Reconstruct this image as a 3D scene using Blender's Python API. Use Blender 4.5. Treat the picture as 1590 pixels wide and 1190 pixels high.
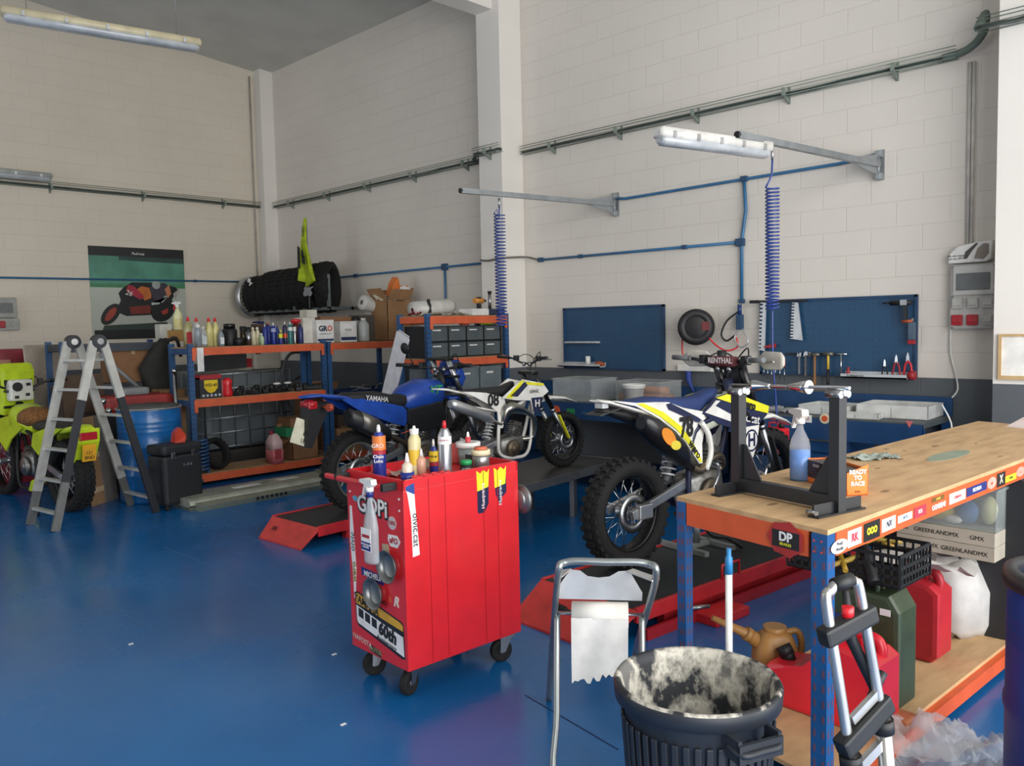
import bpy, bmesh, math, random
from mathutils import Vector as V, Matrix, Euler
PI=math.pi; R=math.radians
random.seed(7)
C=bpy.context.scene.collection
for o in list(bpy.data.objects): bpy.data.objects.remove(o)
# ---------------- camera
HC=1.62; YAW,PITCH,ROLL,FPX=0.779866,0.0689756,-0.0211446,1286.66
_f=V((-math.sin(YAW)*math.cos(PITCH),math.cos(YAW)*math.cos(PITCH),-math.sin(PITCH)))
_r0=V((math.cos(YAW),math.sin(YAW),0)); _u0=_r0.cross(_f)
_r=math.cos(ROLL)*_r0+math.sin(ROLL)*_u0; _u=-math.sin(ROLL)*_r0+math.cos(ROLL)*_u0
cam=bpy.data.objects.new('camera',bpy.data.cameras.new('camera')); C.objects.link(cam)
m=Matrix((( _r.x,_u.x,-_f.x,0),(_r.y,_u.y,-_f.y,0),(_r.z,_u.z,-_f.z,HC),(0,0,0,1)))
cam.matrix_world=m; cam.data.sensor_width=36; cam.data.lens=FPX*36/1590; cam.data.clip_start=.05
bpy.context.scene.camera=cam
def _ray(x,y): return _f+(x-795)/FPX*_r-(y-595)/FPX*_u
CO=V((0,0,HC))
def G(x,y,z=0.): d=_ray(x,y); return CO+d*((z-HC)/d.z)        # the point of height z seen at a photo pixel
def GY(x,y,v): d=_ray(x,y); return CO+d*(v/d.y)
def GX(x,y,v): d=_ray(x,y); return CO+d*(v/d.x)
# ---------------- light and exposure
sc=bpy.context.scene
w=bpy.data.worlds.new('world'); sc.world=w; w.use_nodes=True
w.node_tree.nodes['Background'].inputs[0].default_value=(.80,.90,1,1); w.node_tree.nodes['Background'].inputs[1].default_value=1.1
sc.view_settings.view_transform='Standard'; sc.view_settings.look='None'; sc.view_settings.gamma=1; sc.view_settings.exposure=0.12
try: sc.view_settings.use_curve_mapping=False
except Exception: pass
def area(name,loc,rot,sx,sy,p,col):
    l=bpy.data.lights.new(name,'AREA'); l.shape='RECTANGLE'; l.size=sx; l.size_y=sy; l.energy=p; l.color=col
    o=bpy.data.objects.new(name,l); C.objects.link(o); o.location=loc; o.rotation_euler=rot; return o
area('daylight_big_door',(2.3,1.6,2.3),(0,R(90),0),4.4,8.0,560,(1,.98,.95))
area('daylight_left_door',(-8.9,-4.9,2.2),(R(-90),0,PI),4.0,4.2,75,(.97,.98,1))
# ---------------- materials
def lin(h):
    if isinstance(h,str):
        h=h.lstrip('#'); c=[int(h[i:i+2],16)/255 for i in (0,2,4)]
    else: c=list(h)
    return tuple(x/12.92 if x<=.04045 else ((x+.055)/1.055)**2.4 for x in c)+(1,)
_M={}
def mat(col,rough=.5,metal=0.,var=.06,scale=9.,bump=0.,trans=0.,alpha=1.,coat=0.,name=None,col2=None,em=None):
    k=(col,rough,metal,var,scale,bump,trans,alpha,coat,col2,em)
    if k in _M: return _M[k]
    m=bpy.data.materials.new(name or 'paint_'+str(col)); m.use_nodes=True; n=m.node_tree.nodes; l=m.node_tree.links
    b=n['Principled BSDF']; c=lin(col)
    b.inputs['Base Color'].default_value=c; b.inputs['Roughness'].default_value=rough; b.inputs['Metallic'].default_value=metal
    if trans: b.inputs['Transmission Weight'].default_value=trans
    if alpha<1: b.inputs['Alpha'].default_value=alpha
    if coat: b.inputs['Coat Weight'].default_value=coat
    if em: b.inputs['Emission Color'].default_value=c; b.inputs['Emission Strength'].default_value=em
    tc=n.new('ShaderNodeTexCoord'); t=n.new('ShaderNodeTexNoise'); t.inputs['Scale'].default_value=scale; t.inputs['Detail'].default_value=5
    l.new(tc.outputs['Object'],t.inputs['Vector'])
    mx=n.new('ShaderNodeMix'); mx.data_type='RGBA'
    c2=lin(col2) if col2 else tuple(max(0,x*(1-var*4)) for x in c[:3])+(1,)
    mx.inputs[6].default_value=c; mx.inputs[7].default_value=c2
    rp=n.new('ShaderNodeMapRange'); rp.inputs[1].default_value=.38; rp.inputs[2].default_value=.72
    l.new(t.outputs['Fac'],rp.inputs[0]); l.new(rp.outputs[0],mx.inputs[0]); l.new(mx.outputs[2],b.inputs['Base Color'])
    if bump:
        bp=n.new('ShaderNodeBump'); bp.inputs['Strength'].default_value=min(1,bump); bp.inputs['Distance'].default_value=.01; l.new(t.outputs['Fac'],bp.inputs['Height']); l.new(bp.outputs[0],b.inputs['Normal'])
    _M[k]=m; return m
BLK=mat('#17181a',.55); RUB=mat('#141414',.85,bump=.3,scale=40); BLKG=mat('#101113',.3); STL=mat('#a9abad',.32,1.); ALU=mat('#c3c5c6',.38,.9); CHR=mat('#d8d8d8',.15,1.)
WHT=mat('#e9e8e4',.5); WPL=mat('#e6e5e0',.35); RED=mat('#d8202a',.4,coat=.3); DRED=mat('#a5222c',.5); ORG=mat('#d9552b',.5); ORB=mat('#d8613a',.55,var=.05); BLU=mat('#17548e',.5)
RBL=mat('#27507e',.5); NAVY=mat('#1b2450',.45); YEL=mat('#e6e629',.45); LIM=mat('#c3dd2c',.4); GRY=mat('#7c7f80',.5); DGRY=mat('#3b3d3f',.6); CARD=mat('#a37b55',.85,scale=5); CARD2=mat('#8c6647',.85,scale=5)
BNCH=mat('#123f6c',.5); CLR=mat('#cfd4d2',.25,alpha=.2); CLRW=mat('#dde0e0',.35,alpha=.6); GALV=mat('#a4a9ab',.45,.7); CAST=mat('#86847f',.5,.8,var=.12,scale=30); DRTY=mat('#57524a',.6,.5,var=.15,scale=25)
PBL=mat('#1d2f86',.35); GRN=mat('#2a8b4e',.5); OLIVE=mat('#3c4a33',.45,var=.1); BROWN=mat('#8a5a33',.8,var=.1,scale=30); SKINW=mat('#f3efe6',.6)
# ---------------- mesh builder
class MB:
    def __init__(s): s.b=bmesh.new(); s.sm=False
    def _xf(s,vs,M):
        if M is not None: bmesh.ops.transform(s.b,matrix=M,verts=vs)
    def box(s,a,b,bev=0.,M=None):
        a=V(a);b=V(b); r=bmesh.ops.create_cube(s.b,size=1); vs=r['verts']; c=(a+b)/2; d=b-a
        for v in vs: v.co=V((c.x+v.co.x*d.x,c.y+v.co.y*d.y,c.z+v.co.z*d.z))
        if bev:
            es=list({e for v in vs for e in v.link_edges}); q=bmesh.ops.bevel(s.b,geom=es,offset=bev,segments=2,profile=.6,affect='EDGES'); vs=list({v for f in q['faces'] for v in f.verts}|{v for v in vs if v.is_valid})
        s._xf(vs,M); return s
    def bar(s,p,q,w,h,up=(0,0,1),bev=0.):
        p=V(p);q=V(q); d=q-p; L=d.length; x=d.normalized(); u=V(up)
        if abs(x.dot(u))>.98: u=V((0,1,0))
        y=u.cross(x).normalized(); z=x.cross(y)
        M=Matrix(((x.x,y.x,z.x,p.x),(x.y,y.y,z.y,p.y),(x.z,y.z,z.z,p.z),(0,0,0,1)))
        return s.box((0,-w/2,-h/2),(L,w/2,h/2),bev,M)
    def tube(s,pts,r,n=10,closed=False,cap=True):
        pts=[V(p) for p in pts]; N=len(pts); rr=r if isinstance(r,(list,tuple)) else [r]*N; rings=[]
        t0=(pts[1]-pts[0]).normalized(); up=V((0,0,1)) if abs(t0.z)<.9 else V((1,0,0)); a=t0.cross(up).normalized(); last=t0
        for i,p in enumerate(pts):
            if closed: t=(pts[(i+1)%N]-pts[i-1]).normalized()
            else: t=(pts[min(i+1,N-1)]-pts[max(i-1,0)]).normalized()
            a=(a-t*a.dot(t)); a=a.normalized() if a.length>1e-6 else t.orthogonal().normalized(); b=t.cross(a)
            rings.append([s.b.verts.new(p+(a*math.cos(2*PI*k/n)+b*math.sin(2*PI*k/n))*rr[i]) for k in range(n)])
        for i in range(N if closed else N-1):
            A=rings[i];B=rings[(i+1)%N]
            for k in range(n): s.b.faces.new((A[k],A[(k+1)%n],B[(k+1)%n],B[k])).smooth=True
        if cap and not closed:
            s.b.faces.new(rings[0][::-1]); s.b.faces.new(rings[-1])
        return s
    def cyl(s,p,q,r,r2=None,n=20): return s.tube([p,q],[r,r if r2 is None else r2],n)
    def lathe(s,prof,n=24,M=None,close=False):
        rings=[];vs=[]
        for r,z in prof:
            if r<1e-5: ring=[s.b.verts.new((0,0,z))]
            else: ring=[s.b.verts.new((r*math.cos(2*PI*k/n),r*math.sin(2*PI*k/n),z)) for k in range(n)]
            rings.append(ring);vs+=ring
        P=list(zip(rings,rings[1:]+([rings[0]] if close else [])))[:len(rings) if close else len(rings)-1]
        for A,B in P:
            for k in range(n):
                k2=(k+1)%n
                if len(A)==1 and len(B)==1: continue
                if len(A)==1: f=s.b.faces.new((A[0],B[k2],B[k]))
                elif len(B)==1: f=s.b.faces.new((A[k],A[k2],B[0]))
                else: f=s.b.faces.new((A[k],A[k2],B[k2],B[k]))
                f.smooth=True
        s._xf(vs,M); return s
    def prism(s,pts,y0,y1,axis='y',bev=0.,M=None):
        # polygon in two axes extruded along the third; a pair y0,y1 may be lists per vertex
        def mk(p,t):
            return {'y':(p[0],t,p[1]),'x':(t,p[0],p[1]),'z':(p[0],p[1],t)}[axis]
        Y0=y0 if isinstance(y0,(list,tuple)) else [y0]*len(pts); Y1=y1 if isinstance(y1,(list,tuple)) else [y1]*len(pts)
        A=[s.b.verts.new(mk(p,t)) for p,t in zip(pts,Y0)]; B=[s.b.verts.new(mk(p,t)) for p,t in zip(pts,Y1)]
        fs=[s.b.faces.new(A),s.b.faces.new(B[::-1])]; n=len(pts)
        for i in range(n): fs.append(s.b.faces.new((A[i],B[i],B[(i+1)%n],A[(i+1)%n])))
        vs=A+B
        if bev:
            es=[e for f in fs[:2] for e in f.edges]; q=bmesh.ops.bevel(s.b,geom=es,offset=bev,segments=2,profile=.6,affect='EDGES'); vs=list({v for f in q['faces'] for v in f.verts}|{v for v in vs if v.is_valid})
        s._xf(vs,M); return s
    def loft(s,secs,n=16,p=3.0,M=None,cap=True):
        # secs: (x, y, z, half width, half height) superellipse sections facing x
        rings=[];vs=[]
        for x,y,z,a,h in secs:
            ring=[]
            for k in range(n):
                t=2*PI*k/n; c,sn=math.cos(t),math.sin(t)
                ring.append(s.b.verts.new((x,y+a*math.copysign(abs(c)**(2/p),c),z+h*math.copysign(abs(sn)**(2/p),sn))))
            rings.append(ring);vs+=ring
        for A,B in zip(rings,rings[1:]):
            for k in range(n): s.b.faces.new((A[k],A[(k+1)%n],B[(k+1)%n],B[k])).smooth=True
        if cap: s.b.faces.new(rings[0][::-1]); s.b.faces.new(rings[-1])
        s._xf(vs,M); return s
    def ball(s,c,r,sc=(1,1,1),n=12):
        q=bmesh.ops.create_uvsphere(s.b,u_segments=n,v_segments=max(6,n//2+2),radius=r)
        for v in q['verts']: v.co=V((v.co.x*sc[0],v.co.y*sc[1],v.co.z*sc[2]))+V(c)
        for f in {f for v in q['verts'] for f in v.link_faces}: f.smooth=True
        return s
    def jitter(s,a,sm=True):
        for v in s.b.verts: v.co+=V([random.uniform(-a,a) for _ in range(3)])
        return s
    def crumple(s,nx,ny,sx,sy,h,M=None,seed=0,fold=1.,drape=0.):
        # a wrinkled sheet
        rnd=random.Random(seed); g=[]; ph=[(rnd.uniform(-9,9),rnd.uniform(-9,9),rnd.uniform(0,6)) for _ in range(7)]
        vs=[]
        for i in range(nx+1):
            row=[]
            for j in range(ny+1):
                u=i/nx-.5; v=j/ny-.5
                z=sum(math.sin(a*u*fold+b*v*fold+c) for a,b,c in ph)/7
                z=abs(z)*h*(1-drape*(4*(u*u+v*v)))
                row.append(s.b.verts.new((u*sx*(1+.12*math.sin(9*v+seed)),v*sy*(1+.12*math.sin(8*u+seed)),max(0.002,z+rnd.uniform(-.1,.1)*h))))
            g.append(row);vs+=row
        for i in range(nx):
            for j in range(ny): s.b.faces.new((g[i][j],g[i+1][j],g[i+1][j+1],g[i][j+1])).smooth=True
        s._xf(vs,M); return s
    def build(s,name,m,parent=None,loc=None,rz=None,smooth=False,rot=None,recalc=True):
        if recalc: bmesh.ops.recalc_face_normals(s.b,faces=s.b.faces[:])
        me=bpy.data.meshes.new(name); s.b.to_mesh(me); s.b.free()
        if smooth:
            for p in me.polygons: p.use_smooth=True
        for x in (m if isinstance(m,(list,tuple)) else [m]): me.materials.append(x)
        o=bpy.data.objects.new(name,me); C.objects.link(o)
        if parent: o.parent=parent
        if loc is not None: o.location=loc
        if rz is not None: o.rotation_euler=(0,0,rz)
        if rot is not None: o.rotation_euler=rot
        return o
def tag(o,label=None,cat=None,group=None,kind=None):
    if label: o['label']=label
    if cat: o['category']=cat
    if group: o['group']=group
    if kind: o['kind']=kind
    return o
def thing(name,label,cat,loc=(0,0,0),rz=0,group=None,rot=None):
    o=bpy.data.objects.new(name,None); C.objects.link(o); o.empty_display_size=.1
    o.location=loc; o.rotation_euler=rot if rot else (0,0,rz); return tag(o,label,cat,group)
def struct(name,mb,m): return tag(mb.build(name,m),kind='structure')
def B(name,a,b,m,parent=None,bev=0.,**k): return MB().box(a,b,bev).build(name,m,parent,**k)
def copy_tree(o,parent=None):
    c=o.copy(); C.objects.link(c); c.parent=parent
    for ch in list(o.children): copy_tree(ch,c)
    return c
def text(s,size,m,parent,loc,right=(1,0,0),up=(0,0,1),name='lettering',ext=.0006,align='CENTER',bold=0.,sx=1.,shear=0.):
    cu=bpy.data.curves.new('t','FONT'); cu.body=s; cu.size=size; cu.extrude=ext; cu.align_x=align; cu.align_y='CENTER'; cu.offset=bold; cu.shear=shear; cu.resolution_u=3
    t=bpy.data.objects.new('t',cu); C.objects.link(t); dg=bpy.context.evaluated_depsgraph_get(); me=bpy.data.meshes.new_from_object(t.evaluated_get(dg)); bpy.data.objects.remove(t)
    me.materials.clear(); me.materials.append(m); o=bpy.data.objects.new(name,me); C.objects.link(o); o.parent=parent
    r=V(right).normalized(); u=V(up); n=r.cross(u).normalized(); u=n.cross(r)
    o.matrix_local=Matrix(((r.x*sx,u.x,n.x,loc[0]),(r.y*sx,u.y,n.y,loc[1]),(r.z*sx,u.z,n.z,loc[2]),(0,0,0,1)))
    return o
def arc(cx,cy,r,a0,a1,n=10): return [(cx+r*math.cos(R(a0+(a1-a0)*i/n)),cy+r*math.sin(R(a0+(a1-a0)*i/n))) for i in range(n+1)]
def helix(p,q,r,turns,n=14,r2=None,lead=0):
    p=V(p);q=V(q);d=q-p;x=d.normalized();a=x.orthogonal().normalized();b=x.cross(a);N=int(turns*n); return [p+d*(i/N)+(a*math.cos(2*PI*i/n)+b*math.sin(2*PI*i/n))*r for i in range(N+1)]
def smooth_path(pts,k=6):
    pts=[V(p) for p in pts]; out=[]
    for i in range(len(pts)-1):
        p0=pts[max(i-1,0)];p1=pts[i];p2=pts[i+1];p3=pts[min(i+2,len(pts)-1)]
        for j in range(k):
            t=j/k; out.append(.5*((2*p1)+(p2-p0)*t+(2*p0-5*p1+4*p2-p3)*t*t+(-p0+3*p1-3*p2+p3)*t**3))
    return out+[pts[-1]]
# ---------------- the room
YC=6.918; XA=-12.219; XR=2.35; YF=-5.0
def wallmat(axis,base,dado=True,name='painted_block'):
    m=bpy.data.materials.new(name); m.use_nodes=True; n=m.node_tree.nodes; l=m.node_tree.links; b=n['Principled BSDF']; b.inputs['Roughness'].default_value=.75
    g=n.new('ShaderNodeNewGeometry'); sp=n.new('ShaderNodeSeparateXYZ'); l.new(g.outputs['Position'],sp.inputs[0])
    cb=n.new('ShaderNodeCombineXYZ'); l.new(sp.outputs[axis],cb.inputs[0]); l.new(sp.outputs[2],cb.inputs[1])
    mp=n.new('ShaderNodeVectorMath'); mp.operation='ADD'; mp.inputs[1].default_value=(20.1,-.145+.003,0); l.new(cb.outputs[0],mp.inputs[0])
    br=n.new('ShaderNodeTexBrick'); br.inputs['Scale'].default_value=1; br.inputs['Brick Width'].default_value=.4; br.inputs['Row Height'].default_value=.2; br.inputs['Mortar Size'].default_value=.005; br.inputs['Mortar Smooth'].default_value=.6; br.inputs['Bias'].default_value=-.3
    c=lin(base); br.inputs['Color1'].default_value=c; br.inputs['Color2'].default_value=tuple(x*.985 for x in c[:3])+(1,); br.inputs['Mortar'].default_value=tuple(min(1,x*.97) for x in c[:3])+(1,)
    l.new(mp.outputs[0],br.inputs['Vector'])
    ns=n.new('ShaderNodeTexNoise'); ns.inputs['Scale'].default_value=.9; ns.inputs['Detail'].default_value=6; l.new(g.outputs['Position'],ns.inputs['Vector'])
    mr=n.new('ShaderNodeMapRange'); mr.inputs[1].default_value=.3; mr.inputs[2].default_value=.8; mr.inputs[3].default_value=1.; mr.inputs[4].default_value=.9; l.new(ns.outputs[0],mr.inputs[0])
    mul=n.new('ShaderNodeMix'); mul.data_type='RGBA'; mul.blend_type='MULTIPLY'; mul.inputs[0].default_value=1; l.new(br.outputs['Color'],mul.inputs[6]); l.new(mr.outputs[0],mul.inputs[7])
    # dark painted band
    lt=n.new('ShaderNodeMath'); lt.operation='LESS_THAN'; lt.inputs[1].default_value=1.143 if dado else -1; l.new(sp.outputs[2],lt.inputs[0])
    mx=n.new('ShaderNodeMix'); mx.data_type='RGBA'; mx.inputs[7].default_value=lin('#5a5e62'); l.new(lt.outputs[0],mx.inputs[0]); l.new(mul.outputs[2],mx.inputs[6]); l.new(mx.outputs[2],b.inputs['Base Color'])
    n2=n.new('ShaderNodeTexNoise'); n2.inputs['Scale'].default_value=60; l.new(g.outputs['Position'],n2.inputs['Vector'])
    b1=n.new('ShaderNodeBump'); b1.inputs['Strength'].default_value=.42; b1.inputs['Distance'].default_value=.008; b1.invert=True; l.new(br.outputs['Fac'],b1.inputs['Height'])
    b2=n.new('ShaderNodeBump'); b2.inputs['Strength'].default_value=.15; b2.inputs['Distance'].default_value=.004; l.new(n2.outputs[0],b2.inputs['Height']); l.new(b1.outputs[0],b2.inputs['Normal']); l.new(b2.outputs[0],b.inputs['Normal'])
    return m
WC=wallmat(0,'#dfd8ce'); WA=wallmat(1,'#ddd3c2')
def plain(base):
    m=wallmat(0,base,True,'painted_plaster'); br=[x for x in m.node_tree.nodes if x.type=='TEX_BRICK'][0]; br.inputs['Mortar Size'].default_value=0; return m
PLA=plain('#e7e2da')
def floormat():
    m=bpy.data.materials.new('blue_epoxy_floor'); m.use_nodes=True; n=m.node_tree.nodes; l=m.node_tree.links; b=n['Principled BSDF']
    g=n.new('ShaderNodeNewGeometry')
    def noise(sc,det,lo,hi,a,bb,stretch=None):
        t=n.new('ShaderNodeTexNoise'); t.inputs['Scale'].default_value=sc; t.inputs['Detail'].default_value=det
        if stretch:
            mp=n.new('ShaderNodeMapping'); mp.inputs['Scale'].default_value=stretch; mp.inputs['Rotation'].default_value=(0,0,.6); l.new(g.outputs['Position'],mp.inputs[0]); l.new(mp.outputs[0],t.inputs[0])
        else: l.new(g.outputs['Position'],t.inputs[0])
        r=n.new('ShaderNodeMapRange'); r.inputs[1].default_value=lo; r.inputs[2].default_value=hi; r.inputs[3].default_value=a; r.inputs[4].default_value=bb; l.new(t.outputs[0],r.inputs[0]); return r
    a=noise(.7,6,.35,.7,0,1); mx=n.new('ShaderNodeMix'); mx.data_type='RGBA'; mx.inputs[6].default_value=lin('#1167a6'); mx.inputs[7].default_value=lin('#0d5794'); l.new(a.outputs[0],mx.inputs[0])
    d=noise(1.2,9,.5,.8,0,.30,(1,.3,1)); m2=n.new('ShaderNodeMix'); m2.data_type='RGBA'; m2.inputs[7].default_value=lin('#35689c'); l.new(d.outputs[0],m2.inputs[0]); l.new(mx.outputs[2],m2.inputs[6]); l.new(m2.outputs[2],b.inputs['Base Color'])
    r=noise(2.2,6,.3,.75,.16,.34); l.new(r.outputs[0],b.inputs['Roughness'])
    bp=noise(14,3,.3,.7,0,1); bb=n.new('ShaderNodeBump'); bb.inputs['Strength'].default_value=.06; bb.inputs['Distance'].default_value=.01; l.new(bp.outputs[0],bb.inputs['Height']); l.new(bb.outputs[0],b.inputs['Normal'])
    b.inputs['Specular IOR Level'].default_value=.65
    return m
struct('floor',MB().box((XA-.2,YF-.2,-.1),(XR+3,YC+.2,0)),floormat())
struct('wall_back',MB().box((XA-.2,YC,0),(XR+.2,YC+.2,6.6)),WC)
struct('wall_left',MB().box((XA-.2,YF-.2,0),(XA,YC,6.95)),WA)
o=MB().box((XA,YF-.2,0),(-10.6,YF,6.9)).box((-6.1,YF-.2,0),(XR+.2,YF,6.9)).box((-10.6,YF-.2,4.5),(-6.1,YF,6.9)); struct('wall_front',o,WC)
o=MB().box((XR,YF,0),(XR+.2,-2.6,6.9)).box((XR,5.8,0),(XR+.2,YC,6.9)).box((XR,-2.6,4.6),(XR+.2,5.8,6.9)); struct('wall_right',o,WA)
def cz(y): return 5.68+(YC-y)*.088
struct('ceiling',MB().prism([(YC+.2,cz(YC+.2)),(YF-.2,cz(YF-.2)),(YF-.2,cz(YF)+.2),(YC+.2,cz(YC)+.2)],XA-.2,XR+.2,'x'),mat('#c9c8c1',.85,var=.03,scale=2))
struct('trim_1',MB().box((-6.958,6.58,0),(-6.596,YC,5.75)),PLA)
struct('trim_2',MB().box((-1.68,6.50,0),(-.9,YC,5.75)),PLA)
struct('trim_3',MB().box((XA,6.70,0),(XA+.20,YC,5.72)),PLA)
zb=GY(738.6,24,6.58).z
struct('trim_4',MB().box((-6.958,YF,zb),(-6.70,6.60,5.5)).box((-6.94,YF,5.4),(-6.72,YC,6.8)),PLA)
# floor joint line scratched across the paint
pts=[G(255,850),G(330,880),G(430,925),G(520,962)]
o=MB()
for a,b in zip(pts,pts[1:]): o.bar((a.x,a.y,.0006),(b.x,b.y,.0006),.006,.001)
struct('trim_5',o,mat('#3f6fa3',.6))
pts=[G(815,1080),G(870,1112),G(960,1165)]
o=MB()
for a,b in zip(pts,pts[1:]): o.bar((a.x,a.y,.0006),(b.x,b.y,.0006),.007,.001)
pts=[G(780,1060),G(850,1102),G(900,1130)]
struct('trim_6',o,mat('#0c2c55',.7))
# small scraps on the floor
for i,(x,y) in enumerate([(203,1001),(519,1017),(533,1126)]):
    p=G(x,y); tag(MB().box((p.x-.006,p.y-.012,.001),(p.x+.006,p.y+.012,.004),0,).build('paper_scrap',WHT),['tiny white scrap on the blue floor farthest left of the trolley','tiny white scrap on the floor closest to the trolley casters','tiny white scrap nearest the bottom edge of the picture'][i],'scrap','scraps on the floor')
# ---------------- cable tray around the walls (one continuous run per wall)
TRAY=mat('#8a968c',.5,.3); GREENW=mat('#9db3a0',.5); CABB=mat('#3c4540',.6)
def tray(name,label,pts,z,nrm,n):
    t=thing(name,label,'cable tray',(0,0,0))
    o=MB(); nx,ny=nrm
    for a,b in zip(pts,pts[1:]):
        for dz in (-.03,0,.03,.055):
            for dd in ((.02,.09) if dz==-.03 else (.09,)):
                o.cyl((a[0]+nx*dd,a[1]+ny*dd,z+dz),(b[0]+nx*dd,b[1]+ny*dd,z+dz),.004,n=6)
    o.build('wire_mesh',TRAY,t)
    for a,b in zip(pts,pts[1:]):
        o=MB(); o.tube(smooth_path([(a[0]+(b[0]-a[0])*k/8+nx*(.05+.01*math.sin(k*2)),a[1]+(b[1]-a[1])*k/8+ny*(.05+.01*math.sin(k*2)),z-.008+.008*math.sin(k*3)) for k in range(9)],3),.016,7); o.build('cable_bundle',CABB,t)
    a,b=pts[0],pts[-1]
    for k in range(n):
        f=(k+.5)/n; x=a[0]+(b[0]-a[0])*f; y=a[1]+(b[1]-a[1])*f
        p=MB(); p.prism([(0,-.045),(.11,-.035),(.0,-.09)],-.006,.006,'y') ; p.box((0,-.012,-.09),(.006,.012,.06)); p.box((0.09,-.012,-.036),(.12,.012,.03))
        p.build('bracket',TRAY,t,loc=(x,y,z),rz=math.atan2(ny,nx))
    return t
tray('cable_tray','grey wire cable tray along the left wall above the racing poster',[(XA,-3),(XA,6.70)],3.60,(1,0),8)
tray('cable_tray','grey wire cable tray on the shaded back wall above the wall tire rack',[(XA+.2,YC),(-7.0,YC)],3.59,(0,-1),5)
tray('cable_tray','pale green wire cable tray rising over the blue pegboards to the right pillar',[(-6.55,YC),(-2.05,YC)],3.57,(0,-1),5)
tray('cable_tray','short stub of wire tray wrapped around the front of the middle pillar',[(-6.98,6.58),(-6.55,6.58)],3.57,(0,-1),1)
tray('cable_tray','short wire tray at the top right crossing the right pillar',[(-1.8,6.50),(-.9,6.50)],3.60,(0,-1),1)
o=MB(); 
for k in range(7): o.tube(smooth_path([(-7.45+.03*k,YC-.06,3.55),(-7.25+.02*k,YC-.10-.01*k,3.62+.05*math.sin(k)),(-7.05,YC-.14,3.68-.03*k),(-6.99,6.62,3.58+.02*k)],4),.009,6)
tag(o.build('cable_tangle',CABB),'tangle of dark cables where the tray meets the middle pillar','cable')
o=MB(); o.tube(smooth_path([(-2.15,YC-.06,3.56),(-1.98,YC-.07,3.58),(-1.87,YC-.1,3.66),(-1.84,YC-.15,3.78),(-1.80,6.46,3.60)],5),.03,8)
tag(o.build('cable_loop',mat('#5d6b62',.6)),'thick grey cable loop curling between wall tray and right pillar','cable')
o=MB(); o.cyl((-1.972,YC-.02,2.07),(-1.972,YC-.02,3.5),.013,n=8).cyl((-1.945,YC-.02,2.07),(-1.945,YC-.02,3.5),.013,n=8)
tag(o.build('conduit_pair',mat('#c6c2bb',.5)),'pale conduit pair dropping from the tray to the right electrical panel','conduit')
o=MB(); o.cyl((XA+.03,6.62,1.7),(XA+.03,6.62,5.6),.014,n=8); tag(o.build('conduit',mat('#a8a298',.5)),'thin grey conduit running up the left wall corner to the ceiling','conduit')
# ---------------- blue compressed air pipes
AIR=mat('#37709b',.4); AIRD=mat('#274a6b',.5)
def pipe(label,pts,fit,r=.014,name='air_pipe'):
    t=thing(name,label,'pipe',(0,0,0)); MB().tube(pts,r,8).build('tube',AIR,t)
    for p,s in fit: MB().box((p[0]-s*.6,p[1]-.02,p[2]-s*.5),(p[0]+s*.6,p[1]+.02,p[2]+s*.5),.006).build('fitting',AIRD,t)
    return t
pipe('thin blue air pipe across the left wall passing beside the poster',[(XA+.02,-3,2.34),(XA+.02,6.66,2.40)],[((XA+.02,5.6,2.393),.04)])
pipe('blue air pipe on the shaded back wall behind the wall tire rack',[(XA+.25,YC-.02,2.38),(-6.97,YC-.02,2.376)],[((-9.9,YC-.02,2.378),.05),((-7.97,YC-.02,2.378),.08)])
pipe('short blue drop pipe beside the middle pillar above the drawer rack',[(-7.97,YC-.02,2.36),(-7.97,YC-.02,1.75)],[])
pipe('lower horizontal blue air pipe between middle pillar and the valve tee',[(-6.36,YC-.02,2.35),(-3.87,YC-.02,2.337)],[((-6.33,YC-.02,2.35),.05),((-5.75,YC-.02,2.347),.04),((-4.45,YC-.02,2.34),.04),((-3.86,YC-.02,2.335),.07)])
pipe('upper horizontal blue air pipe linking the two swing arm brackets',[(-5.26,YC-.02,2.90),(-5.15,YC-.02,2.885),(-2.95,YC-.02,2.905),(-2.66,YC-.02,2.93)],[((-3.82,YC-.02,2.90),.05)])
pipe('vertical blue air pipe dropping to the filter valve between the pegboards',[(-3.82,YC-.02,2.90),(-3.80,YC-.025,2.62),(-3.845,YC-.02,2.34),(-3.845,YC-.02,1.78)],[((-3.845,YC-.02,1.80),.04)],.016)
o=MB(); o.tube(smooth_path([(-6.95,6.56,2.375),(-6.8,6.54,2.36),(-6.6,6.55,2.375),(-6.5,6.82,2.39),(-6.42,6.88,2.37),(-6.36,YC-.02,2.35)],5),.011,7)
tag(o.build('air_hose',mat('#6c6760',.6)),'grey hose link bent around the middle pillar between blue pipes','hose')
# valve assembly with hose
t=thing('filter_valve','black and blue filter valve with curled hoses at foot of blue pipe','valve',(-3.845,YC-.03,1.6))
MB().box((-.03,-.05,-.06),(.03,.0,.08),.01).build('valve_body',AIRD,t); MB().cyl((0,-.03,.08),(0,-.03,.17),.02).build('filter_bowl',mat('#203a6c',.3),t)
MB().tube(smooth_path([(-.02,-.03,.10),(-.12,-.05,.02),(-.17,-.06,-.1),(-.12,-.05,-.16),(-.03,-.04,-.1)],6),.009,7).build('rubber_hose',BLK,t)
MB().tube(smooth_path([(0,-.04,-.05),(-.04,-.05,-.13),(.02,-.05,-.22),(.09,-.04,-.17),(.03,-.04,-.05)],6),.007,7).build('steel_coupling',ALU,t)
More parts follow.
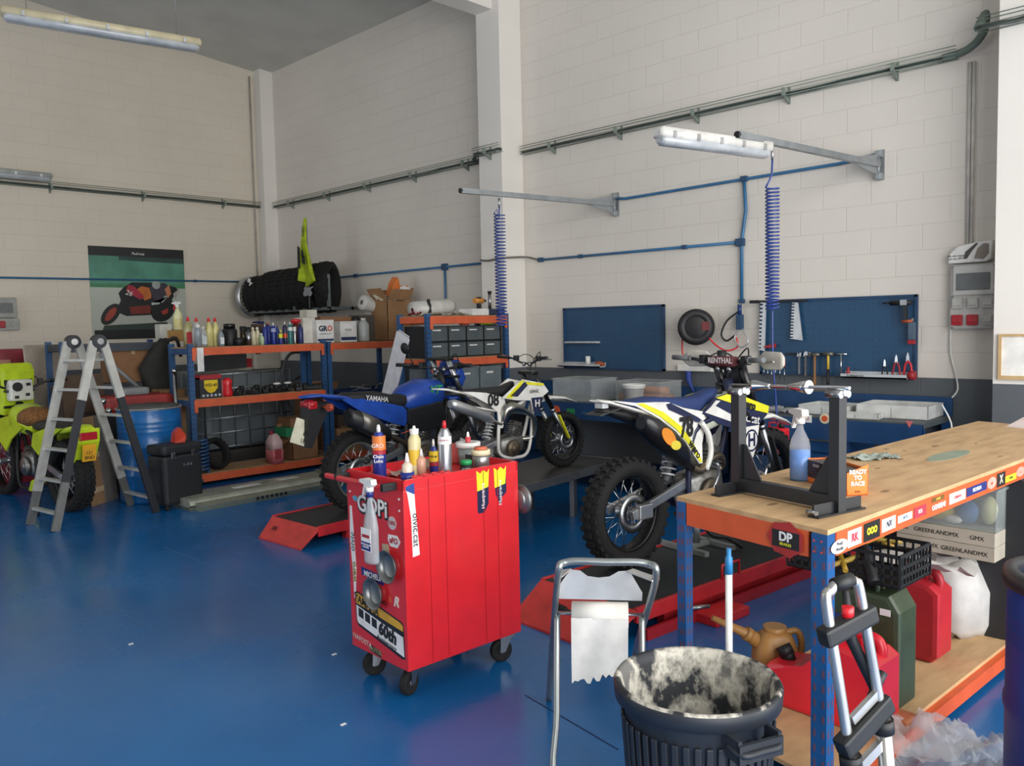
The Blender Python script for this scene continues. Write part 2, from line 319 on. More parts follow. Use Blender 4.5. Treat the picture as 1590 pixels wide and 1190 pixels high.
# ---------------- wall swing arms with coiled hoses
def swing(label,base,end,coilpos,coil_top,coil_bot,rad,lbl2,dense):
    t=thing('swing_arm',label,'swing arm',base); e=V(end)-V(base)
    b=MB().box((-.03,-.012,-.12),(.03,0,.12)); b.box((-.025,-.07,.055),(.025,-.01,.11),.01); b.box((-.025,-.07,-.12),(.025,-.01,-.065),.01); b.cyl((0,-.05,-.11),(0,-.05,.1),.012); b.build('wall_bracket',GALV,t)
    d=e.normalized()
    MB().bar(V((0,-.05,0))+d*.0,e,.04,.045).build('arm_bar',GALV,t)
    MB().prism([(.02,-.09),(.02,.09),(.42,.018),(.42,-.024)],-.006,.006,'y',M=Matrix.Rotation(math.atan2(e.y,e.x),4,'Z')).build('gusset',GALV,t)
    MB().cyl(e-d*.01,e+d*.012,.022).build('end_cap',BLKG,t)
    c=thing('coiled_hose',lbl2,'hose',coilpos)
    x,y,z=coilpos
    MB().cyl((0,0,-.02),(0,0,-.1),.009).build('coupling',BLKG if 0 else ALU,c)
    p=[V((0,0,-.1)),V((-.005,0,-.2))]
    h=helix((0,0,coil_top-z),(0,0,coil_bot-z),rad,dense,12)
    MB().tube(p+[V((h[0].x*.5,h[0].y*.5,h[0].z+.04))]+h,.0065,6).build('coil',mat('#26418f',.3,coat=.3),c)
    return t,c
A1=V((-5.27,YC,2.84)); E1=V((-5.6,5.06,2.84)); A2=V((-2.62,YC,2.845)); E2=V((-2.86,5.08,2.86))
q=A1.lerp(E1,.80); P=GX(773,310,q.x); P=V((q.x,0,0)); 
# where the arm is crossed by the hose
def armpoint(a,e,px):
    best=None
    for k in range(101):
        p=a.lerp(e,k/100); d=p-CO; z=d.dot(_f); X=795+FPX*d.dot(_r)/z
        if best is None or abs(X-px)<best[0]: best=(abs(X-px),p)
    return best[1]
h1=armpoint(A1,E1,774); h2=armpoint(A2,E2,1199)
swing('bare galvanised swing arm reaching past the middle pillar',A1,E1-V((0,0,0)),h1-V((0,0,.02)),2.66,1.62,.05,'blue coiled air hose hanging down in front of the middle pillar',34)
t2,c2=swing('galvanised swing arm carrying the tube lamp on the right',A2,E2,h2-V((0,0,.02)),2.55,1.70,.045,'blue coiled air hose hanging in front of the large pegboard',34)
MB().tube(smooth_path([(0,0,-1.1),(.0,.01,-1.5),(.01,.03,-1.75),(.01,.05,-1.95)],4),.006,6).build('hose_tail',mat('#26418f',.3,coat=.3),c2)
# tube light fixtures
def tube_light(label,a,b,hang=None,group=None,w=.11,body='#d8d6cf'):
    a=V(a);b=V(b);L=(b-a).length; t=thing('tube_lamp',label,'lamp',a,math.atan2(b.y-a.y,b.x-a.x)); BD=mat(body,.4)
    MB().loft([(0,0,.02,w*.3,.02),(.02,0,.02,w*.5,.035),(L-.02,0,.02,w*.5,.035),(L,0,.02,w*.3,.02)],12,5).build('housing',BD,t)
    MB().loft([(.02,0,-.025,w*.3,.018),(.05,0,-.025,w*.47,.036),(L-.05,0,-.025,w*.47,.036),(L-.02,0,-.025,w*.3,.018)],14,2.4).build('diffuser',mat('#b9bec2',.2,coat=.5),t)
    for k in range(5): MB().box((L*(k+.5)/5-.012,-w*.56,-.012),(L*(k+.5)/5+.012,w*.56,.028)).build('clip',ALU,t)
    if hang:
        for f in (.12,.87):
            top=hang-a.z; pts=[(L*f,0,.05),(L*f,0,top)]
            MB().cyl(*pts,.0035,n=5).build('suspension_chain',ALU,t)
    return t
tube_light('closed white tube lamp clamped under the right swing arm',(-3.07,4.45,2.80),(-2.83,5.46,2.80))
tube_light('unlit yellowed tube lamp hanging on chains below the ceiling',G(8,32,4.2) if 0 else V((-7.72,2.03,4.22)),V((-7.42,3.56,4.22)),hang=cz(2.8)-.02,body='#cfc4a2',w=.15)
tube_light('grey tube lamp fixed on the left wall at the frame edge',(XA+.16,2.2,3.69),(XA+.16,3.66,3.69),w=.13,body='#aeb2ae')
# ---------------- things on the back wall (right bay)
ORDN=['first','second','third','fourth','fifth','sixth','seventh','eighth','ninth','tenth','eleventh','twelfth','thirteenth','fourteenth','fifteenth','sixteenth']
PEG=mat('#234a6b',.5,var=.03)
def pegboard(label,x0,x1,z0,z1):
    t=thing('pegboard',label,'pegboard',((x0+x1)/2,YC,z0)); w=(x1-x0)/2; h=z1-z0
    MB().box((-w+.012,-.022,.012),(w-.012,-.008,h-.012)).build('panel',PEG,t)
    f=MB().box((-w,-.035,0),(-w+.02,0,h)).box((w-.02,-.035,0),(w,0,h)).box((-w,-.035,0),(w,0,.02)).box((-w,-.035,h-.02),(w,0,h)); f.build('frame',mat('#1d4266',.5),t)
    o=MB(); 
    for i in range(int(w*2/.05)-1):
        for j in range(int(h/.05)-1):
            x=-w+.05+i*.05; z=.05+j*.05; o.box((x-.004,-.0226,z-.004),(x+.004,-.0216,z+.004))
    tag(o.build('holes',mat('#163a57',.6),t),kind='stuff'); return t
pegboard('smaller blue pegboard on the wall left of the black hose reel',-6.0,-4.69,1.14,1.80)
pegboard('large blue pegboard full of tools on the wall right of the hose reel',-3.66,-2.32,1.14,1.80)
Yp=YC-.045
def shelf(label,x0,x1,z,m):
    o=MB().box((x0,Yp-.09,z),(x1,Yp+.02,z+.012)).box((x0,Yp-.09,z),(x1,Yp-.082,z+.035)).box((x0,Yp+.01,z),(x1,Yp+.02,z+.05)); return tag(o.build('tool_tray',m),label,'tray')
LG=mat('#c9ccce',.4,.3)
shelf('grey metal tray at the bottom of the smaller pegboard',-6.0,-5.42,1.165,LG)
a=GY(1312,582,Yp);b=GY(1420,588,Yp); z0=a.z-.02; shelf('grey metal tray at bottom right of the large pegboard',a.x,b.x-.03,z0,LG)
text('TORNADO',.028,BLK,bpy.data.objects['tool_tray.001'],(a.x+.12,Yp-.093,z0+.018),ext=.0004)
tag(MB().cyl((b.x-.03,Yp-.04,z0+.03),(b.x+.02,Yp-.04,z0+.03),.035).build('red_roll',DRED),'red disc at the right end of the large pegboard tray','roll')
P=GY(1317,575,Yp-.04); tag(MB().lathe([(0,0),(.016,0),(.018,.03),(.008,.045),(.012,.07),(0,.075)],12).build('small_red_pot',DRED,loc=(P.x,Yp-.04,z0+.013)),'small dark red pot on left end of the large pegboard tray','pot')
P=GY(913,566,Yp-.04); t=tag(MB().lathe([(0,0),(.026,0),(.026,.10),(.022,.103),(0,.103)],16).build('white_tin',WPL,loc=(P.x,Yp-.04,1.178)),'white cylinder tin standing on the smaller pegboard tray','tin')
P=GY(930,566,Yp-.04); tag(MB().ball((0,0,0.025),.03,(1.8,1,.9)).ball((.04,0,.02),.025,(1,1,.8)).jitter(.004).build('work_glove',mat('#b5582c',.7,var=.1)  ,loc=(P.x,Yp-.035,1.178)),'crumpled orange glove lying on the smaller pegboard tray','glove')
a=GY(878,532,Yp);b=GY(930,532,Yp); o=MB().box((a.x,Yp-.012,a.z-.008),(b.x,Yp+.02,a.z+.012))
for k in range(12): x=a.x+(b.x-a.x)*(k+.5)/12; o.box((x-.008,Yp-.035,a.z-.006),(x+.006,Yp-.01,a.z+.006))
tag(o.build('hook_rail',LG),'thin grey hook rail on the left of the smaller pegboard','rail')
# black bar with two spanner racks
a=GY(1168,469,Yp-.02);b=GY(1253,467,Yp-.02)
tag(MB().bar(a,b,.012,.018).box((a.x-.02,Yp-.035,a.z-.014),(a.x+.06,Yp-.005,a.z+.014)).build('magnetic_bar',BLK),'black bar across the top left of the large pegboard','bar')
def comb(label,p0,p1,w0,w1):
    n=12; h=p0.z-p1.z; pts=[(0,0)]
    for k in range(n):
        z=-h*(k+1)/n; w=0; pts+=[(-.0-.0,z+h/n*.75),(.026,z+h/n*.7),(.026,z+h/n*.3),(0,z+h/n*.22)]
    pts+=[(0,-h),(w1,-h-.01),(w0,0)]
    t=tag(MB().prism(pts,-.008,.008,'y').build('spanner_rack',LG,loc=(p0.x,Yp-.02,p0.z),rot=(0,R(3),0)),label,'spanner rack'); return t
comb('grey notched spanner rack on the large pegboard left of the coiled hose',GY(1183,470,Yp),GY(1183,543,Yp),.05,.06)
comb('grey notched spanner rack on the large pegboard right of the coiled hose',GY(1232,470,Yp),GY(1227,526,Yp),.05,.11)
P=GY(1195,538,Yp-.03); tag(MB().box((P.x-.05,Yp-.04,P.z-.012),(P.x+.05,Yp-.005,P.z)).prism([(-.05,0),(.05,.025),(.05,0)],-.03,.0,'y',M=Matrix.Translation((P.x,Yp-.005,P.z))).build('chisel_holder',DRED),'small red holder below the left spanner rack','holder')
# hammers, wrenches and T handle hung in a row
P=GY(1237,550,Yp); b=GY(1306,550,Yp); tag(MB().bar((P.x-.1,Yp-.005,P.z),(b.x+.03,Yp-.005,b.z),.01,.015).build('hook_rail',BLK),'black hook rail above the hanging hammers','rail')
def tool(name,label,cat,px,py,parts,grp=None,rot=0):
    P=GY(px,py,Yp-.03); t=thing(name,label,cat,P,rot=(0,rot,0),group=grp)
    for n,mb,m in parts: mb.build(n,m,t)
    return t
WD=mat('#b98a4e',.6,var=.1,scale=20)
tool('hammer','hammer with brown wooden handle hanging left of yellow handled hammer','hammer',1265,549,[('handle',MB().loft([(0,0,0,.012,.010),(.15,0,0,.011,.009),(.25,0,0,.015,.012),(.27,0,0,.010,.009)],10,2.5,M=Matrix.Rotation(R(90),4,'Y')),mat('#8d6239',.6)),('head',MB().cyl((-.045,0,-.01),(.045,0,-.01),.014).box((-.05,-.012,-.025),(-.03,.012,.012)),CAST)])
tool('hammer','hammer with yellow handle and black grip on the large pegboard','hammer',1286,548,[('handle',MB().loft([(0,0,0,.011,.010),(.14,0,0,.011,.009)],10,2.5,M=Matrix.Rotation(R(90),4,'Y')),mat('#d9b23a',.5)),('grip',MB().loft([(.14,0,0,.014,.011),(.25,0,0,.015,.012),(.27,0,0,.010,.009)],10,2.5,M=Matrix.Rotation(R(90),4,'Y')),BLK),('head',MB().cyl((-.045,0,-.01),(.045,0,-.01),.016),CAST)])
tool('cross_wrench','thin chrome T handle wrench hanging right of the hammers','wrench',1306,550,[('shaft',MB().cyl((0,0,0),(0,0,-.19),.005),CHR),('cross_handle',MB().cyl((-.05,0,0),(.05,0,0),.006),CHR)])
tool('pipe_wrench','slim grey wrench hanging between the screwdrivers and the hammers','wrench',1251,552,[('handle',MB().bar((0,0,0),(0,0,-.18),.012,.018),CAST),('jaw',MB().prism([(-.02,-.01),(.02,0),(.02,.03),(0,.035),(-.015,.02)],-.006,.006,'y'),STL)])
tool('adjustable_wrench','grey adjustable wrench hanging second in the pegboard row','wrench',1241,552,[('handle',MB().bar((0,0,0),(0,0,-.16),.010,.015),GRY),('jaw',MB().prism([(-.02,-.01),(.018,-.01),(.022,.02),(.006,.026),(.004,.008),(-.008,.01),(-.012,.03)],-.006,.006,'y'),STL)])
for i,px in enumerate([1186,1192,1198,1204,1211,1218]):
    tool('screwdriver',ORDN[i]+' rod shaped tool from the left hanging under the clear handguard','screwdriver',px,570,[('shaft',MB().cyl((0,0,0),(0,0,-.09-.02*(i%3)),.003,n=6),CHR),('handle',MB().cyl((0,0,.06),(0,0,0),.009,n=8),[BLK,DRED][i%2])],'rods hanging under the pegboard')
# pliers
def pliers(label,px,py,m,s=1.):
    P=GY(px,py,Yp-.03); t=thing('pliers',label,'pliers',P)
    MB().prism([(-.012*s,-.01),(.012*s,-.01),(.010*s,.03*s),(.003,.055*s),(-.003,.055*s),(-.010*s,.03*s)],-.006,.006,'y').build('jaw',CHR,t)
    for q in (-1,1): MB().tube(smooth_path([(0,0,0),(q*.018*s,0,-.03*s),(q*.024*s,0,-.07*s),(q*.03*s,0,-.115*s)],4),.0075*s,7).build('handle',m,t)
pliers('red handled pliers hanging left of the rightmost pair on the pegboard',1392,562,DRED); pliers('rightmost red handled pliers near the large pegboard edge',1410,560,RED,1.15)
pliers('black handled pliers on the pegboard left of both red pairs',1374,567,BLK,.8)
# rivet gun / drill like tools top right
t=thing('air_drill','dark pistol shaped air tool hanging at top right of the pegboard','drill',GY(1405,470,Yp-.04))
MB().cyl((-.11,0,0),(.05,0,0),.02).cyl((-.17,0,.002),(-.11,0,0),.007).build('body',BLK,t); MB().bar((0,0,0),(.01,0,-.13),.025,.035).build('grip',mat('#26292d',.6),t); MB().cyl((-.02,0,-.15),(.06,0,-.145),.012).build('trigger_cap',mat('#b0522f',.5),t)
MB().box((-.03,-.02,-.02),(.02,.005,.022)).build('chuck',STL,t)
t=thing('caulking_gun','narrow red and grey cartridge hanging below the air drill','cartridge',GY(1416,520,Yp-.03)); MB().box((-.028,-.015,-.04),(.028,.01,.10),.008).build('body',mat('#4d6173',.4),t); MB().box((-.028,-.016,-.075),(.028,.01,-.04),.006).build('base',DRED,t)
MB().cyl((0,0,.10),(0,0,.13),.012).build('neck',STL,t)
# hose reel
t=thing('hose_reel','round black hose reel on the wall between the two pegboards','hose reel',(GY(1083,508,YC-.12).x,YC-.02,GY(1083,508,YC-.12).z))
MB().box((-.03,-.03,-.12),(.03,.02,.12)).build('wall_plate',BLK,t)
MB().lathe([(0,-.09),(.13,-.09),(.165,-.075),(.17,-.05),(.17,.05),(.165,.075),(.13,.09),(0,.09)],32,M=Matrix.Translation((0,-.12,0))@Matrix.Rotation(R(28),4,'Z')@Matrix.Rotation(R(90),4,'X')).build('drum',mat('#1c1b1d',.4),t)
MB().lathe([(.10,.09),(.16,.078),(.16,.084),(.10,.098)],32,M=Matrix.Translation((0,-.12,0))@Matrix.Rotation(R(28),4,'Z')@Matrix.Rotation(R(90),4,'X'),close=True).build('rim_ring',mat('#2b2a2c',.5),t)
MB().box((.02,-.215,-.03),(.09,-.205,.05),M=Matrix.Rotation(R(28),4,'Z')@Matrix.Translation((-.02,0,0))).build('red_label',mat('#6e2628',.5),t)
rx,rz=t.location.x,t.location.z
o=MB(); o.tube(smooth_path([(rx+.10,YC-.15,rz-.02),(rx+.16,YC-.14,rz-.13),(rx+.28,YC-.1,rz-.22),(rx+.38,YC-.06,rz-.19),(-3.88,YC-.06,rz-.10)],6),.008,7); tag(o.build('air_hose',RED),'red hose hanging in a curve from the reel to the valve','hose')
o=MB(); o.tube(smooth_path([(rx-.14,YC-.16,rz-.08),(rx-.15,YC-.15,rz-.2),(rx-.145,YC-.14,rz-.31)],5),.008,7); tag(o.build('air_hose',RED),'short red hose end hanging straight down left of the reel','hose')
# electrical panel on the right
t=thing('electrical_panel','grey socket and breaker panel on the wall near the right pillar','electrical panel',GY(1512,511,YC-.06))
z=GY(1512,410,YC-.06).z-t.location.z; w=.16; EP=mat('#b9b8b3',.45); t.location.y=YC
MB().box((-w,-.09,0),(w,0,z),.012).build('housing',EP,t)
MB().box((-w+.02,-.10,z*.52),(w-.02,-.09,z*.98),.01).build('breaker_cover',mat('#c2c1bd',.4),t); MB().box((-w+.045,-.104,z*.60),(w-.045,-.098,z*.86),.005).build('breaker_window',mat('#6c7071',.2),t)
for j in range(2):
    for i in range(3):
        red=(j==1 and i<2); x=-.105+i*.105; zz=z*(.40-.26*j)
        MB().box((x-.038,-.115,zz-.04),(x+.038,-.088,zz+.04),.008).box((x-.03,-.125,zz-.02),(x+.03,-.11,zz+.03),.006).build('socket',mat('#b3222f',.45) if red else EP,t)
for sx in (-1,1):
    for q in (.02,.5,.97): MB().cyl((sx*(w-.018),-.104,z*q),(sx*(w-.018),-.088,z*q),.009,n=8).build('screw',GRY,t)
P=GY(1510,409,YC-.06)
t=thing('front_number_plate','white moulded motorcycle headlight mask resting on top of the electrical panel','plate',(P.x,YC-.03,P.z+.005))
MB().prism([(-.16,0),(-.155,.07),(-.10,.125),(.04,.15),(.14,.155),(.13,.02),(.10,0)],-.06,.01,'y',bev=.012).build('mask_shell',WPL,t)
MB().prism([(.02,.03),(.04,.10),(.08,.135),(.115,.13),(.115,.06),(.08,.02)],-.068,-.058,'y',bev=.004).build('lens_recess',mat('#8f8478',.5),t)
MB().prism([(-.05,.03),(-.04,.08),(.03,.14),(.045,.14),(.0,.08),(-.03,.03)],-.067,-.058,'y').build('dark_vent',mat('#4e4a48',.6),t)
text('No ens toques\nel cos 2017',.022,BLK,t,(-.10,-.064,.045),shear=.3)
for nm,lb,pts in [('white_cable','white cable drooping from the red socket of the right panel',[GY(1477,500,YC-.03),GY(1476,545,YC-.03),GY(1484,582,YC-.03),GY(1487,605,YC-.05),GY(1478,618,YC-.08)]),
                  ('white_cable','white cable falling off the right end of the blue bench',[GY(1462,628,6.45),GY(1474,650,6.4),GY(1478,668,6.35),GY(1478,720,6.35),V((GY(1478,720,6.35).x,6.35,.01))])]:
    tag(MB().tube(smooth_path(pts,6),.006,6).build(nm,WPL),lb,'cable')
# framed board on right pillar
t=thing('framed_board','white board with light wooden frame on the right pillar','board',(-1.645+.27,6.50,1.19)); 
MB().box((-.25,-.012,.0),(.25,-.002,.29)).build('board_face',mat('#f4f1ea',.4),t)
f=MB().box((-.27,-.022,-.015),(.27,0,.012)).box((-.27,-.022,.283),(.27,0,.30)).box((-.27,-.022,.012),(-.25,0,.283)).box((.25,-.022,.012),(.27,0,.283)); f.build('wooden_frame',mat('#c9a878',.6),t)
# ---------------- poster on the left wall (generic racing motorcycle)
pz0,pz1=1.55,2.845; py0,py1=4.105,5.44; px=XA+.012
t=thing('racing_poster','large glossy poster of a leaning race motorcycle on the left wall','poster',(px,py0,pz0))
W_=py1-py0;H_=pz1-pz0
def pm(name,col,rough=.35): return mat(col,rough,var=.08,scale=6)
MB().box((-.01,0,0),(.004,W_,H_)).build('sheet',mat('#b7bcb0',.3,var=.04,scale=2),t)
def flat(name,pts,d,m,par=t): return MB().prism([(u*W_,v*H_) for u,v in pts],.004,.004+d,'x').build(name,m,par)
flat('top_band',[(0,.90),(1,.90),(1,1),(0,1)],.002,mat('#1b1d1e',.4)); flat('bottom_band',[(.02,0),(.84,.0),(.84,.10),(.02,.10)],.002,mat('#15181a',.4))
flat('green_backdrop',[(0,.58),(1,.58),(1,.90),(0,.90)],.001,mat('#57957f',.35,var=.10,scale=3)); flat('dark_backdrop_strip',[(.3,.86),(1,.84),(1,.90),(.3,.90)],.0015,mat('#2c4844',.4))
flat('grass_strip',[(0,.56),(1,.56),(1,.60),(0,.60)],.0015,mat('#47855a',.4)); flat('ground_reflection',[(.1,.10),(.8,.10),(.78,.18),(.5,.165),(.12,.15)],.0015,mat('#39463f',.3))
def disc(cx,cz,r1,r2,a,n=20):
    out=[]
    for k in range(n):
        th=2*PI*k/n; x=r1*math.cos(th);y=r2*math.sin(th); out.append((cx+x*math.cos(a)-y*math.sin(a),cz+x*math.sin(a)+y*math.cos(a)))
    return out
bk=mat('#16181a',.4)
flat('motorcycle_body',[(.30,.42),(.28,.50),(.33,.56),(.42,.62),(.55,.62),(.72,.62),(.90,.57),(.93,.52),(.86,.46),(.80,.33),(.60,.26),(.35,.25),(.24,.30)],.002,bk)
flat('front_wheel',disc(.19,.27,.135,.075,R(52)),.003,bk); flat('rear_wheel',disc(.74,.32,.15,.12,R(50)),.003,bk); flat('front_rim',disc(.19,.27,.09,.035,R(52)),.0035,mat('#9e3c2e',.4))
flat('orange_fairing',[(.47,.54),(.52,.58),(.62,.56),(.62,.45),(.55,.42)],.0035,mat('#c06a2c',.4)); flat('red_fairing',[(.36,.52),(.38,.59),(.44,.58),(.55,.46),(.50,.43)],.004,mat('#a8283b',.4)); flat('lower_fairing',[(.38,.35),(.60,.37),(.62,.28),(.40,.27)],.003,mat('#7a2a20',.4))
flat('rider_body',[(.60,.56),(.66,.62),(.78,.62),(.84,.56),(.82,.46),(.74,.40),(.64,.44)],.004,mat('#3a3440',.5)); flat('rider_back',[(.77,.55),(.82,.60),(.84,.50),(.80,.45)],.005,mat('#c17c56',.5)); flat('rider_arm',[(.62,.40),(.74,.40),(.80,.47),(.77,.48),(.70,.38),(.62,.37)],.005,mat('#b6c4bb',.5)); flat('rider_helmet',disc(.68,.60,.045,.05,0),.005,mat('#9fa7a3',.4)); flat('tail_cowl',[(.86,.50),(.95,.57),(.92,.50),(.88,.44)],.005,mat('#aaa79c',.4)); flat('red_tail',[(.72,.30),(.80,.34),(.79,.28),(.74,.26)],.004,mat('#a53a2e',.4))
text('26',.10,WHT,t,(.0095,.385*W_,.50*H_),right=(0,1,-.3),up=(0,0.3,1),shear=.2); text('Pedrosa',.055,WHT,t,(.007,.5*W_,.935*H_),right=(0,1,0),shear=.3)
# electrical box at the left frame edge
P=GX(0,488,XA); t=thing('socket_box','grey box with red socket on the left wall at frame edge','electrical box',(XA,2.95,1.70))
MB().box((0,-.35,.16),(.08,.23,.42),.01).build('housing',mat('#9fa09a',.5),t); MB().box((.08,-.3,.22),(.085,.18,.35)).build('window',mat('#5f6563',.2),t); MB().box((0,-.35,0),(.08,.25,.15),.01).build('socket_plate',mat('#a8a8a2',.5),t); MB().box((.08,-.05,.03),(.11,.08,.12),.01).build('socket',DRED,t); MB().cyl((.08,.18,.08),(.1,.18,.08),.035).build('round_socket',mat('#a8a8a2',.5),t)
# ---------------- tires on a wall rack (back wall, left bay)
t=thing('tire_rack','grey angle iron wall rack holding a row of tires','rack',(-10.9,YC,0))
zr=1.91; L0,L1=-12.0+10.9,-9.7+10.9
FR=mat('#6f7778',.5,.3)
MB().box((L0,-.62,zr-.02),(L1,-.58,zr+.02)).build('front_rail',FR,t); MB().box((L0,-.25,zr-.02),(L1,-.21,zr+.02)).build('rear_rail',FR,t)
for x in (L0,(L0+L1)/2+.32,L1-.04):
    MB().box((x,-.60,zr-.02),(x+.04,0,zr+.02)).build('arm',FR,t)
MB().box(((L0+L1)/2+.30,-.66,zr),((L0+L1)/2+.36,-.64,zr+.5)).build('upright',FR,t); MB().box((L1-.04,-.62,zr),(L1,-.58,zr+.46)).build('upright',FR,t)
def tire(name,label,loc,Rr,w,rot,grp,knob=.008,n=30,m=None):
    prof=[(Rr*.72,-w*.30),(Rr*.80,-w*.46),(Rr*.90,-w*.5),(Rr*.97,-w*.36),(Rr,0),(Rr*.97,w*.36),(Rr*.90,w*.5),(Rr*.80,w*.46),(Rr*.72,w*.30),(Rr*.74,0)]
    o=MB().lathe(prof,40,close=True)
    for k in range(n):
        for s_,zz in ((0,-w*.3),(.5,0),(0,w*.3)):
            a=2*PI*(k+s_)/n; M=Matrix.Rotation(a,4,'Z')@Matrix.Translation((Rr*(1. if zz==0 else .975),0,zz)); o.box((-.01,-.018,-w*.12),(knob,.018,w*.12),M=M)
    o=o.build(name,m or RUB); o.location=loc; o.rotation_euler=rot
    if label: tag(o,label,'tire',grp)
    return o
WG='tires stored on the wall rack'
t0=None
for i in range(9):
    x=-11.85+i*.235; big=[.30,.30,.325,.33,.33,.33,.33,.345,.35][i]
    lab=('leftmost black tire with pale labels on the wall rack' if i==0 else 'rightmost big black tire on the wall rack right of flag' if i==8 else ORDN[i]+' black tire from the left in the wall rack row')
    tire('tire',lab,(x,6.47,zr+big*.86),big,.205,(0,R(90),R(14 if i<8 else 40)),WG)
o=MB().lathe([(.235,-.05),(.25,-.06),(.255,0),(.25,.06),(.235,.05),(.24,0)],36,close=True).build('bare_rim',ALU); o.location=(-12.0,6.42,zr+.24); o.rotation_euler=(0,R(90),R(14)); o.scale=(1.25,1.25,1); tag(o,'bare silver wheel rim hanging at the left end of the tire rack','rim')
for dx,dz in ((.0,.48),(.05,.42)): B('paper_tag',(-.03,0,-.03),(.03,.003,.03),WHT,loc=(-11.72+dx,6.22,zr+dz),rot=(0,.4,.3)); tag(bpy.data.objects['paper_tag' if dx==0 else 'paper_tag.001'],'upper white tag on the leftmost rack tire' if dx==0 else 'lower white tag on the leftmost rack tire','tag','tags on the leftmost tire')
# yellow flag in front of the tires
fx,fy,fz=GY(478,455,6.12)
t=thing('flag','fluorescent yellow flag with black letters hanging before the tires','flag',(fx,fy,0))
top=GY(478,338,6.12).z; bot=GY(478,435,6.12).z
MB().cyl((0,.02,zr),(0,.02,top),.007,n=6).build('pole',GRY,t)
h=top-bot; 
MB().prism([(-.01,top),(.01,top),(.05,top-h*.4),(.13,top-h*.80),(.14,bot-.02),(.04,bot-.09),(-.03,bot-.03),(-.10,bot),(-.08,top-h*.75),(-.03,top-h*.35)],[-.01,-.01,-.05,-.08,-.03,-.06,0,-.05,-.02,-.04],[.01,.01,-.03,-.05,0,-.03,.02,-.03,.0,-.02],'y').build('cloth',mat('#b6cc1e',.7,var=.12,scale=8),t).scale=(1.45,1.2,1)
for k,(x0,x1,z0,z1) in enumerate([(.035,.07,.52,.66),(.05,.10,.60,.76),(-.06,-.02,.45,.82)]): MB().prism([(x0,top-h*z0),(x1,top-h*z0-.03),(x1,top-h*z1),(x0-.01,top-h*z1+.03)],-.10,-.085,'y').build('black_print',BLK,t)
text('VALLE',.055,BLK,t,(0,-.045,top-h*.22),right=(0.2,0,-1),up=(1,0,.2),bold=.001)
MB().crumple(8,8,.2,.12,.05,M=Matrix.Translation((.08,-.04,bot-.16))@Matrix.Rotation(R(80),4,'X'),seed=4).build('rag_tail',mat('#8f9395',.8),t)
# ---------------- blue benches along the back wall
zt=.86
def bench(label,x0,x1,y0):
    t=thing('workbench',label,'workbench',(x0,y0,0)); L=x1-x0; D=YC-.03-y0
    MB().box((0,0,zt-.04),(L,D,zt),.004).build('worktop',mat('#4a5154',.5),t); MB().box((0,-.012,zt-.17),(L,.02,zt-.01)).build('front_beam',BNCH,t); MB().box((0,D-.02,zt),(L,D,zt+.14)).build('backsplash',BNCH,t)
    for x in (.0,L-.06):
        for y in (.0,D-.07): MB().box((x,y,0),(x+.06,y+.06,zt-.04)).build('leg',BNCH,t)
    MB().box((.03,.03,.18),(L-.03,D-.03,.21)).build('lower_shelf',BNCH,t)
    return t
Pl=G(1420,672,zt-.05); 
YB=6.22
b1=bench('long blue bench under the smaller pegboard with clear tubs on top',-6.5,-4.05,YB)
b2=bench('long blue bench under the large pegboard with white trays on top',-4.0,-2.05,YB)
MB().cyl((.98,-.022,zt-.10),(.98,-.013,zt-.10),.05).build('round_sticker',ORG,b1); MB().box((1.12,-.016,zt-.13),(1.22,-.013,zt-.07)).build('green_sticker',GRN,b1)
text('- wurth -',.06,WHT,b1,(.7,-.014,zt-.09)); text('tkf',.05,mat('#3f6c94'),b1,(1.33,-.014,zt-.1))
P=GY(1252,650,YB)-V((-4.0,YB,0)); MB().box((P.x-.05,-.016,P.z-.03),(P.x+.05,-.013,P.z+.03)).build('white_sticker',WHT,b2); text('uFO',.035,DRED,b2,(P.x,-.017,P.z)); P=GY(1282,650,YB)-V((-4.0,YB,0)); MB().cyl((P.x,-.018,P.z),(P.x,-.013,P.z),.04).build('round_sticker',mat('#d9d2b0'),b2)
MB().cyl((P.x,-.020,P.z),(P.x,-.0175,P.z),.024).build('sticker_centre',ORG,b2)
P=GY(1413,658,YB)-V((-4.0,YB,0)); MB().prism([(P.x-.025,P.z+.02),(P.x+.025,P.z+.02),(P.x,P.z-.03)],-.016,-.013,'y').build('pennant_sticker',mat('#c96a6a'),b2)
# cabinet of blue drawers under the right bench and red oil can
t=thing('drawer_cabinet','blue metal cabinet with drawers under the right blue bench','cabinet',(-3.6,6.28,0)); MB().box((0,0,.22),(1.0,.5,.76),.005).build('carcass',BNCH,t)
for i in range(2):
    for j in range(3): d=MB().box((.02+.49*i,-.015,.24+.17*j),(.49+.49*i,0,.39+.17*j),.004).build('drawer',mat('#1a4a7a',.45),t); MB().box((.15+.49*i,-.03,.33+.17*j),(.36+.49*i,-.015,.35+.17*j)).build('handle',GRY,d)
t=thing('petrol_can','small red petrol can beside bike 78 front wheel','petrol can',G(1209,695,.55) if 0 else (-3.36,6.02,.60))
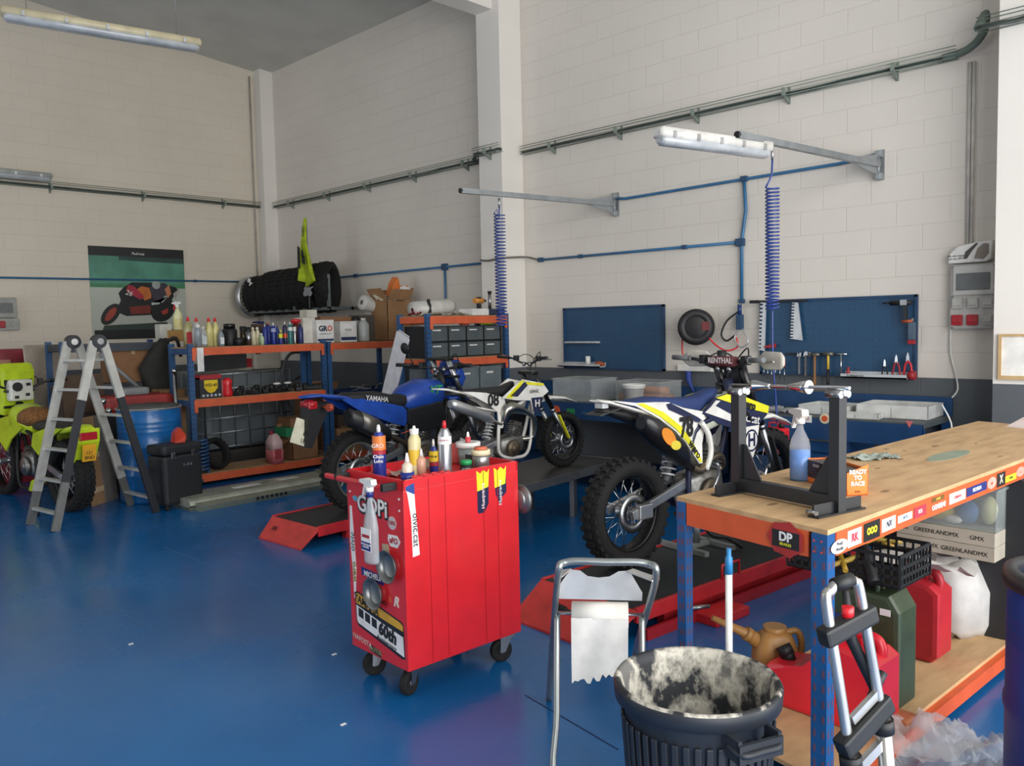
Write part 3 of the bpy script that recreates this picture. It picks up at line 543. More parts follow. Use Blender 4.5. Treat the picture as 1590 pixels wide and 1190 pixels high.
# items on the left bench
def tub(label,x,y,z,w,d,h,m=None,name='plastic_tub',cat='tub'):
    t=thing(name,label,cat,(x,y,z)); m=m or CLR
    o=MB().box((-w/2,-d/2,0),(w/2,d/2,.004)).box((-w/2,-d/2,0),(w/2,-d/2+.004,h)).box((-w/2,d/2-.004,0),(w/2,d/2,h)).box((-w/2,-d/2,0),(-w/2+.004,d/2,h)).box((w/2-.004,-d/2,0),(w/2,d/2,h)); o.build('body',m,t)
    MB().box((-w/2-.01,-d/2-.01,h-.012),(w/2+.01,-d/2,h)).box((-w/2-.01,d/2,h-.012),(w/2+.01,d/2+.01,h)).box((-w/2-.01,-d/2,h-.012),(-w/2,d/2,h)).box((w/2,-d/2,h-.012),(w/2+.01,d/2,h)).build('rim',m,t)
    return t
tub('clear plastic tub on the left bench in front of orange tubes',-5.35,6.45,zt+.002,.5,.4,.22)
o=tub('long clear plastic tub on the left bench holding orange tubes',-4.72,6.66,zt+.002,.52,.36,.20)
for k,(dz,c) in enumerate([(.03,'#b56a3c'),(.10,'#c97c47'),(.03,'#a95b35')]): tag(MB().cyl((-.25,0,0),(.25,0,0),.033).build('plastic_tube',mat(c,.5),loc=(-4.72,6.54+.08*k,zt+.045+dz-.03)),['lower front orange brown tube in the long clear tub','upper middle orange brown tube in the long clear tub','rear orange brown tube low in the long clear tub'][k],'tube','orange tubes in the clear tub')
P=G(984,613,zt+.1); P=GY(984,613,6.36); t=thing('bucket','white plastic bucket on the blue bench behind bike 78 seat','bucket',(P.x,6.36,zt)); MB().lathe([(0,.002),(.085,.002),(.10,.15),(.108,.15),(.108,.165),(.098,.165),(.085,.01),(0,.01)],28).build('body',WPL,t); MB().lathe([(.104,.165),(.112,.165),(.112,.185),(.104,.185),(.1,.178)],28,close=True).build('rim',WPL,t)
# white trays on the right bench
def tray_box(label,x,y,w,d,h,rz=0):
    t=thing('white_tray',label,'tray',(x,y,zt+.002),rz); TM=mat('#cfd0cc',.35); o=MB().box((-w/2,-d/2,0),(w/2,d/2,.006)).box((-w/2,-d/2,0),(w/2,-d/2+.008,h)).box((-w/2,d/2-.008,0),(w/2,d/2,h)).box((-w/2,-d/2,0),(-w/2+.008,d/2,h)).box((w/2-.008,-d/2,0),(w/2,d/2,h)); o.build('body',TM,t); MB().box((-w/2,-.004,0),(w/2,.004,h*.8)).box((-.004,-d/2,0),(.004,d/2,h*.8)).build('divider',TM,t)
tray_box('white plastic tray on the right bench nearest the wall corner',-2.35,6.62,.52,.40,.10,.05); tray_box('lower white plastic tray left of the larger one on right bench',-2.85,6.55,.40,.34,.075,-.05)
tray_box('small white tray lying on the front of the right bench',-2.55,6.32,.34,.15,.04,.1)
for k in range(2): tag(MB().crumple(14,10,.34,.24,.07,seed=5+k).build('plastic_bag',CLRW,loc=(-3.15-.3*k,6.45+.05*k,zt+.003)),['crumpled clear bag on the right bench left of white trays','second crumpled clear bag behind the balancing stand spindle'][k],'bag')
t=thing('tool_cup','white plate holding pens on wall left of motorcycle handlebar','holder',GY(1080,572,YC-.02)); MB().box((-.19,-.03,-.03),(.19,.01,.035),.01).build('plate',WPL,t)
o=MB().tube(smooth_path([GY(1069,577,YC-.05),GY(1070,592,YC-.06),GY(1078,610,YC-.07)],4),[.03,.03,.03,.03,.027,.022,.016,.01,.006],8); tag(o.build('strap_bundle',mat('#253f8c',.6)),'dark blue strap bundle hanging under the small pegboard gap','strap')
P=G(1209,672,.6)
t=bpy.data.objects['petrol_can']; t.location=GY(1206,680,5.9)
t.location.z=t.location.z-.12
MB().box((-.085,-.05,0),(.085,.05,.20),.02).build('body',RED,t); MB().cyl((.04,0,.20),(.04,0,.235),.02).build('cap',BLK,t); MB().box((-.06,-.052,.08),(.06,-.05,.12)).build('label',mat('#6b2f28'),t); MB().tube([(-.06,0,.19),(-.06,0,.235),(.01,0,.235),(.01,0,.19)],.008,6).build('handle',RED,t)
# a stool-height box carries the can
tag(MB().box((-.14,-.12,0),(.14,.12,t.location.z-.002)).box((-.15,-.13,t.location.z-.03),(.15,.13,t.location.z-.002)).build('storage_box',BNCH,loc=(t.location.x,t.location.y,0)),'dark blue box carrying the red petrol can before the benches','box')
# ---------------- motorcycles (local frame: x forward, y left, z up, origin at the rear axle)
RIMB=mat('#1b1c1e',.35,.4); SPK=mat('#cfd2d4',.25,1.); ENG=mat('#8d8c88',.42,.85,var=.15,scale=22); ENGD=mat('#3a3937',.5,.6,var=.15,scale=22)
def wheel(par,name,x,Rr,w,rim=RIMB,spokes=28,rd=.72,disc_side=-1,nk=34,hubr=.045):
    t=thing(name,None,None,(x,0,0)); t.parent=par
    X=Matrix.Rotation(R(90),4,'X')
    prof=[(Rr*rd,-w*.34),(Rr*.80,-w*.48),(Rr*.90,-w*.5),(Rr*.965,-w*.36),(Rr*.975,0),(Rr*.965,w*.36),(Rr*.90,w*.5),(Rr*.80,w*.48),(Rr*rd,w*.34),(Rr*rd,0)]
    o=MB().lathe(prof,48,M=X,close=True)
    for k in range(nk):
        for s_,zz in ((0,-w*.32),(.5,0),(0,w*.32)):
            a=2*PI*(k+s_)/nk; M=X@Matrix.Rotation(a,4,'Z')@Matrix.Translation((Rr*(.975 if zz==0 else .95),0,zz)); o.box((-.006,-Rr*.045,-w*.12),(Rr*.045,Rr*.045,w*.12),M=M)
    o.build('tire',RUB,t)
    MB().lathe([(Rr*(rd-.06),-w*.26),(Rr*(rd+.015),-w*.34),(Rr*(rd+.015),w*.34),(Rr*(rd-.06),w*.26),(Rr*(rd-.045),0)],44,M=X,close=True).build('rim',rim,t)
    MB().lathe([(0,-.075),(.018,-.075),(hubr,-.05),(.028,-.03),(.028,.03),(hubr,.05),(.018,.075),(0,.075)],20,M=X).build('hub',ALU,t)
    d=MB().lathe([(Rr*.20,-.003),(Rr*.36,-.003),(Rr*.36,.003),(Rr*.20,.003)],30,M=Matrix.Translation((0,disc_side*.062,0))@X,close=True)
    for k in range(6): a=2*PI*k/6; d.bar((hubr*.7*math.cos(a),disc_side*.062,hubr*.7*math.sin(a)),(Rr*.22*math.cos(a+.3),disc_side*.062,Rr*.22*math.sin(a+.3)),.004,.012,up=(0,1,0))
    d.build('brake_disc',STL,t)
    s0=None
    for k in range(spokes):
        a=2*PI*k/spokes; sgn=1 if k%2 else -1; off=(.35 if (k//2)%2 else -.35)
        mb=None
        if s0 is None or s0.get((sgn,off)) is None:
            s0=s0 or {}
            me=MB().cyl((hubr*math.cos(off),sgn*.045,hubr*math.sin(off)),(Rr*(rd-.05),sgn*.008,0),.0022,n=5)
            o=me.build('spoke',SPK,t); s0[(sgn,off)]=o
        else:
            o=s0[(sgn,off)].copy(); C.objects.link(o); o.parent=t
        o.rotation_euler=(0,-a,0)
    return t
def mirror_pair(name,fn,m,par):
    for s_ in (1,-1): fn(s_).build(name,m,par)
def poly_panel(par,name,pts,y,th,m,side=-1,bev=.0,inc=None):
    y0=[side*(y+(0 if inc is None else inc[i])) for i in range(len(pts))]; y1=[a-side*th for a in y0]
    return MB().prism(pts,y0,y1,'y',bev=bev).build(name,m,par)
def bike_core(t,wb=1.48,Rr=.325,Rf=.345,k=1.,wr=.13,wf=.095,rim=RIMB,frame=mat('#26355a',.4),fork=BLKG,barz=.90,barx=1.0,steer=0.,guards=True,engine=True,rimf=None,plastic_fork=None,headz=.62,barw=.40,spokes=28):
    s=k
    wheel(t,'rear_wheel',0,Rr,wr,rim,spokes); 
    fw=wheel(t,'front_wheel',wb,Rf,wf,rimf or rim,spokes,rd=.78)
    fw.location.z=Rf-Rr
    for q in (1,-1): MB().bar((-.06*s,q*.10*s,.0),(.50*s,q*.075*s,.13*s),.028*s,.055*s,bev=.006).build('swingarm',ALU,t)
    MB().cyl((0,-.12*s,0),(0,.12*s,0),.012,n=10).build('axle',STL,t)
    for q in (1,-1):
        MB().tube(smooth_path([(1.02*s,q*.02,headz*s),(.80*s,q*.09*s,.53*s),(.52*s,q*.10*s,.44*s),(.46*s,q*.10*s,.12*s),(.50*s,q*.10*s,-.02*s),(.70*s,q*.10*s,-.07*s),(.92*s,q*.08*s,.0),(1.05*s,q*.02*s,(headz-.12)*s)],5),.019*s,8).build('frame_rail',frame,t)
        MB().tube([(.50*s,q*.09*s,.46*s),(.05*s,q*.06*s,.56*s)],.012*s,6).build('subframe',frame,t)
    MB().cyl((1.0*s,0,(headz+.12)*s),(1.055*s,0,(headz-.08)*s),.034*s).build('steering_head',frame,t)
    if engine:
        e=MB().loft([(.50*s,0,.06*s,.05*s,.08*s),(.54*s,0,.05*s,.095*s,.12*s),(.70*s,0,.06*s,.115*s,.13*s),(.82*s,0,.08*s,.09*s,.10*s),(.87*s,0,.08*s,.05*s,.05*s)],16,3.2).build('engine',ENG,t)
        for q in (1,-1):
            X=Matrix.Translation((.66*s,q*.115*s,.04*s))@Matrix.Rotation(R(90),4,'X')
            MB().lathe([(0,-.02),(.085*s,-.02),(.095*s,0),(.085*s,.02),(0,.02)],24,M=X).lathe([(0,-.035),(.045*s,-.035),(.05*s,.035),(0,.035)],18,M=X).build('side_cover',mat('#6e6252',.45,.6,var=.15,scale=20) if q<0 else ENG,t)
        c=MB(); c.loft([(0,0,0,.06*s,.07*s),(.20*s,0,0,.06*s,.07*s)],14,3,M=Matrix.Translation((.74*s,0,.13*s))@Matrix.Rotation(R(-72),4,'Y')); c.build('cylinder',ENG,t)
        f=MB()
        for i in range(6): f.box((-.075*s,-.075*s,.02*s+i*.024*s),(.075*s,.075*s,.028*s+i*.024*s),M=Matrix.Translation((.74*s,0,.14*s))@Matrix.Rotation(R(18),4,'Y'))
        tag(f.build('cooling_fin',ENG,t),kind='stuff')
    # shock
    MB().cyl((.36*s,-.0,.14*s),(.48*s,0,.42*s),.02*s).build('shock_absorber',GRY,t)
    MB().tube(helix((.365*s,0,.16*s),(.455*s,0,.37*s),.045*s,6,14),.007*s,6).build('shock_spring',mat('#d9dadb',.35,.3),t)
    # fork and bars
    rake=(wb-1.02*s)/(headz*s+.2*s)
    zt_=.86*s; top=(1.0*s,zt_); bot=(wb-.0,Rf-Rr)
    for q in (1,-1):
        y=q*.10*s; mid=(top[0]+(bot[0]-top[0])*.52,top[1]+(bot[1]-top[1])*.52)
        MB().cyl((top[0],y,top[1]),(mid[0],y,mid[1]),.027*s).build('fork_tube',fork,t)
        MB().cyl((mid[0],y,mid[1]),(bot[0]-.02*s,y,bot[1]),.022*s).cyl((mid[0],y,mid[1]),(mid[0]+.01,y,mid[1]-.03),.030*s).build('fork_slider',STL if not plastic_fork else STL,t)
        if plastic_fork: MB().bar((mid[0]+.05,y*1.25,mid[1]-.08*s),(bot[0]-.02,y*1.25,bot[1]+.02),.02*s,.065*s,up=(0,1,0),bev=.006).build('fork_guard',plastic_fork,t)
    for zf,ln in ((.90,.075),(.70,.075)):
        p=(top[0]+(bot[0]-top[0])*(.86-zf)/.86*1.0,zf*s)
        MB().box((-.045*s,-.13*s,-.014),(.045*s,.13*s,.014),.008,M=Matrix.Translation((p[0] if zf<.86 else top[0],0,min(p[1],zt_)))).build('triple_clamp',BLKG,t)
    h=thing('handlebar',None,None,(top[0]-.01,0,zt_+.02)); h.parent=t; h.rotation_euler=(0,0,steer)
    return h,top,bot

def bars(h,s=1.,w=.40,rise=.07,guards=None,pad=None,grip=BLK,barm=BLKG,back=.07):
    MB().tube(smooth_path([(-back*s,w*s,rise*s+.01),(-.02*s,.24*s,rise*s),(.0,.12*s,.01),(0,0,0),(0,-.12*s,.01),(-.02*s,-.24*s,rise*s),(-back*s,-w*s,rise*s+.01)],5),.011*s,8).build('bar',barm,h)
    for q in (1,-1):
        MB().cyl((-.04*s,q*.27*s,rise*s+.004),(-back*s-.004,q*(w+.005)*s,rise*s+.011),.017*s,n=12).cyl((-.04*s,q*.27*s,rise*s+.004),(-.042*s,q*.275*s,rise*s+.004),.024*s,n=12).build('grip',grip,h)
        MB().tube(smooth_path([(.0,q*.22*s,rise*s-.01),(.045*s,q*.28*s,rise*s-.01),(.03*s,q*.40*s,rise*s-.005)],4),.006*s,6).build('lever',ALU,h)
        MB().box((-.02*s,q*.19*s-.02*s,rise*s-.03*s),(.04*s,q*.19*s+.025*s,rise*s+.03*s),.006).build('control_clamp',BLK,h)
        MB().cyl((.0,q*.05*s,-.03*s),(0,q*.05*s,.02*s),.018*s).build('bar_mount',STL,h)
    MB().tube(smooth_path([(.02*s,.2*s,rise*s),(.10*s,.12*s,.10*s),(.12*s,0,.03*s),(.10*s,-.05*s,-.2*s)],5),.005*s,6).build('cable',BLK,h)
    MB().tube(smooth_path([(.02*s,-.2*s,rise*s),(.11*s,-.1*s,.13*s),(.10*s,.03*s,-.02*s),(.07*s,.06*s,-.25*s)],5),.005*s,6).build('cable',BLK,h)
    if pad: 
        MB().loft([(-.11*s,0,0,.028*s,.03*s),(-.10*s,0,0,.035*s,.035*s),(.10*s,0,0,.035*s,.035*s),(.11*s,0,0,.028*s,.03*s)],14,3,M=Matrix.Translation((0,0,.045*s))@Matrix.Rotation(R(90),4,'Z')).build('bar_pad',pad,h)
        text('RENTHAL',.05*s,mat('#e9dada',.5),h,(-.037*s,0,.05*s),right=(0,-1,0),up=(0,0,1),bold=.0015)
    if guards:
        for q in (1,-1):
            MB().loft([(-.115*s,0,0,.01*s,.03*s),(-.09*s,.0,0,.012*s,.055*s),(.05*s,.01*s,0,.012*s,.06*s),(.115*s,0,0,.01*s,.025*s)],14,3,M=Matrix.Translation((.075*s,q*.34*s,rise*s+.0))@Matrix.Rotation(R(90+q*8),4,'Z')).build('handguard',guards,h)
            MB().tube(smooth_path([(.0,q*.22*s,rise*s),(.06*s,q*.25*s,rise*s),(.075*s,q*.34*s,rise*s)],3),.008*s,6).build('guard_mount',BLK,h)

def seat(t,secs,m): return MB().loft(secs,18,3.2).build('seat',m,t)

# ---- bike 78 (nearest, on the black and red lift)
S78=('motorcycle','white navy and yellow dirt bike numbered 78 standing on the near lift','motorcycle')
t=thing(*S78,(-2.964,3.943,.495),R(84)); b78=t
NV=mat('#1e2547',.4,coat=.2); NSEAT=mat('#24386a',.75,bump=.1,scale=60); PW=mat('#e8e6df',.3,coat=.2); PY=mat('#e6e02a',.35)
h,top,bot=bike_core(t,wb=1.45,frame=mat('#1c2340',.4),plastic_fork=BLK,wr=.145,steer=R(-9)); h.location.z-=.065; h.location.x-=.03
bars(h,1.,.41,.055,guards=mat('#d8d3c8',.3,alpha=.85),pad=mat('#5f2b2f',.6),grip=mat('#6f7173',.6))
seat(t,[(-.12,0,.645,.03,.012),(-.05,0,.64,.07,.03),(.15,0,.63,.085,.05),(.40,0,.60,.08,.055),(.58,0,.595,.07,.055),(.72,0,.64,.055,.05),(.80,0,.665,.03,.03)],NSEAT)
MB().loft([(.52,0,.46,.06,.04),(.62,0,.50,.11,.09),(.80,0,.55,.12,.10),(.93,0,.57,.09,.09),(.99,0,.58,.04,.05)],16,2.6).build('fuel_tank',mat('#c6cbb8',.35),t)
MB().cyl((.84,0,.64),(.83,0,.69),.035).build('tank_cap',BLK,t)
MB().loft([(-.30,0,.685,.045,.006),(-.24,0,.675,.07,.010),(-.10,0,.635,.085,.014),(.10,0,.58,.09,.016),(.20,0,.54,.07,.02)],14,2.6).build('rear_fender',PW,t)
MB().loft([(-.28,0,.625,.03,.006),(-.24,0,.625,.05,.015),(-.10,0,.59,.06,.03),(.15,0,.50,.06,.03)],12,2.6).build('plate_holder',BLK,t)
MB().bar((-.32,0,.605),(-.12,0,.64),.13,.006,up=(0,0,1)).build('number_bracket',mat('#3b3d3c',.6),t)
MB().box((-.27,-.03,.64),(-.22,.03,.668)).build('rear_light',mat('#c0c3c4',.4),t)
for sd in (-1,1):
    pp=poly_panel(t,'side_panel',[(-.22,.685),(-.05,.66),(.10,.655),(.22,.645),(.36,.60),(.56,.56),(.58,.50),(.53,.36),(.52,.24),(.49,.24),(.40,.35),(.28,.46),(.14,.55),(-.05,.64),(-.20,.675)],.105,.012,PW,sd,inc=[-.03,-.01,0,0,0,0,0,.01,.02,.02,.01,.01,0,-.01,-.03])
    poly_panel(t,'yellow_strip',[(-.05,.655),(.14,.565),(.28,.475),(.40,.365),(.49,.25),(.515,.25),(.45,.36),(.33,.485),(.17,.59),(.0,.655)],.109,.004,PY,sd,inc=[-.01,0,.01,.01,.02,.02,.01,.01,0,-.01])
    poly_panel(t,'navy_stripe',[(.20,.635),(.24,.638),(.50,.53),(.54,.50),(.48,.50),(.22,.60)],.109,.004,NV,sd,inc=[0,0,0,.01,.01,0])
    text('78',.17,BLK,pp,(.375,sd*.119,.475),right=(-sd*1,0,.0) if sd<0 else (-1,0,0),up=(.28,0,1),bold=.006,sx=.75)
    text('wero',.065,BLK,pp,(.445,sd*.126,.335),right=(.62*-sd,0,-.72*-sd),up=(.7,0,.7),bold=.002)
    poly_panel(t,'radiator_shroud',[(.54,.55),(.66,.64),(.84,.665),(1.02,.60),(1.20,.545),(1.19,.49),(1.06,.42),(1.00,.36),(.92,.33),(.86,.42),(.70,.47)],.13,.014,NV,sd,inc=[-.02,-.01,-.01,.01,.01,.015,.02,.02,.02,.0,-.01])
    poly_panel(t,'yellow_strip',[(.66,.64),(.84,.667),(1.02,.603),(1.21,.547),(1.19,.50),(1.02,.54),(.80,.60)],.137,.005,PY,sd,inc=[-.01,-.01,.01,.01,.015,.01,-.005])
    poly_panel(t,'white_flash',[(.56,.555),(.63,.60),(.92,.475),(.80,.50),(.86,.46)],.137,.004,PW,sd,inc=[-.02,-.01,0,-.01,0])
    poly_panel(t,'white_flash',[(.60,.575),(.655,.625),(.70,.62),(.62,.565)],.139,.004,PW,sd,inc=[-.02,-.01,-.01,-.02])
    q=poly_panel(t,'radiator_panel',[(.90,.43),(1.09,.43),(1.06,.30),(1.02,.22),(.93,.24)],.142,.01,PW,sd,inc=[.01]*5)
    text('H',.12,NV,q,(1.0,sd*.155,.335),right=(-sd,0,0),bold=.004); MB().prism(disc(1.0,.335,.075,.075,0,24)+disc(1.0,.335,.06,.06,0,24)[::-1][:0],sd*.152,sd*.1535,'y').build('round_badge',NV,q); MB().prism(disc(1.0,.335,.062,.062,0,24),sd*.1535,sd*.1545,'y').build('badge_face',PW,q)
    text('oivic.cat' ,.085,PW,t,(.96,sd*.151,.49),right=(-sd,0,.22*sd),up=(.22*1,0,1),bold=.001); text('wero',.075,BLK,t,(.97,sd*.153,.575),right=(-sd,0,.25*sd),up=(.25,0,1),bold=.003)
MB().loft([(1.14,0,.44,.05,.02),(1.28,0,.46,.075,.025),(1.45,0,.46,.07,.02),(1.62,0,.41,.06,.012),(1.72,0,.37,.04,.006)],14,2.4).build('front_fender',PW,t)
MB().prism([(1.06,.80),(1.11,.84),(1.20,.58),(1.14,.50),(1.09,.60)],-.08,.08,'y',bev=.02).build('headlight_mask',mat('#2a2c31',.45),t)
MB().cyl((1.02,.06,.86),(1.02,.06,.93),.03).build('speedometer',BLK,t)
mf=MB().loft([(-.06,-.13,.545,.035,.035),(-.04,-.13,.54,.055,.058),(.05,-.13,.49,.075,.085),(.28,-.13,.34,.075,.085),(.40,-.125,.25,.04,.045)],18,2.5).build('muffler',mat('#17181c',.3),t)
MB().prism(disc(.10,.455,.075,.04,R(-40)),-.211,-.205,'y').build('orange_sticker',mat('#e08a2e',.4),mf); MB().prism(disc(.16,.40,.045,.028,R(-10)),-.2125,-.205,'y').build('yellow_sticker',mat('#d8c743',.4),mf)
MB().tube(smooth_path([(.40,-.12,.26),(.52,-.14,.20),(.62,-.12,.24),(.78,-.09,.26),(.90,-.03,.18),(.84,0,.12)],5),.024,10).build('exhaust_pipe',mat('#8d7f6c',.35,.9),t)
MB().tube(smooth_path([(.50,-.13,.50),(.56,-.14,.42),(.57,-.15,.30),(.52,-.15,.20)],4),.018,8).build('frame_guard',PW,t)
MB().box((-.02,-.13,-.03),(.10,-.09,.06),.01).build('brake_caliper',ALU,t)
MB().tube([(.52,-.12,-.03),(.53,-.22,-.04)],.016,8).box((.48,-.25,-.05),(.58,-.18,-.03)).build('foot_peg',STL,t)
MB().tube(smooth_path([(.60,-.16,.04),(.66,-.18,.16),(.62,-.2,.24)],3),.009,7).build('kick_starter',ALU,t)
MB().tube(smooth_path([(.75,.0,.6),(.95,-.16,.55),(1.1,-.12,.40),(1.12,-.06,.2)],4),.009,7).build('brake_hose',BLK,t)

for c_ in t.children:
    if c_.name.split('.')[0] in ('side_panel','yellow_strip','navy_stripe','seat','fuel_tank','tank_cap','rear_fender','plate_holder','number_bracket','rear_light','radiator_shroud','white_flash','radiator_panel','muffler','lettering','frame_guard'): c_.location.x+=.05
# ---- bike 08 (small, on the grey bench lift)
t=thing('motorcycle','small white and yellow dirt bike numbered 08 on grey lift table','motorcycle',(-4.74,4.2,.63),R(85)); b08=t
k8=.72
h,top,bot=bike_core(t,wb=1.10,Rr=.205,Rf=.235,k=k8,wr=.09,wf=.075,frame=PW,plastic_fork=PY,spokes=24,headz=.62)
t.location.z=.615
bars(h,k8,.42,.06,grip=BLK)
h.location.z+=.055
seat(t,[(-.10,0,.50,.03,.01),(-.02,0,.50,.05,.02),(.20,0,.49,.055,.035),(.42,0,.485,.05,.04),(.54,0,.53,.035,.03)],BLK)
MB().loft([(.40,0,.40,.05,.05),(.52,0,.43,.085,.08),(.66,0,.45,.06,.06)],14,2.6).build('fuel_tank',BLK,t)
MB().loft([(-.22,0,.545,.035,.006),(-.12,0,.535,.05,.01),(.05,0,.49,.055,.014),(.12,0,.46,.05,.012)],12,2.6).build('rear_fender',PW,t)
for sd in (-1,1):
    pp=poly_panel(t,'side_panel',[(-.02,.515),(.10,.505),(.22,.49),(.40,.44),(.42,.34),(.38,.20),(.34,.20),(.33,.33),(.24,.40),(.10,.47)],.075,.01,PW,sd)
    text('08',.13,BLK,pp,(.285,sd*.081,.425),right=(-sd,0,0),up=(.15,0,1),bold=.004,sx=.85)
    poly_panel(t,'radiator_shroud',[(.36,.44),(.50,.53),(.58,.575),(.80,.53),(.86,.46),(.79,.42),(.74,.30),(.68,.32),(.66,.40),(.52,.41)],.095,.01,PW,sd)
    poly_panel(t,'yellow_strip',[(.40,.44),(.56,.565),(.60,.57),(.46,.43)],.099,.004,PY,sd); poly_panel(t,'navy_stripe',[(.44,.45),(.60,.555),(.66,.55),(.52,.44)],.099,.004,NV,sd)
    q=poly_panel(t,'navy_plate',[(.665,.42),(.79,.42),(.745,.30),(.685,.31)],.104,.004,NV,sd); text('H',.08,PW,q,(.725,sd*.105,.37),right=(-sd,0,0),bold=.002)
    text('oivic',.055,BLK,t,(.70,sd*.1,.475),right=(-sd,0,0)); poly_panel(t,'yellow_strip',[(.60,.555),(.80,.53),(.80,.51),(.62,.53)],.101,.004,PY,sd)
    for kk in ('fork_guard',): pass
MB().loft([(.82,0,.37,.03,.01),(.94,0,.40,.06,.016),(1.10,0,.385,.05,.012),(1.25,0,.34,.03,.005)],12,2.4).build('front_fender',PW,t)
MB().loft([(-.14,-.085,.43,.03,.03),(-.10,-.085,.42,.04,.045),(.20,-.085,.31,.04,.045),(.28,-.08,.27,.02,.02)],14,2.5).build('muffler',ALU,t)
MB().tube(smooth_path([(.28,-.08,.27),(.36,-.09,.24),(.42,-.09,.35),(.56,-.10,.33),(.70,-.09,.24),(.72,-.05,.10),(.62,-.01,.08)],6),[.012]*7+[.02,.028,.035,.042,.048,.052,.054,.052,.046,.040,.034,.03,.026,.024]+[.022]*16,12).build('expansion_chamber',mat('#a9a7a0',.25,1.),t)

# ---- blue bike behind the trolley
t=thing('motorcycle','blue trail bike with black seat and silencer behind the red trolley','motorcycle',(-5.6,3.84,.476),R(95)); bbl=t
YB_=mat('#1f4aa8',.35,coat=.2,var=.08); BSEAT=mat('#191a1d',.7)
h,top,bot=bike_core(t,wb=1.42,Rr=.325,Rf=.345,frame=BLK,rim=mat('#b9b4a8',.35,.9),fork=STL,wr=.13,steer=R(10)); h.location.z-=.11
bars(h,1.,.40,.03,grip=BLK,back=.10)
MB().loft([(-.16,0,.60,.06,.02),(-.08,0,.60,.10,.04),(.20,0,.57,.12,.06),(.42,0,.52,.11,.06),(.58,0,.55,.09,.06),(.64,0,.60,.06,.03)],16,3).build('seat',BSEAT,t)
MB().loft([(.44,0,.52,.07,.05),(.54,0,.53,.13,.12),(.72,0,.56,.16,.14),(.90,0,.56,.13,.13),(1.0,0,.58,.06,.07)],18,2.6).build('fuel_tank',YB_,t)
MB().loft([(-.50,0,.635,.05,.008),(-.38,0,.64,.085,.014),(-.18,0,.61,.10,.02),(.05,0,.55,.10,.03)],14,2.8).build('rear_fender',YB_,t)
for sd in (-1,1):
    poly_panel(t,'side_panel',[(-.22,.60),(-.02,.59),(.18,.55),(.42,.49),(.50,.42),(.44,.32),(.30,.36),(.10,.44),(-.05,.50)],.125,.02,YB_,sd,bev=.006)
    poly_panel(t,'black_cover',[(.46,.46),(.86,.50),(.92,.36),(.80,.26),(.55,.26),(.46,.34)],.15,.05,mat('#222326',.4),sd,bev=.01)
text('YAMAHA',.058,mat('#cfcfd2',.5),t,(.14,-.127,.575),right=(1,0,-.15),up=(.15,0,1),bold=.001); text('XT',.11,mat('#37a070',.5),t,(.76,-.158,.60),right=(1,0,0),up=(0,-.3,1),bold=.004,shear=.3)
mf=MB().loft([(-.20,-.16,.46,.05,.05),(-.18,-.16,.455,.07,.075),(.10,-.16,.33,.075,.085),(.20,-.16,.28,.06,.06)],18,2.5).build('muffler',mat('#1f1f20',.4),t); MB().loft([(-.10,-.165,.43,.074,.078),(.08,-.165,.345,.078,.084)],18,2.5).build('heat_shield',mat('#77746d',.35,.7),mf)
MB().tube(smooth_path([(.20,-.16,.28),(.40,-.16,.18),(.60,-.13,.02),(.85,-.08,.0),(.90,-.04,.15)],5),.022,9).build('exhaust_pipe',mat('#5e5348',.4,.8),t)
MB().ball((-.44,0,.575),.05,(1,1.4,.8)).box((-.48,-.06,.54),(-.40,.06,.60),.01).build('tail_light',mat('#a31a22',.3),t)
MB().prism([(-.48,.56),(-.28,.58),(-.32,.48),(-.46,.24),(-.50,.25)],-.05,.05,'y').build('mudflap',BLK,t)
pl=MB().bar((-.53,0,.27),(-.46,0,.45),.20,.006,up=(1,0,1)).build('licence_plate',mat('#d9d6bd',.5),t)
text('C 2\n7 8\n5 8 K',.06,BLK,pl,(-.503,0,.36),right=(0,-1,0),up=(.36,0,.93),bold=.001)
for q in (1,-1): MB().cyl((-.36,q*.07,.55),(-.36,q*.15,.55),.012).cyl((-.375,q*.15,.55),(-.34,q*.15,.55),.03).build('indicator',mat('#a8452a',.35),t)
MB().loft([(1.05,0,.50,.06,.02),(1.25,0,.50,.09,.03),(1.45,0,.47,.08,.02),(1.66,0,.40,.04,.01)],12,2.4).build('front_fender',YB_,t)
MB().prism([(1.08,.68),(1.10,.82),(1.14,.85),(1.22,.68),(1.17,.60)],-.12,.12,'y',bev=.03).build('headlight_mask',YB_,t)
for q in (1,):
    MB().tube([(1.0,q*.34,.80),(.98,q*.40,.92)],.006,6).lathe([(0,-.008),(.05,-.008),(.055,0),(.05,.008),(0,.008)],20,M=Matrix.Translation((.97,q*.42,.955))@Matrix.Rotation(R(80),4,'Y')).build('mirror',BLK,t)

# ---- lime bike at the left frame edge
LIME=mat('#c4dd28',.35,coat=.2)
rr=G(92,801,0); t=thing('motorcycle','fluorescent lime enduro bike behind the ladder at the left edge','motorcycle',(rr.x-.12,rr.y+.15,.335),R(187)); blm=t
h,top,bot=bike_core(t,wb=1.45,Rr=.33,Rf=.345,frame=BLK,wr=.17,fork=BLKG,steer=R(-12),rim=RIMB,barz=.9)
bars(h,1.,.41,.06)
seat(t,[(.02,0,.53,.06,.02),(.10,0,.55,.09,.04),(.35,0,.54,.09,.05),(.55,0,.55,.08,.05),(.66,0,.60,.05,.03)],mat('#35352e',.7))
MB().ball((.62,.02,.62),.13,(1.3,1.2,.75),16).jitter(.006).build('sheepskin_cover',mat('#8e6136',.95,var=.15,bump=.6,scale=50),t)
MB().loft([(.56,0,.52,.08,.06),(.66,0,.56,.15,.12),(.85,0,.60,.17,.14),(1.0,0,.62,.08,.08)],16,2.8).build('fuel_tank',LIME,t)
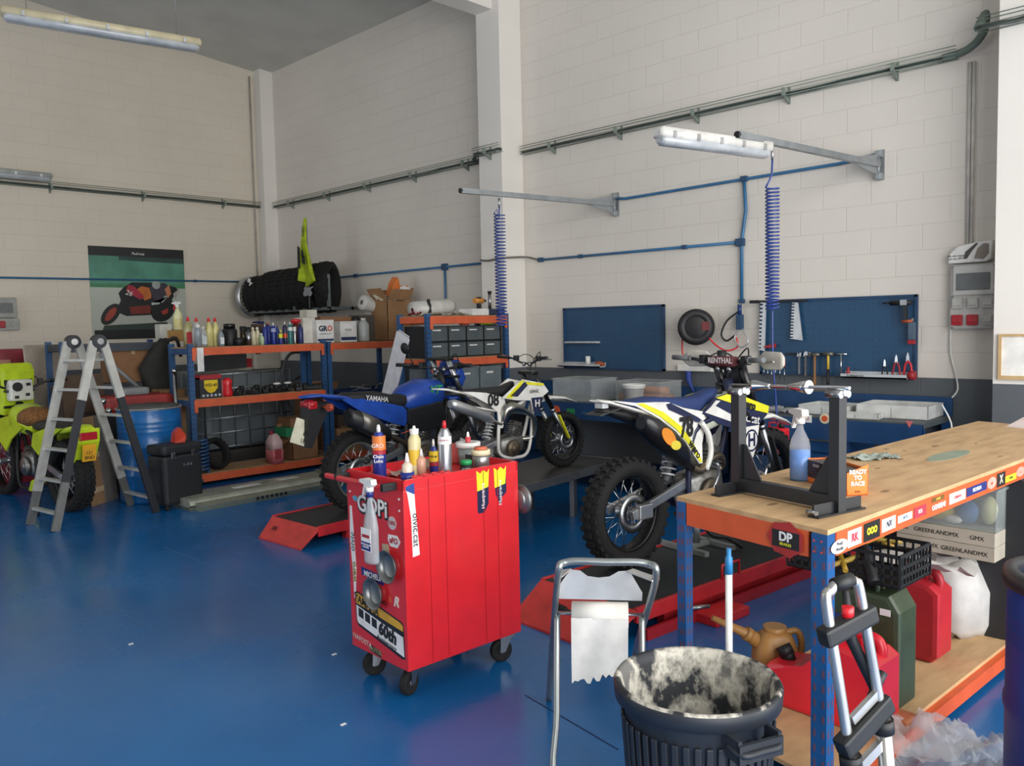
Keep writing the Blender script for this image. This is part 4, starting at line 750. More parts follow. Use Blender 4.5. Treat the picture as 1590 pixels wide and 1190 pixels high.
MB().loft([(-.38,0,.56,.06,.01),(-.28,0,.565,.09,.03),(-.08,0,.53,.10,.03),(.15,0,.50,.09,.02)],14,3).build('rear_fender',LIME,t)
MB().prism([(-.38,.56),(-.30,.50),(-.24,.42),(-.20,.27),(-.27,.26),(-.37,.44)],-.11,.11,'y',bev=.01).build('mudflap',LIME,t)
tl=MB().box((-.40,-.075,.46),(-.34,.075,.53),.008).build('tail_light',mat('#b0202c',.25),t)
pl=MB().bar((-.375,0,.27),(-.395,0,.42),.12,.006,up=(1,0,0)).build('licence_plate',mat('#e6a81e',.5),t); text('C9\n121\nBND',.042,BLK,pl,(-.39,0,.345),right=(0,-1,0),up=(0,0,1))
for sd in (-1,1):
    poly_panel(t,'side_panel',[(-.15,.56),(.15,.55),(.45,.48),(.50,.36),(.36,.28),(.20,.40),(0,.50)],.12,.015,LIME,sd); poly_panel(t,'radiator_shroud',[(.60,.52),(.80,.64),(1.05,.60),(1.22,.50),(1.10,.36),(.98,.28),(.85,.40)],.16,.015,LIME,sd); poly_panel(t,'lower_guard',[(.30,.10),(.55,.02),(.62,-.08),(.50,-.08),(.26,.04)],.12,.012,LIME,sd)
MB().loft([(1.10,0,.50,.06,.02),(1.28,0,.50,.085,.03),(1.5,0,.46,.07,.02),(1.7,0,.38,.04,.01)],12,2.4).build('front_fender',LIME,t)
mk=MB().prism([(1.06,.62),(.99,1.05),(1.05,1.13),(1.16,1.02),(1.22,.64)],-.16,.16,'y',bev=.04).build('headlight_mask',LIME,t)
MB().box((.93,-.11,.76),(1.03,.11,.97),.025).build('instrument_panel',mat('#d9d8cf',.4),t); MB().cyl((.915,.04,.90),(.94,.04,.90),.045).build('speedometer',BLK,t)
for y_,z_ in ((-.06,.92),(-.05,.82),(.05,.80)): MB().box((.918,y_-.018,z_-.014),(.932,y_+.018,z_+.014)).build('warning_light',BLK,t)
MB().tube([(.25,.14,.10),(.05,.28,-.33)],.013,7).build('side_stand',BLK,t)
for c_ in t.children:
    if not c_.name.startswith(('front_wheel','rear_wheel','swingarm','axle','engine','side_cover','side_stand','fork')): c_.location.z-=.11
# ---------------- lifts
BP=mat('#272a2c',.6,bump=.3,scale=30,var=.1)
def lift(label,org,ang,L,W,z,ramp,front=.0):
    # org: left front corner of the platform; local x along the lift, y to the left
    t=thing('motorcycle_lift',label,'lift',(org[0],org[1],0),R(ang))
    RD=mat('#c4282c',.4,var=.08)
    MB().box((0,-W,z-.035),(L,0,z),.003).build('platform',BP,t)
    for y in (-W-.025,0): MB().box((-.0,y,z-.07),(L,y+.025,z+.008),.004).build('side_rail',RD,t)
    MB().box((.3,-W+.05,0),(L-.3,-W+.10,z-.07)).box((.3,-.10,0),(L-.3,-.05,z-.07)).build('base_frame',RD,t)
    r=MB().prism([(0,z),(-ramp,.012),(-ramp,.0),(0,z-.03)],-W-.02,.02,'y'); 
    for v in r.b.verts:
        if v.co.x<-ramp+.01: v.co.y=(v.co.y+W/2)*.92-W/2
    r.build('ramp',mat('#cc3a35',.4,var=.08),t)
    return t
l78=lift('near black and red motorcycle lift under bike 78',(-3.16,3.42,0),84.5,2.25,.68,.165,.26)
MB().box((.05,-.73,.0),(2.2,-.71,.06)).build('lower_rail',mat('#a81f27',.4),l78)
MB().box((.45,-.86,.0),(.75,-.71,.05),.006).build('side_foot',mat('#c4282c',.4),l78)
MB().tube([(.72,-.70,.17),(.72,-.70,.25),(.88,-.70,.25),(.88,-.70,.17)],.008,7).build('locking_handle',RED,l78)
MB().cyl((.35,-.74,.1),(.47,-.80,.1),.012).build('bolt',STL,l78)
MB().cyl((-.12,-.35,.08),(-.12,-.25,.09),.02).cyl((-.1,-.4,.09),(-.1,-.2,.1),.01).build('wheel_clip',BLK,l78)
lb=lift('black and red motorcycle lift under the blue trail bike',(G(425,802,.15).x,G(425,802,.15).y,0),92,2.2,.59,.15,.14)
text('DB',.05,BLK,lb,(-.07,-.12,.086),right=(0,-1,0),up=(.14,0,.138))
# grey table lift under bike 08
zt8=.41; t=thing('lift_table','grey steel table lift carrying the small bike 08','lift',(-4.30,4.25,0),R(96.8))
MB().box((-.38,-.02,zt8-.012),(1.65,.64,zt8),.002).build('platform',mat('#4c4b48',.45,.4),t); MB().box((-.38,-.03,zt8-.06),(1.65,-.02,zt8+.004)).box((-.38,.64,zt8-.06),(1.65,.65,zt8+.004)).box((1.64,-.03,zt8-.06),(1.66,.65,zt8+.004)).build('edge_frame',mat('#8b8d8e',.4,.7),t)
for x in (-.25,1.02):
    for y in (.07,.52): MB().box((x,y,0),(x+.045,y+.045,zt8-.012)).build('leg',mat('#77797b',.4,.7),t)
# floor stand under bike 78
p=b78.matrix_basis@V((.62,-.02,-.33)); t=thing('bike_stand','galvanised paddock stand with black tube under bike 78 engine','stand',(p.x,p.y,.167),R(80)); zz=.495-.095-.167
MB().box((-.13,-.20,0),(-.09,.20,.03)).box((.12,-.20,0),(.16,.20,.03)).box((-.10,-.015,0),(.14,.015,.03)).build('base',mat('#a9b0ab',.4,.6),t); MB().cyl((.02,0,.03),(.02,0,zz-.025),.022).build('post',GALV,t); MB().box((-.10,-.09,zz-.025),(.12,.09,zz-.004)).build('pad',BLK,t)
MB().tube(smooth_path([(-.10,-.16,.2),(-.06,-.2,.13),(.05,-.22,.10),(.16,-.24,.03),(.19,-.21,.02)],5),.014,8).build('lever',BLK,t)
# ---------------- shelving: blue posts, orange beams
PST=mat('#2b5583',.5,var=.08); 
def rack(label,x0,x1,y0,y1,levels,ztop,posts=((0,0),(1,0),(0,1),(1,1)),name='shelf_rack',holes=True,ends=True,board=None):
    # levels: board top heights
    t=thing(name,label,'rack',(x0,y0,0)); W_=x1-x0;L=y1-y0
    for a,b in posts:
        px_,py_=(W_-.045)*a,(L-.055)*b
        p=MB().box((px_,py_,0),(px_+.045,py_+.055,ztop)).build('post',PST,t)
        if holes and a==1:
            o=MB()
            for k in range(int(ztop/.05)-1):
                for q in (.014,.038): o.box((px_+.0452,py_+q-.004,.05+k*.05),(px_+.0462,py_+q+.004,.075+k*.05)); 
                o.box((px_+.018,py_-.001,.05+k*.05),(px_+.027,py_-.0002,.075+k*.05))
            tag(o.build('slot',mat('#16304f',.6),p),kind='stuff')
    for z in levels:
        MB().box((.01,.01,z-.012),(W_-.01,L-.01,z)).build('shelf_board',board or mat('#a58560',.8,scale=6),t)
        MB().box((W_-.02,.05,z-.085),(W_+.012,L-.05,z-.008)).box((W_+.004,.035,z-.14),(W_+.014,.07,z-.008)).box((W_+.004,L-.07,z-.14),(W_+.014,L-.035,z-.008)).build('front_beam',ORB,t)
        MB().box((0,.05,z-.085),(.03,L-.05,z-.012)).build('rear_beam',ORB,t)
        for y in (.01,L-.04): MB().box((.045,y,z-.075),(W_-.045,y+.03,z-.012)).build('side_beam',ORB if 'drawer' in label else PST,t)
    return t
XS0,XS1=-8.93,-8.43
rA=rack('blue and orange shelf rack holding rows of bottles and spray cans',XS0,XS1,3.76,5.42,[.125,.92,1.465],1.50)
rB=rack('blue and orange shelf rack carrying the tall open carton at its top',XS0,XS1,5.44,6.56,[.13,1.465],1.48,holes=False)
RX=-6.50
r2=rack('corner shelf rack filled with clear drawer boxes before the middle pillar',-7.0,RX,5.37,6.54,[.22,1.30,1.74],1.76,name='shelf_rack')
zA=1.467; zM=.922
def SY(px,X,y=530): return GX(px,y,X).y
# ---- bottle builders
def bottle(name,label,cat,x,y,z,prof,m,cap=None,capm=None,lab=None,group=None,n=18):
    t=thing(name,label,cat,(x,y,z),group=group); MB().lathe(prof,n).build('body',m,t)
    if cap: MB().lathe(cap,n).build('cap',capm,t)
    if lab: r,z0,z1,lm=lab; MB().lathe([(r,z0),(r,z1)],n).build('label_band',lm,t)
    return t
def can(label,x,y,z,h,r,body,capm,lab=None,cat='spray can',group=None,capk='nozzle',name='spray_can'):
    cap=[(0,h),(r*.3,h),(r*.3,h+.02),(r*.18,h+.035),(0,h+.035)] if capk=='nozzle' else [(r*.9,h-.01),(r*.92,h+.035),(r*.8,h+.045),(0,h+.045)]
    return bottle(name,label,cat,x,y,z,[(0,0),(r*.95,0),(r,.005),(r,h-.03),(r*.6,h-.005),(r*.55,h),(0,h)],body,cap,capm,lab,group)
def spray_head(par,z,m,s=1.,rz=0,trig=None):
    M=Matrix.Translation((0,0,z))@Matrix.Rotation(rz,4,'Z')@Matrix.Scale(s,4)
    MB().cyl((0,0,0),(0,0,.02),.016).prism([(-.035,.03),(-.03,.05),(.02,.052),(.055,.045),(.055,.033),(.015,.03),(.012,.015),(-.012,.015)],-.013,.013,'y',bev=.003).build('spray_head',m,par).matrix_local=M
    MB().prism([(.015,.03),(.03,.03),(.045,-.015),(.04,-.02),(.022,.01)],-.007,.007,'y').build('trigger',trig or m,par).matrix_local=M
def spray_bottle(label,x,y,z,h,r,m,hm,rz=0,liquid=None,lab=None,trig=None,ell=1.):
    t=thing('spray_bottle',label,'spray bottle',(x,y,z)); hb=h*.78
    MB().lathe([(0,0),(r*.95,0),(r,.01),(r,hb*.60),(r*.86,hb*.72),(r*.42,hb*.88),(r*.33,hb*.93),(r*.32,hb),(0,hb)],22,M=Matrix.Scale(ell,4,(1,0,0))).build('body',m,t)
    spray_head(t,hb,hm,(h-hb)/.055,rz,trig)
    if liquid: MB().lathe([(0,.003),(r*.985,.004),(r*.985,liquid[0]),(0,liquid[0])],22,M=Matrix.Scale(ell,4,(1,0,0))).build('liquid',liquid[1],t)
    if lab: MB().lathe([(r*1.01,hb*lab[0]),(r*1.01,hb*lab[1])],22,M=Matrix.Scale(ell,4,(1,0,0))).build('label_band',lab[2],t)
    return t
def oil_bottle(label,x,y,z,h,m,capm,lab=None,w=.05,d=.035,name='oil_bottle',cat='bottle'):
    t=thing(name,label,cat,(x,y,z)); M=Matrix.Rotation(R(-90),4,'Y')
    MB().loft([(0,0,0,d,w),(h*.6,0,0,d,w),(h*.78,0,0,d*.7,w*.55),(h*.84,0,0,d*.35,w*.3),(h*.86,0,0,d*.35,w*.3)],14,3.5,M=Matrix(((0,0,1,0),(0,1,0,0),(1,0,0,0),(0,0,0,1)))@Matrix.Rotation(R(90),4,'X')).build('body',m,t)
    MB().lathe([(0,h*.86),(d*.5,h*.86),(d*.45,h*.93),(d*.15,h),(0,h)],12).build('cap',capm,t)
    if lab: MB().box((d-.002,-w*.7,h*.12),(d+.002,w*.7,h*.5)).build('label_sticker',lab,t)
    return t
CREAM=mat('#ded6b4',.4); YELL=mat('#d6cc88',.35); 
X1=-8.52
# bottles on the top shelf, left to right
oil_bottle('yellowish bottle with thin red spout behind the post end of top shelf',-8.60,SY(293,-8.6),zA,.32,mat('#a09a6a',.35),RED,DRED)
oil_bottle('clear bottle with pointed red cap near the left end of top shelf',-8.55,SY(306,-8.55),zA,.31,mat('#b8b4b0',.25),RED)
bottle('flask','tall clear flask with white cap standing at the shelf front edge','bottle',-8.46,SY(308,-8.46),zA,[(0,0),(.034,0),(.034,.17),(.022,.2),(0,.2)],mat('#9aa3a8',.15,alpha=.8),[(0,.2),(.022,.2),(.022,.235),(0,.235)],WPL)
MB().prism([(0,0),(.07,0),(.07,-.25),(0,-.25)],0,.003,'x').build('white_paper_strip',WHT,loc=(XS1+.02,SY(302,XS1+.02)+.02,1.46)); tag(bpy.data.objects['white_paper_strip'],'white paper strip hanging from the left end of the top shelf','paper')
oil_bottle('clear squat bottle right of the red pointed cap bottle',-8.60,SY(316,-8.6),zA,.22,mat('#a9adb0',.2),WPL,mat('#c9d3d8'),)
oil_bottle('left one of twin yellow bottles with red spouts',-8.58,SY(325,-8.58),zA,.31,YELL,RED,None,.035)
oil_bottle('right one of twin yellow bottles with red spouts',-8.58,SY(335,-8.58),zA,.31,YELL,RED,None,.035)
oil_bottle('small grey bottle with white label beside the black tub',-8.5,SY(343,-8.5),zA,.19,mat('#8a9499',.35),GRY,mat('#dfe3e4'),.03)
bottle('black_tub','wide black tub with ridged black lid on the top shelf','tub',-8.60,SY(357,-8.6),zA,[(0,0),(.075,0),(.08,.01),(.08,.17),(.06,.19),(0,.19)],BLK,[(.055,.19),(.062,.19),(.062,.235),(.055,.24),(0,.24)],BLKG)
bottle('black_jar','low black jar right of the wide black tub','jar',-8.48,SY(371,-8.48),zA,[(0,0),(.05,0),(.05,.07),(.035,.085),(0,.085)],BLK)
bottle('canister','dark cylinder with bronze sheen right of the black jar','canister',-8.6,SY(378,-8.6),zA,[(0,0),(.035,0),(.035,.19),(0,.19)],mat('#4b4332',.3,.6),[(.036,.17),(.036,.21),(0,.21)],BLK)
bottle('canister','shiny silver canister with black cap on the top shelf','canister',-8.5,SY(386,-8.5),zA,[(0,0),(.03,0),(.03,.16),(0,.16)],STL,[(.031,.15),(.031,.20),(0,.20)],BLK)
oil_bottle('left pale cream bottle between silver canister and blue cans',-8.55,SY(393,-8.55),zA,.2,CREAM,CREAM,None,.025); oil_bottle('right pale cream bottle next to the green labelled flask',-8.55,SY(400,-8.55),zA,.2,CREAM,WPL,None,.025)
oil_bottle('pale green flask with tiny cap before the blue cans',-8.47,SY(406,-8.47),zA,.13,mat('#b9d0a6',.3),WPL,None,.022)
can('blue spray can with white text left of wide blue can',-8.52,SY(412,-8.52),zA,.2,.028,PBL,CLRW); can('tall blue spray can in the second row behind small blue can',-8.6,SY(418,-8.6),zA,.22,.028,PBL,mat('#c55b2f'),None)
can('blue can with pale shoulder and white nozzle mid shelf',-8.52,SY(425,-8.52),zA,.21,.03,PBL,WPL,(.0305,.14,.18,mat('#9aa3c4'))); can('narrow blue can beside the yellow labelled small can',-8.56,SY(431,-8.56),zA,.18,.024,PBL,PBL)
can('small blue can with yellow round label on top shelf',-8.46,SY(436,-8.46),zA,.13,.022,PBL,YEL,(.0225,.07,.12,YEL)); can('dark blue can with orange band right of small yellow labelled can',-8.5,SY(443,-8.5),zA,.22,.026,mat('#1a2343',.3),WPL,(.0265,.07,.12,ORG))
can('teal spray can with white shoulder on the top shelf',-8.5,SY(451,-8.5),zA,.22,.028,mat('#2e7a78',.35),WPL,(.0285,.15,.19,WPL)); can('slim silver can standing right of the teal can',-8.5,SY(458,-8.5),zA,.15,.02,STL,WPL,capk='cap')
can('navy can with black nozzle left of the white carton stack',-8.5,SY(467,-8.5),zA,.2,.03,mat('#1d2a6a',.35),BLK); bottle('red_funnel','red capped jug behind the cans near the carton stack','jug',-8.68,SY(460,-8.68),zA,[(0,0),(.05,0),(.05,.2),(.03,.23),(0,.23)],mat('#53201f',.5),[(0,.22),(.055,.25),(.06,.28),(0,.29)],RED)
o=MB().crumple(8,8,.16,.12,.07,seed=3).build('blue_cloth',mat('#232f7e',.7),loc=(-8.68,SY(404,-8.68),zA+.235)); tag(o,'blue rag lying on small box behind the cream bottles','cloth'); tag(MB().box((-.07,-.07,0),(.07,.07,.233)).build('small_carton',mat('#4a3a30',.8),loc=(-8.70,SY(404,-8.70),zA)),'dark carton under the blue rag on the top shelf','box')
# cartons
def carton(label,x,y,z,w,d,h,m=CARD,tape=True,open_=None,rz=0,name='carton',tapec='#b89c77'):
    t=thing(name,label,'carton',(x,y,z),rz)
    o=MB()
    if open_:
        th=.006; o.box((-w/2,-d/2,0),(w/2,d/2,th)).box((-w/2,-d/2,0),(w/2,-d/2+th,h)).box((-w/2,d/2-th,0),(w/2,d/2,h)).box((-w/2,-d/2,0),(-w/2+th,d/2,h)).box((w/2-th,-d/2,0),(w/2,d/2,h))
    else: o.box((-w/2,-d/2,0),(w/2,d/2,h),.003)
    o.build('body',m,t)
    if open_:
        for ax,sgn,ang in open_:
            L=(d if ax=='x' else w)*.5*.9; f=MB().box((0,-L,-.003),((w if ax=='x' else d)*.42,L,.003)).build('flap',m,t)
            a=R(ang); base=Matrix.Translation((sgn*w/2 if ax=='x' else 0,sgn*d/2 if ax=='y' else 0,h))@Matrix.Rotation({('x',1):0,('x',-1):PI,('y',1):PI/2,('y',-1):-PI/2}[(ax,sgn)],4,'Z')@Matrix.Rotation(-a,4,'Y'); f.matrix_local=base
    elif tape: MB().box((-w/2-.001,-.02,h-.05),(w/2+.001,.02,h+.001)).build('tape',mat(tapec,.35),t)
    return t
yb=SY(506,-8.5); bx=carton('white carton with big blue and red letters on the top shelf',-8.62,yb,zA,.24,.235,.27,WHT,False)
text('GR',.085,mat('#24344f'),bx,(.1212,-.035,.165),right=(0,1,0),bold=.004); text('O',.085,mat('#d86a5a'),bx,(.1212,.06,.165),right=(0,1,0),bold=.004); MB().box((.12,-.11,.02),(.1215,.11,.045)).build('blue_band',mat('#2b3c66'),bx)
text('Global Racing Oil',.022,mat('#3c4350'),bx,(.1212,0,.105),right=(0,1,0))
yb2=SY(539,-8.55); bx=carton('white carton with printed label right of the big lettered carton',-8.62,yb2,zA,.22,.235,.25,WHT,False); MB().box((.11,-.11,.02),(.1115,.11,.06)).build('blue_band',mat('#2b3c66'),bx); MB().box((.11,-.06,.12),(.1115,.07,.22)).build('label_sticker',mat('#f4f3ef'),bx)
for k in range(5): MB().box((.1116,-.05+k*.02,.13),(.112,-.04+k*.02,.16)).build('print_mark',GRY,bx)
carton('narrow upright white carton left of the big lettered carton',-8.70,SY(474,-8.7),zA,.2,.16,.30,mat('#dcd8cf',.6),False); carton('small cream carton on top of the narrow upright one',-8.70,SY(478,-8.7)+.02,zA+.302,.16,.14,.09,mat('#cdc8bb',.6),False)
carton('brown carton lying flat behind the white lettered cartons',-8.80,SY(520,-8.8),zA,.16,.5,.31,CARD2,False)
bottle('canister','clear square canister with black screw cap on the top shelf','canister',-8.55,SY(565,-8.55),zA,[(0,0),(.065,0),(.07,.02),(.07,.21),(.03,.26),(0,.26)],mat('#b9bdbb',.3),[(0,.26),(.03,.26),(.03,.285),(0,.285)],WHT)
bottle('canister','grey jar with black lid behind the clear canister','jar',-8.70,SY(553,-8.7),zA,[(0,0),(.06,0),(.06,.26),(0,.26)],mat('#96999a',.4),[(.05,.26),(.05,.31),(0,.31)],BLK)
# tall open carton with orange and white bags
yc=SY(612,-8.6,480); t=carton('tall open brown carton stuffed with plastic on top shelf end',-8.66,yc,zA,.34,.38,.52,CARD,open_=[('x',1,60),('x',-1,70),('y',1,65),('y',-1,60)])
tag(MB().crumple(14,14,.42,.46,.14,seed=8).build('plastic_wrap',mat('#c9c2ae',.35),loc=(-8.66,yc,zA+.50)),'crumpled clear film bulging from the tall open carton','plastic wrap')
tag(MB().prism([(-.15,-.03),(-.10,.12),(-.03,.21),(.01,.11),(.14,.10),(.2,.02),(.12,-.04)],-.05,.06,'x').jitter(.012).build('plastic_bag',mat('#df7a35',.5),loc=(-8.60,yc+.06,zA+.60)),'orange bag with white print sticking out of the tall carton','bag')
tag(MB().crumple(6,6,.14,.18,.06,M=Matrix.Rotation(R(80),4,'Y'),seed=2).build('plastic_bag',mat('#e0dcd8',.5),loc=(-8.52,yc+.12,zA+.62)),'white crumpled bag beside the orange one in the tall carton','bag')
# rolls of film behind
tag(MB().lathe([(.03,-.3),(.09,-.3),(.10,-.27),(.10,.27),(.09,.3),(.03,.3)],20,M=Matrix.Rotation(R(80),4,'X')).build('film_roll',mat('#d6d5d0',.35),loc=(-8.84,SY(580,-8.85)+.12,zA+.44)),'white bubble film roll lying behind the tall open carton','roll')
tag(MB().box((-.08,-.5,0),(.08,.45,.33)).build('storage_box',mat('#5d5650',.8),loc=(-8.85,SY(600,-8.85)-.02,zA)),'long dark box supporting the white film roll','box')
tag(MB().lathe([(.02,-.28),(.085,-.28),(.09,.22),(.05,.3),(0,.3)],20,M=Matrix.Rotation(R(-86),4,'X')).build('film_roll',mat('#c9c7c0',.35),loc=(-6.92,5.8,1.74+.09)),'grey film roll lying on the top of the drawer rack','roll')
# mid shelf things
yw=SY(325,-8.5,600); t=carton('black box with yellow shield label on the middle shelf',-8.56,yw,zM,.2,.24,.22,mat('#22262c',.5),False); 
MB().prism([(-.075,.19),(.075,.19),(.075,.11),(.04,.065),(0,.05),(-.04,.065),(-.075,.11)],.101,.1025,'x').build('yellow_shield',mat('#e2c31f',.4),t); text('WD-40',.045,BLK,t,(.103,0,.135),right=(0,1,0),bold=.001); MB().box((-.1,-.12,.2),(.102,.12,.245)).build('red_lid',DRED,t)
for k in range(5): MB().box((.1005,-.10+k*.045,.015),(.102,-.075+k*.045,.04)).build('print_mark',mat('#b8bcc2'),t)
bottle('red_can','red can with pale side left of red jug on the middle shelf','can',-8.5,SY(342,-8.5,600),zM,[(0,0),(.035,0),(.035,.18),(0,.18)],mat('#c46a68',.4)); 
bottle('red_can','bright red jug with side grip on the middle shelf','jug',-8.48,SY(353,-8.48,600),zM,[(0,0),(.05,0),(.055,.03),(.045,.12),(.055,.17),(.03,.2),(0,.2)],RED)
rnd=random.Random(4)
for k in range(16):
    y=SY(366+k*8,-8.5,600); a=rnd.uniform(0,3); L=rnd.uniform(.06,.12); o=MB().box((-L,-.03,0),(L,.03,.045),.01).cyl((L*.3,0,.02),(L*.3,0,rnd.uniform(.06,.10)),.03,n=8).tube(smooth_path([(-L,0,.02),(0,.06,.05),(L,.02,.07)],3),.008,6)
    tag(o.build('spare_part',mat(['#1b1c1e','#26272a','#17181b'][k%3],.5),loc=(-8.5-.05*(k%3),y,zM+.001),rz=a),ORDN[k]+' black spare part from the left in the middle shelf heap','spare part','black spare parts on the middle shelf')
for px_ in (430,447): tag(MB().ball((0,0,.012),.03,(1,1.6,.5)).build('white_clip',WPL,loc=(-8.46,SY(px_,-8.46,600),zM+.09)),'left white clip lying on the spare parts' if px_==430 else 'right white clip lying on the spare parts','clip')
# bottom shelf
zB=.127
t=thing('coil_spring','blue coiled hose standing on the bottom shelf beside left post','coil',(-8.50,SY(313,-8.5,700),zB)); MB().tube(helix((0,0,.01),(0,0,.36),.065,9,16),.015,7).build('coil',mat('#2a4d78',.4),t)
o=tire('scooter_tire','small black tire with strap on the bottom shelf',(-8.62,SY(335,-8.62,700),zB+.17),.17,.11,(0,R(70),R(20)),None,knob=.006,n=20); 
t=thing('jerry_can','translucent canister with pink liquid on the bottom shelf','canister',(-8.50,SY(426,-8.5,700),zB)); MB().loft([(0,0,0,.075,.10),(.15,0,0,.075,.10)],14,5,M=Matrix(((0,0,1,0),(0,1,0,0),(1,0,0,0),(0,0,0,1)))).build('pink_liquid',mat('#cf6f73',.35),t)
MB().loft([(.15,0,0,.075,.10),(.24,0,0,.075,.095),(.30,0,0,.05,.06),(.33,0,0,.03,.03)],14,4,M=Matrix(((0,0,1,0),(0,1,0,0),(1,0,0,0),(0,0,0,1)))).build('body',mat('#d9b9b6',.35),t); MB().cyl((0,-.03,.33),(0,-.03,.36),.022).build('cap',DRED,t)
MB().box((.101,-.05,.05),(.103,.03,.16)).build('label_sticker',mat('#a53f45'),t)
carton('open brown carton with flap on the bottom shelf',-8.62,SY(470,-8.55,700)-.02,zB,.34,.34,.26,CARD2,open_=[('y',-1,-30),('x',-1,70)])
c2=carton('green and red printed carton lying in the open carton',-8.60,SY(466,-8.55,700)-.04,zB+.275,.26,.36,.10,mat('#2f8a5c',.5),False); MB().box((.131,-.08,0),(.1325,-.02,.10)).build('red_band',mat('#c4353a'),c2); MB().box((.131,.0,.03),(.1325,.15,.09)).build('white_band',WHT,c2); text('Castrol',.035,mat('#b0272e'),c2,(.133,.08,.06),right=(0,1,0))
carton('flat brown carton above the green printed one',-8.66,SY(470,-8.6,700)-.03,zB+.377,.3,.34,.10,CARD2,False)
tag(MB().box((-.13,-.16,0),(.13,.16,.012)).box((-.125,-.155,.01),(-.11,.155,.145)).build('carton_support',CARD2,loc=(-8.60,SY(466,-8.55,700)-.04,zB+.26)) ,'brown board sheet between the stacked cartons on the bottom shelf','board')
carton('brown carton next to the blue bike tail on the bottom shelf',-8.62,5.72,zB+.003,.34,.36,.30,CARD,False); carton('small carton with white label on the right bottom carton',-8.60,5.75,zB+.305,.24,.26,.14,mat('#a98a66',.8),False)
# below rack B: blue crate with clutter and small boxes
t=tub('dark blue plastic crate of scrap behind the blue bike',-8.62,6.0,.60,.42,.8,.28,mat('#1d3461',.5),'plastic_crate','crate'); tag(MB().box((-.24,-.45,0),(.2,.5,.13)).build('storage_box',mat('#4b3a2c',.8),loc=(-8.62,6.0,.467)),'dark carton base under the blue plastic crate','box')
for k in range(6): tag(MB().tube(smooth_path([(0,0,0),(.1*math.sin(k),.1,.03),(.05,.18*math.cos(k),.06)],4),.012,6).build('metal_scrap',GRY,loc=(-8.6+.05*(k%3-1),5.8+.08*k,.82+.01*k)),'twisted grey metal scrap piled in the dark blue crate','scrap','scrap pieces in the blue crate')
# ---- drawer rack contents
DRW=mat('#5e6668',.3,alpha=.85); 
zz=1.302
cab=thing('drawer_unit','black framed unit of clear drawers facing the room on drawer rack','drawer unit',(-6.96,5.45,zz)); n=4; LW=1.02; HH=.33
MB().box((0,0,0),(.38,LW,.008)).box((0,0,HH-.008),(.40,LW,HH)).box((0,0,0),(.005,LW,HH)).build('casing',BLK,cab)
for i in range(n+1): MB().box((0,i*LW/n-.006,0),(.40,i*LW/n+.006,HH)).build('divider',BLK,cab)
MB().box((0,0,HH/2-.006),(.40,LW,HH/2+.006)).build('shelf_divider',BLK,cab)
fillc=['#8f8c86','#b39e8c','#a86a55','#5f7a4e','#90979b','#6a7d8c','#b0a79a','#7c5a52']
for i in range(n):
    for j in range(2):
        y0=i*LW/n+.012;y1=(i+1)*LW/n-.012;z0=.012+j*HH/2;z1=z0+HH/2-.022
        d=MB().box((.05,y0,z0),(.395,y1,z0+.004)).box((.39,y0,z0),(.398,y1,z1)).box((.05,y0,z0),(.054,y1,z1)).box((.05,y0,z0),(.39,y0+.004,z1)).box((.05,y1-.004,z0),(.39,y1,z1)).build('drawer',DRW,cab)
        f=MB(); 
        for q in range(7): f.box((.08+.04*q,y0+.02+.02*(q%3),z0+.006),(.12+.04*q,y0+.09+.03*(q%4),z0+.04+.012*((q*i+j)%5)))
        tag(f.jitter(.008).build('contents',mat(fillc[(i*2+j)%8],.6),d),kind='stuff'); MB().box((.3985,y0+.03,z1-.04),(.3995,y0+.14,z1-.027)).build('label_strip',WHT,d)
t=cab2=thing('drawer_unit','lower row of clear plastic boxes under the drawer rack beam','drawer unit',(-6.93,5.45,.95)); 
for i in range(3): d=MB().box((0,i*.34+.01,0),(.38,i*.34+.33,.24),.01).build('box',mat('#7c878c',.3,alpha=.8),t); MB().box((.381,i*.34+.1,.16),(.383,i*.34+.2,.18)).build('label_strip',WHT,d)
tag(MB().box((0,0,0),(.38,.98,.72)).build('storage_box',mat('#33302e',.8),loc=(-6.93,5.45,.222)),'dark storage block on the bottom of the drawer rack','box')
tag(MB().ball((0,0,.02),.05,(1,2.2,.4)).jitter(.004).build('green_glove',mat('#b9d62a',.5),loc=(-6.62,SY(757,-6.6,506),1.635)),'fluorescent green glove on top of the clear drawers','glove')
tag(MB().box((-.03,-.05,0),(.03,.05,.04),.006).build('red_part',mat('#b5593f',.5),loc=(-6.62,SY(723,-6.6,506),1.635)),'small red part on top of the clear drawers','part')
zT=1.742
def TP(px,X=-6.7): return GX(px,490,X).y
t=carton('flat white carton with red print on the drawer rack top',-6.66,TP(732),zT,.2,.27,.07,WHT,False,rz=.1); MB().box((-.04,-.06,.0705),(.05,.03,.072)).build('red_print',DRED,t)
for k,(px_,c,w) in enumerate([(668,'#c9c3b2',.3),(690,'#dedbd2',.26),(705,'#b9aF9f'.lower(),.2)]): tag(MB().crumple(12,8,w,.22,.05,seed=20+k,M=Matrix.Translation((0,0,.002))).build('plastic_bag',mat(c,.5),loc=(-6.72+.02*k,TP(px_)+.0,zT)),['beige crumpled bag at left end of the drawer rack top','white crumpled bag in the middle of the drawer rack top','pale folded bag left of the white carton on rack top'][k],'bag')
tag(MB().crumple(8,8,.18,.14,.12,seed=31).build('red_cloth',mat('#a82b33',.8),loc=(-6.9,TP(645,-6.9)+.02,zT)),'red cloth at the left end of the drawer rack top','cloth')
bottle('black_bottle','small black capped bottle among the bags on drawer rack','bottle',-6.86,TP(666,-6.86),zT,[(0,0),(.03,0),(.03,.12),(.018,.14),(0,.14)],mat('#2a1f24',.4),[(0,.14),(.018,.14),(.018,.18),(0,.18)],BLK)
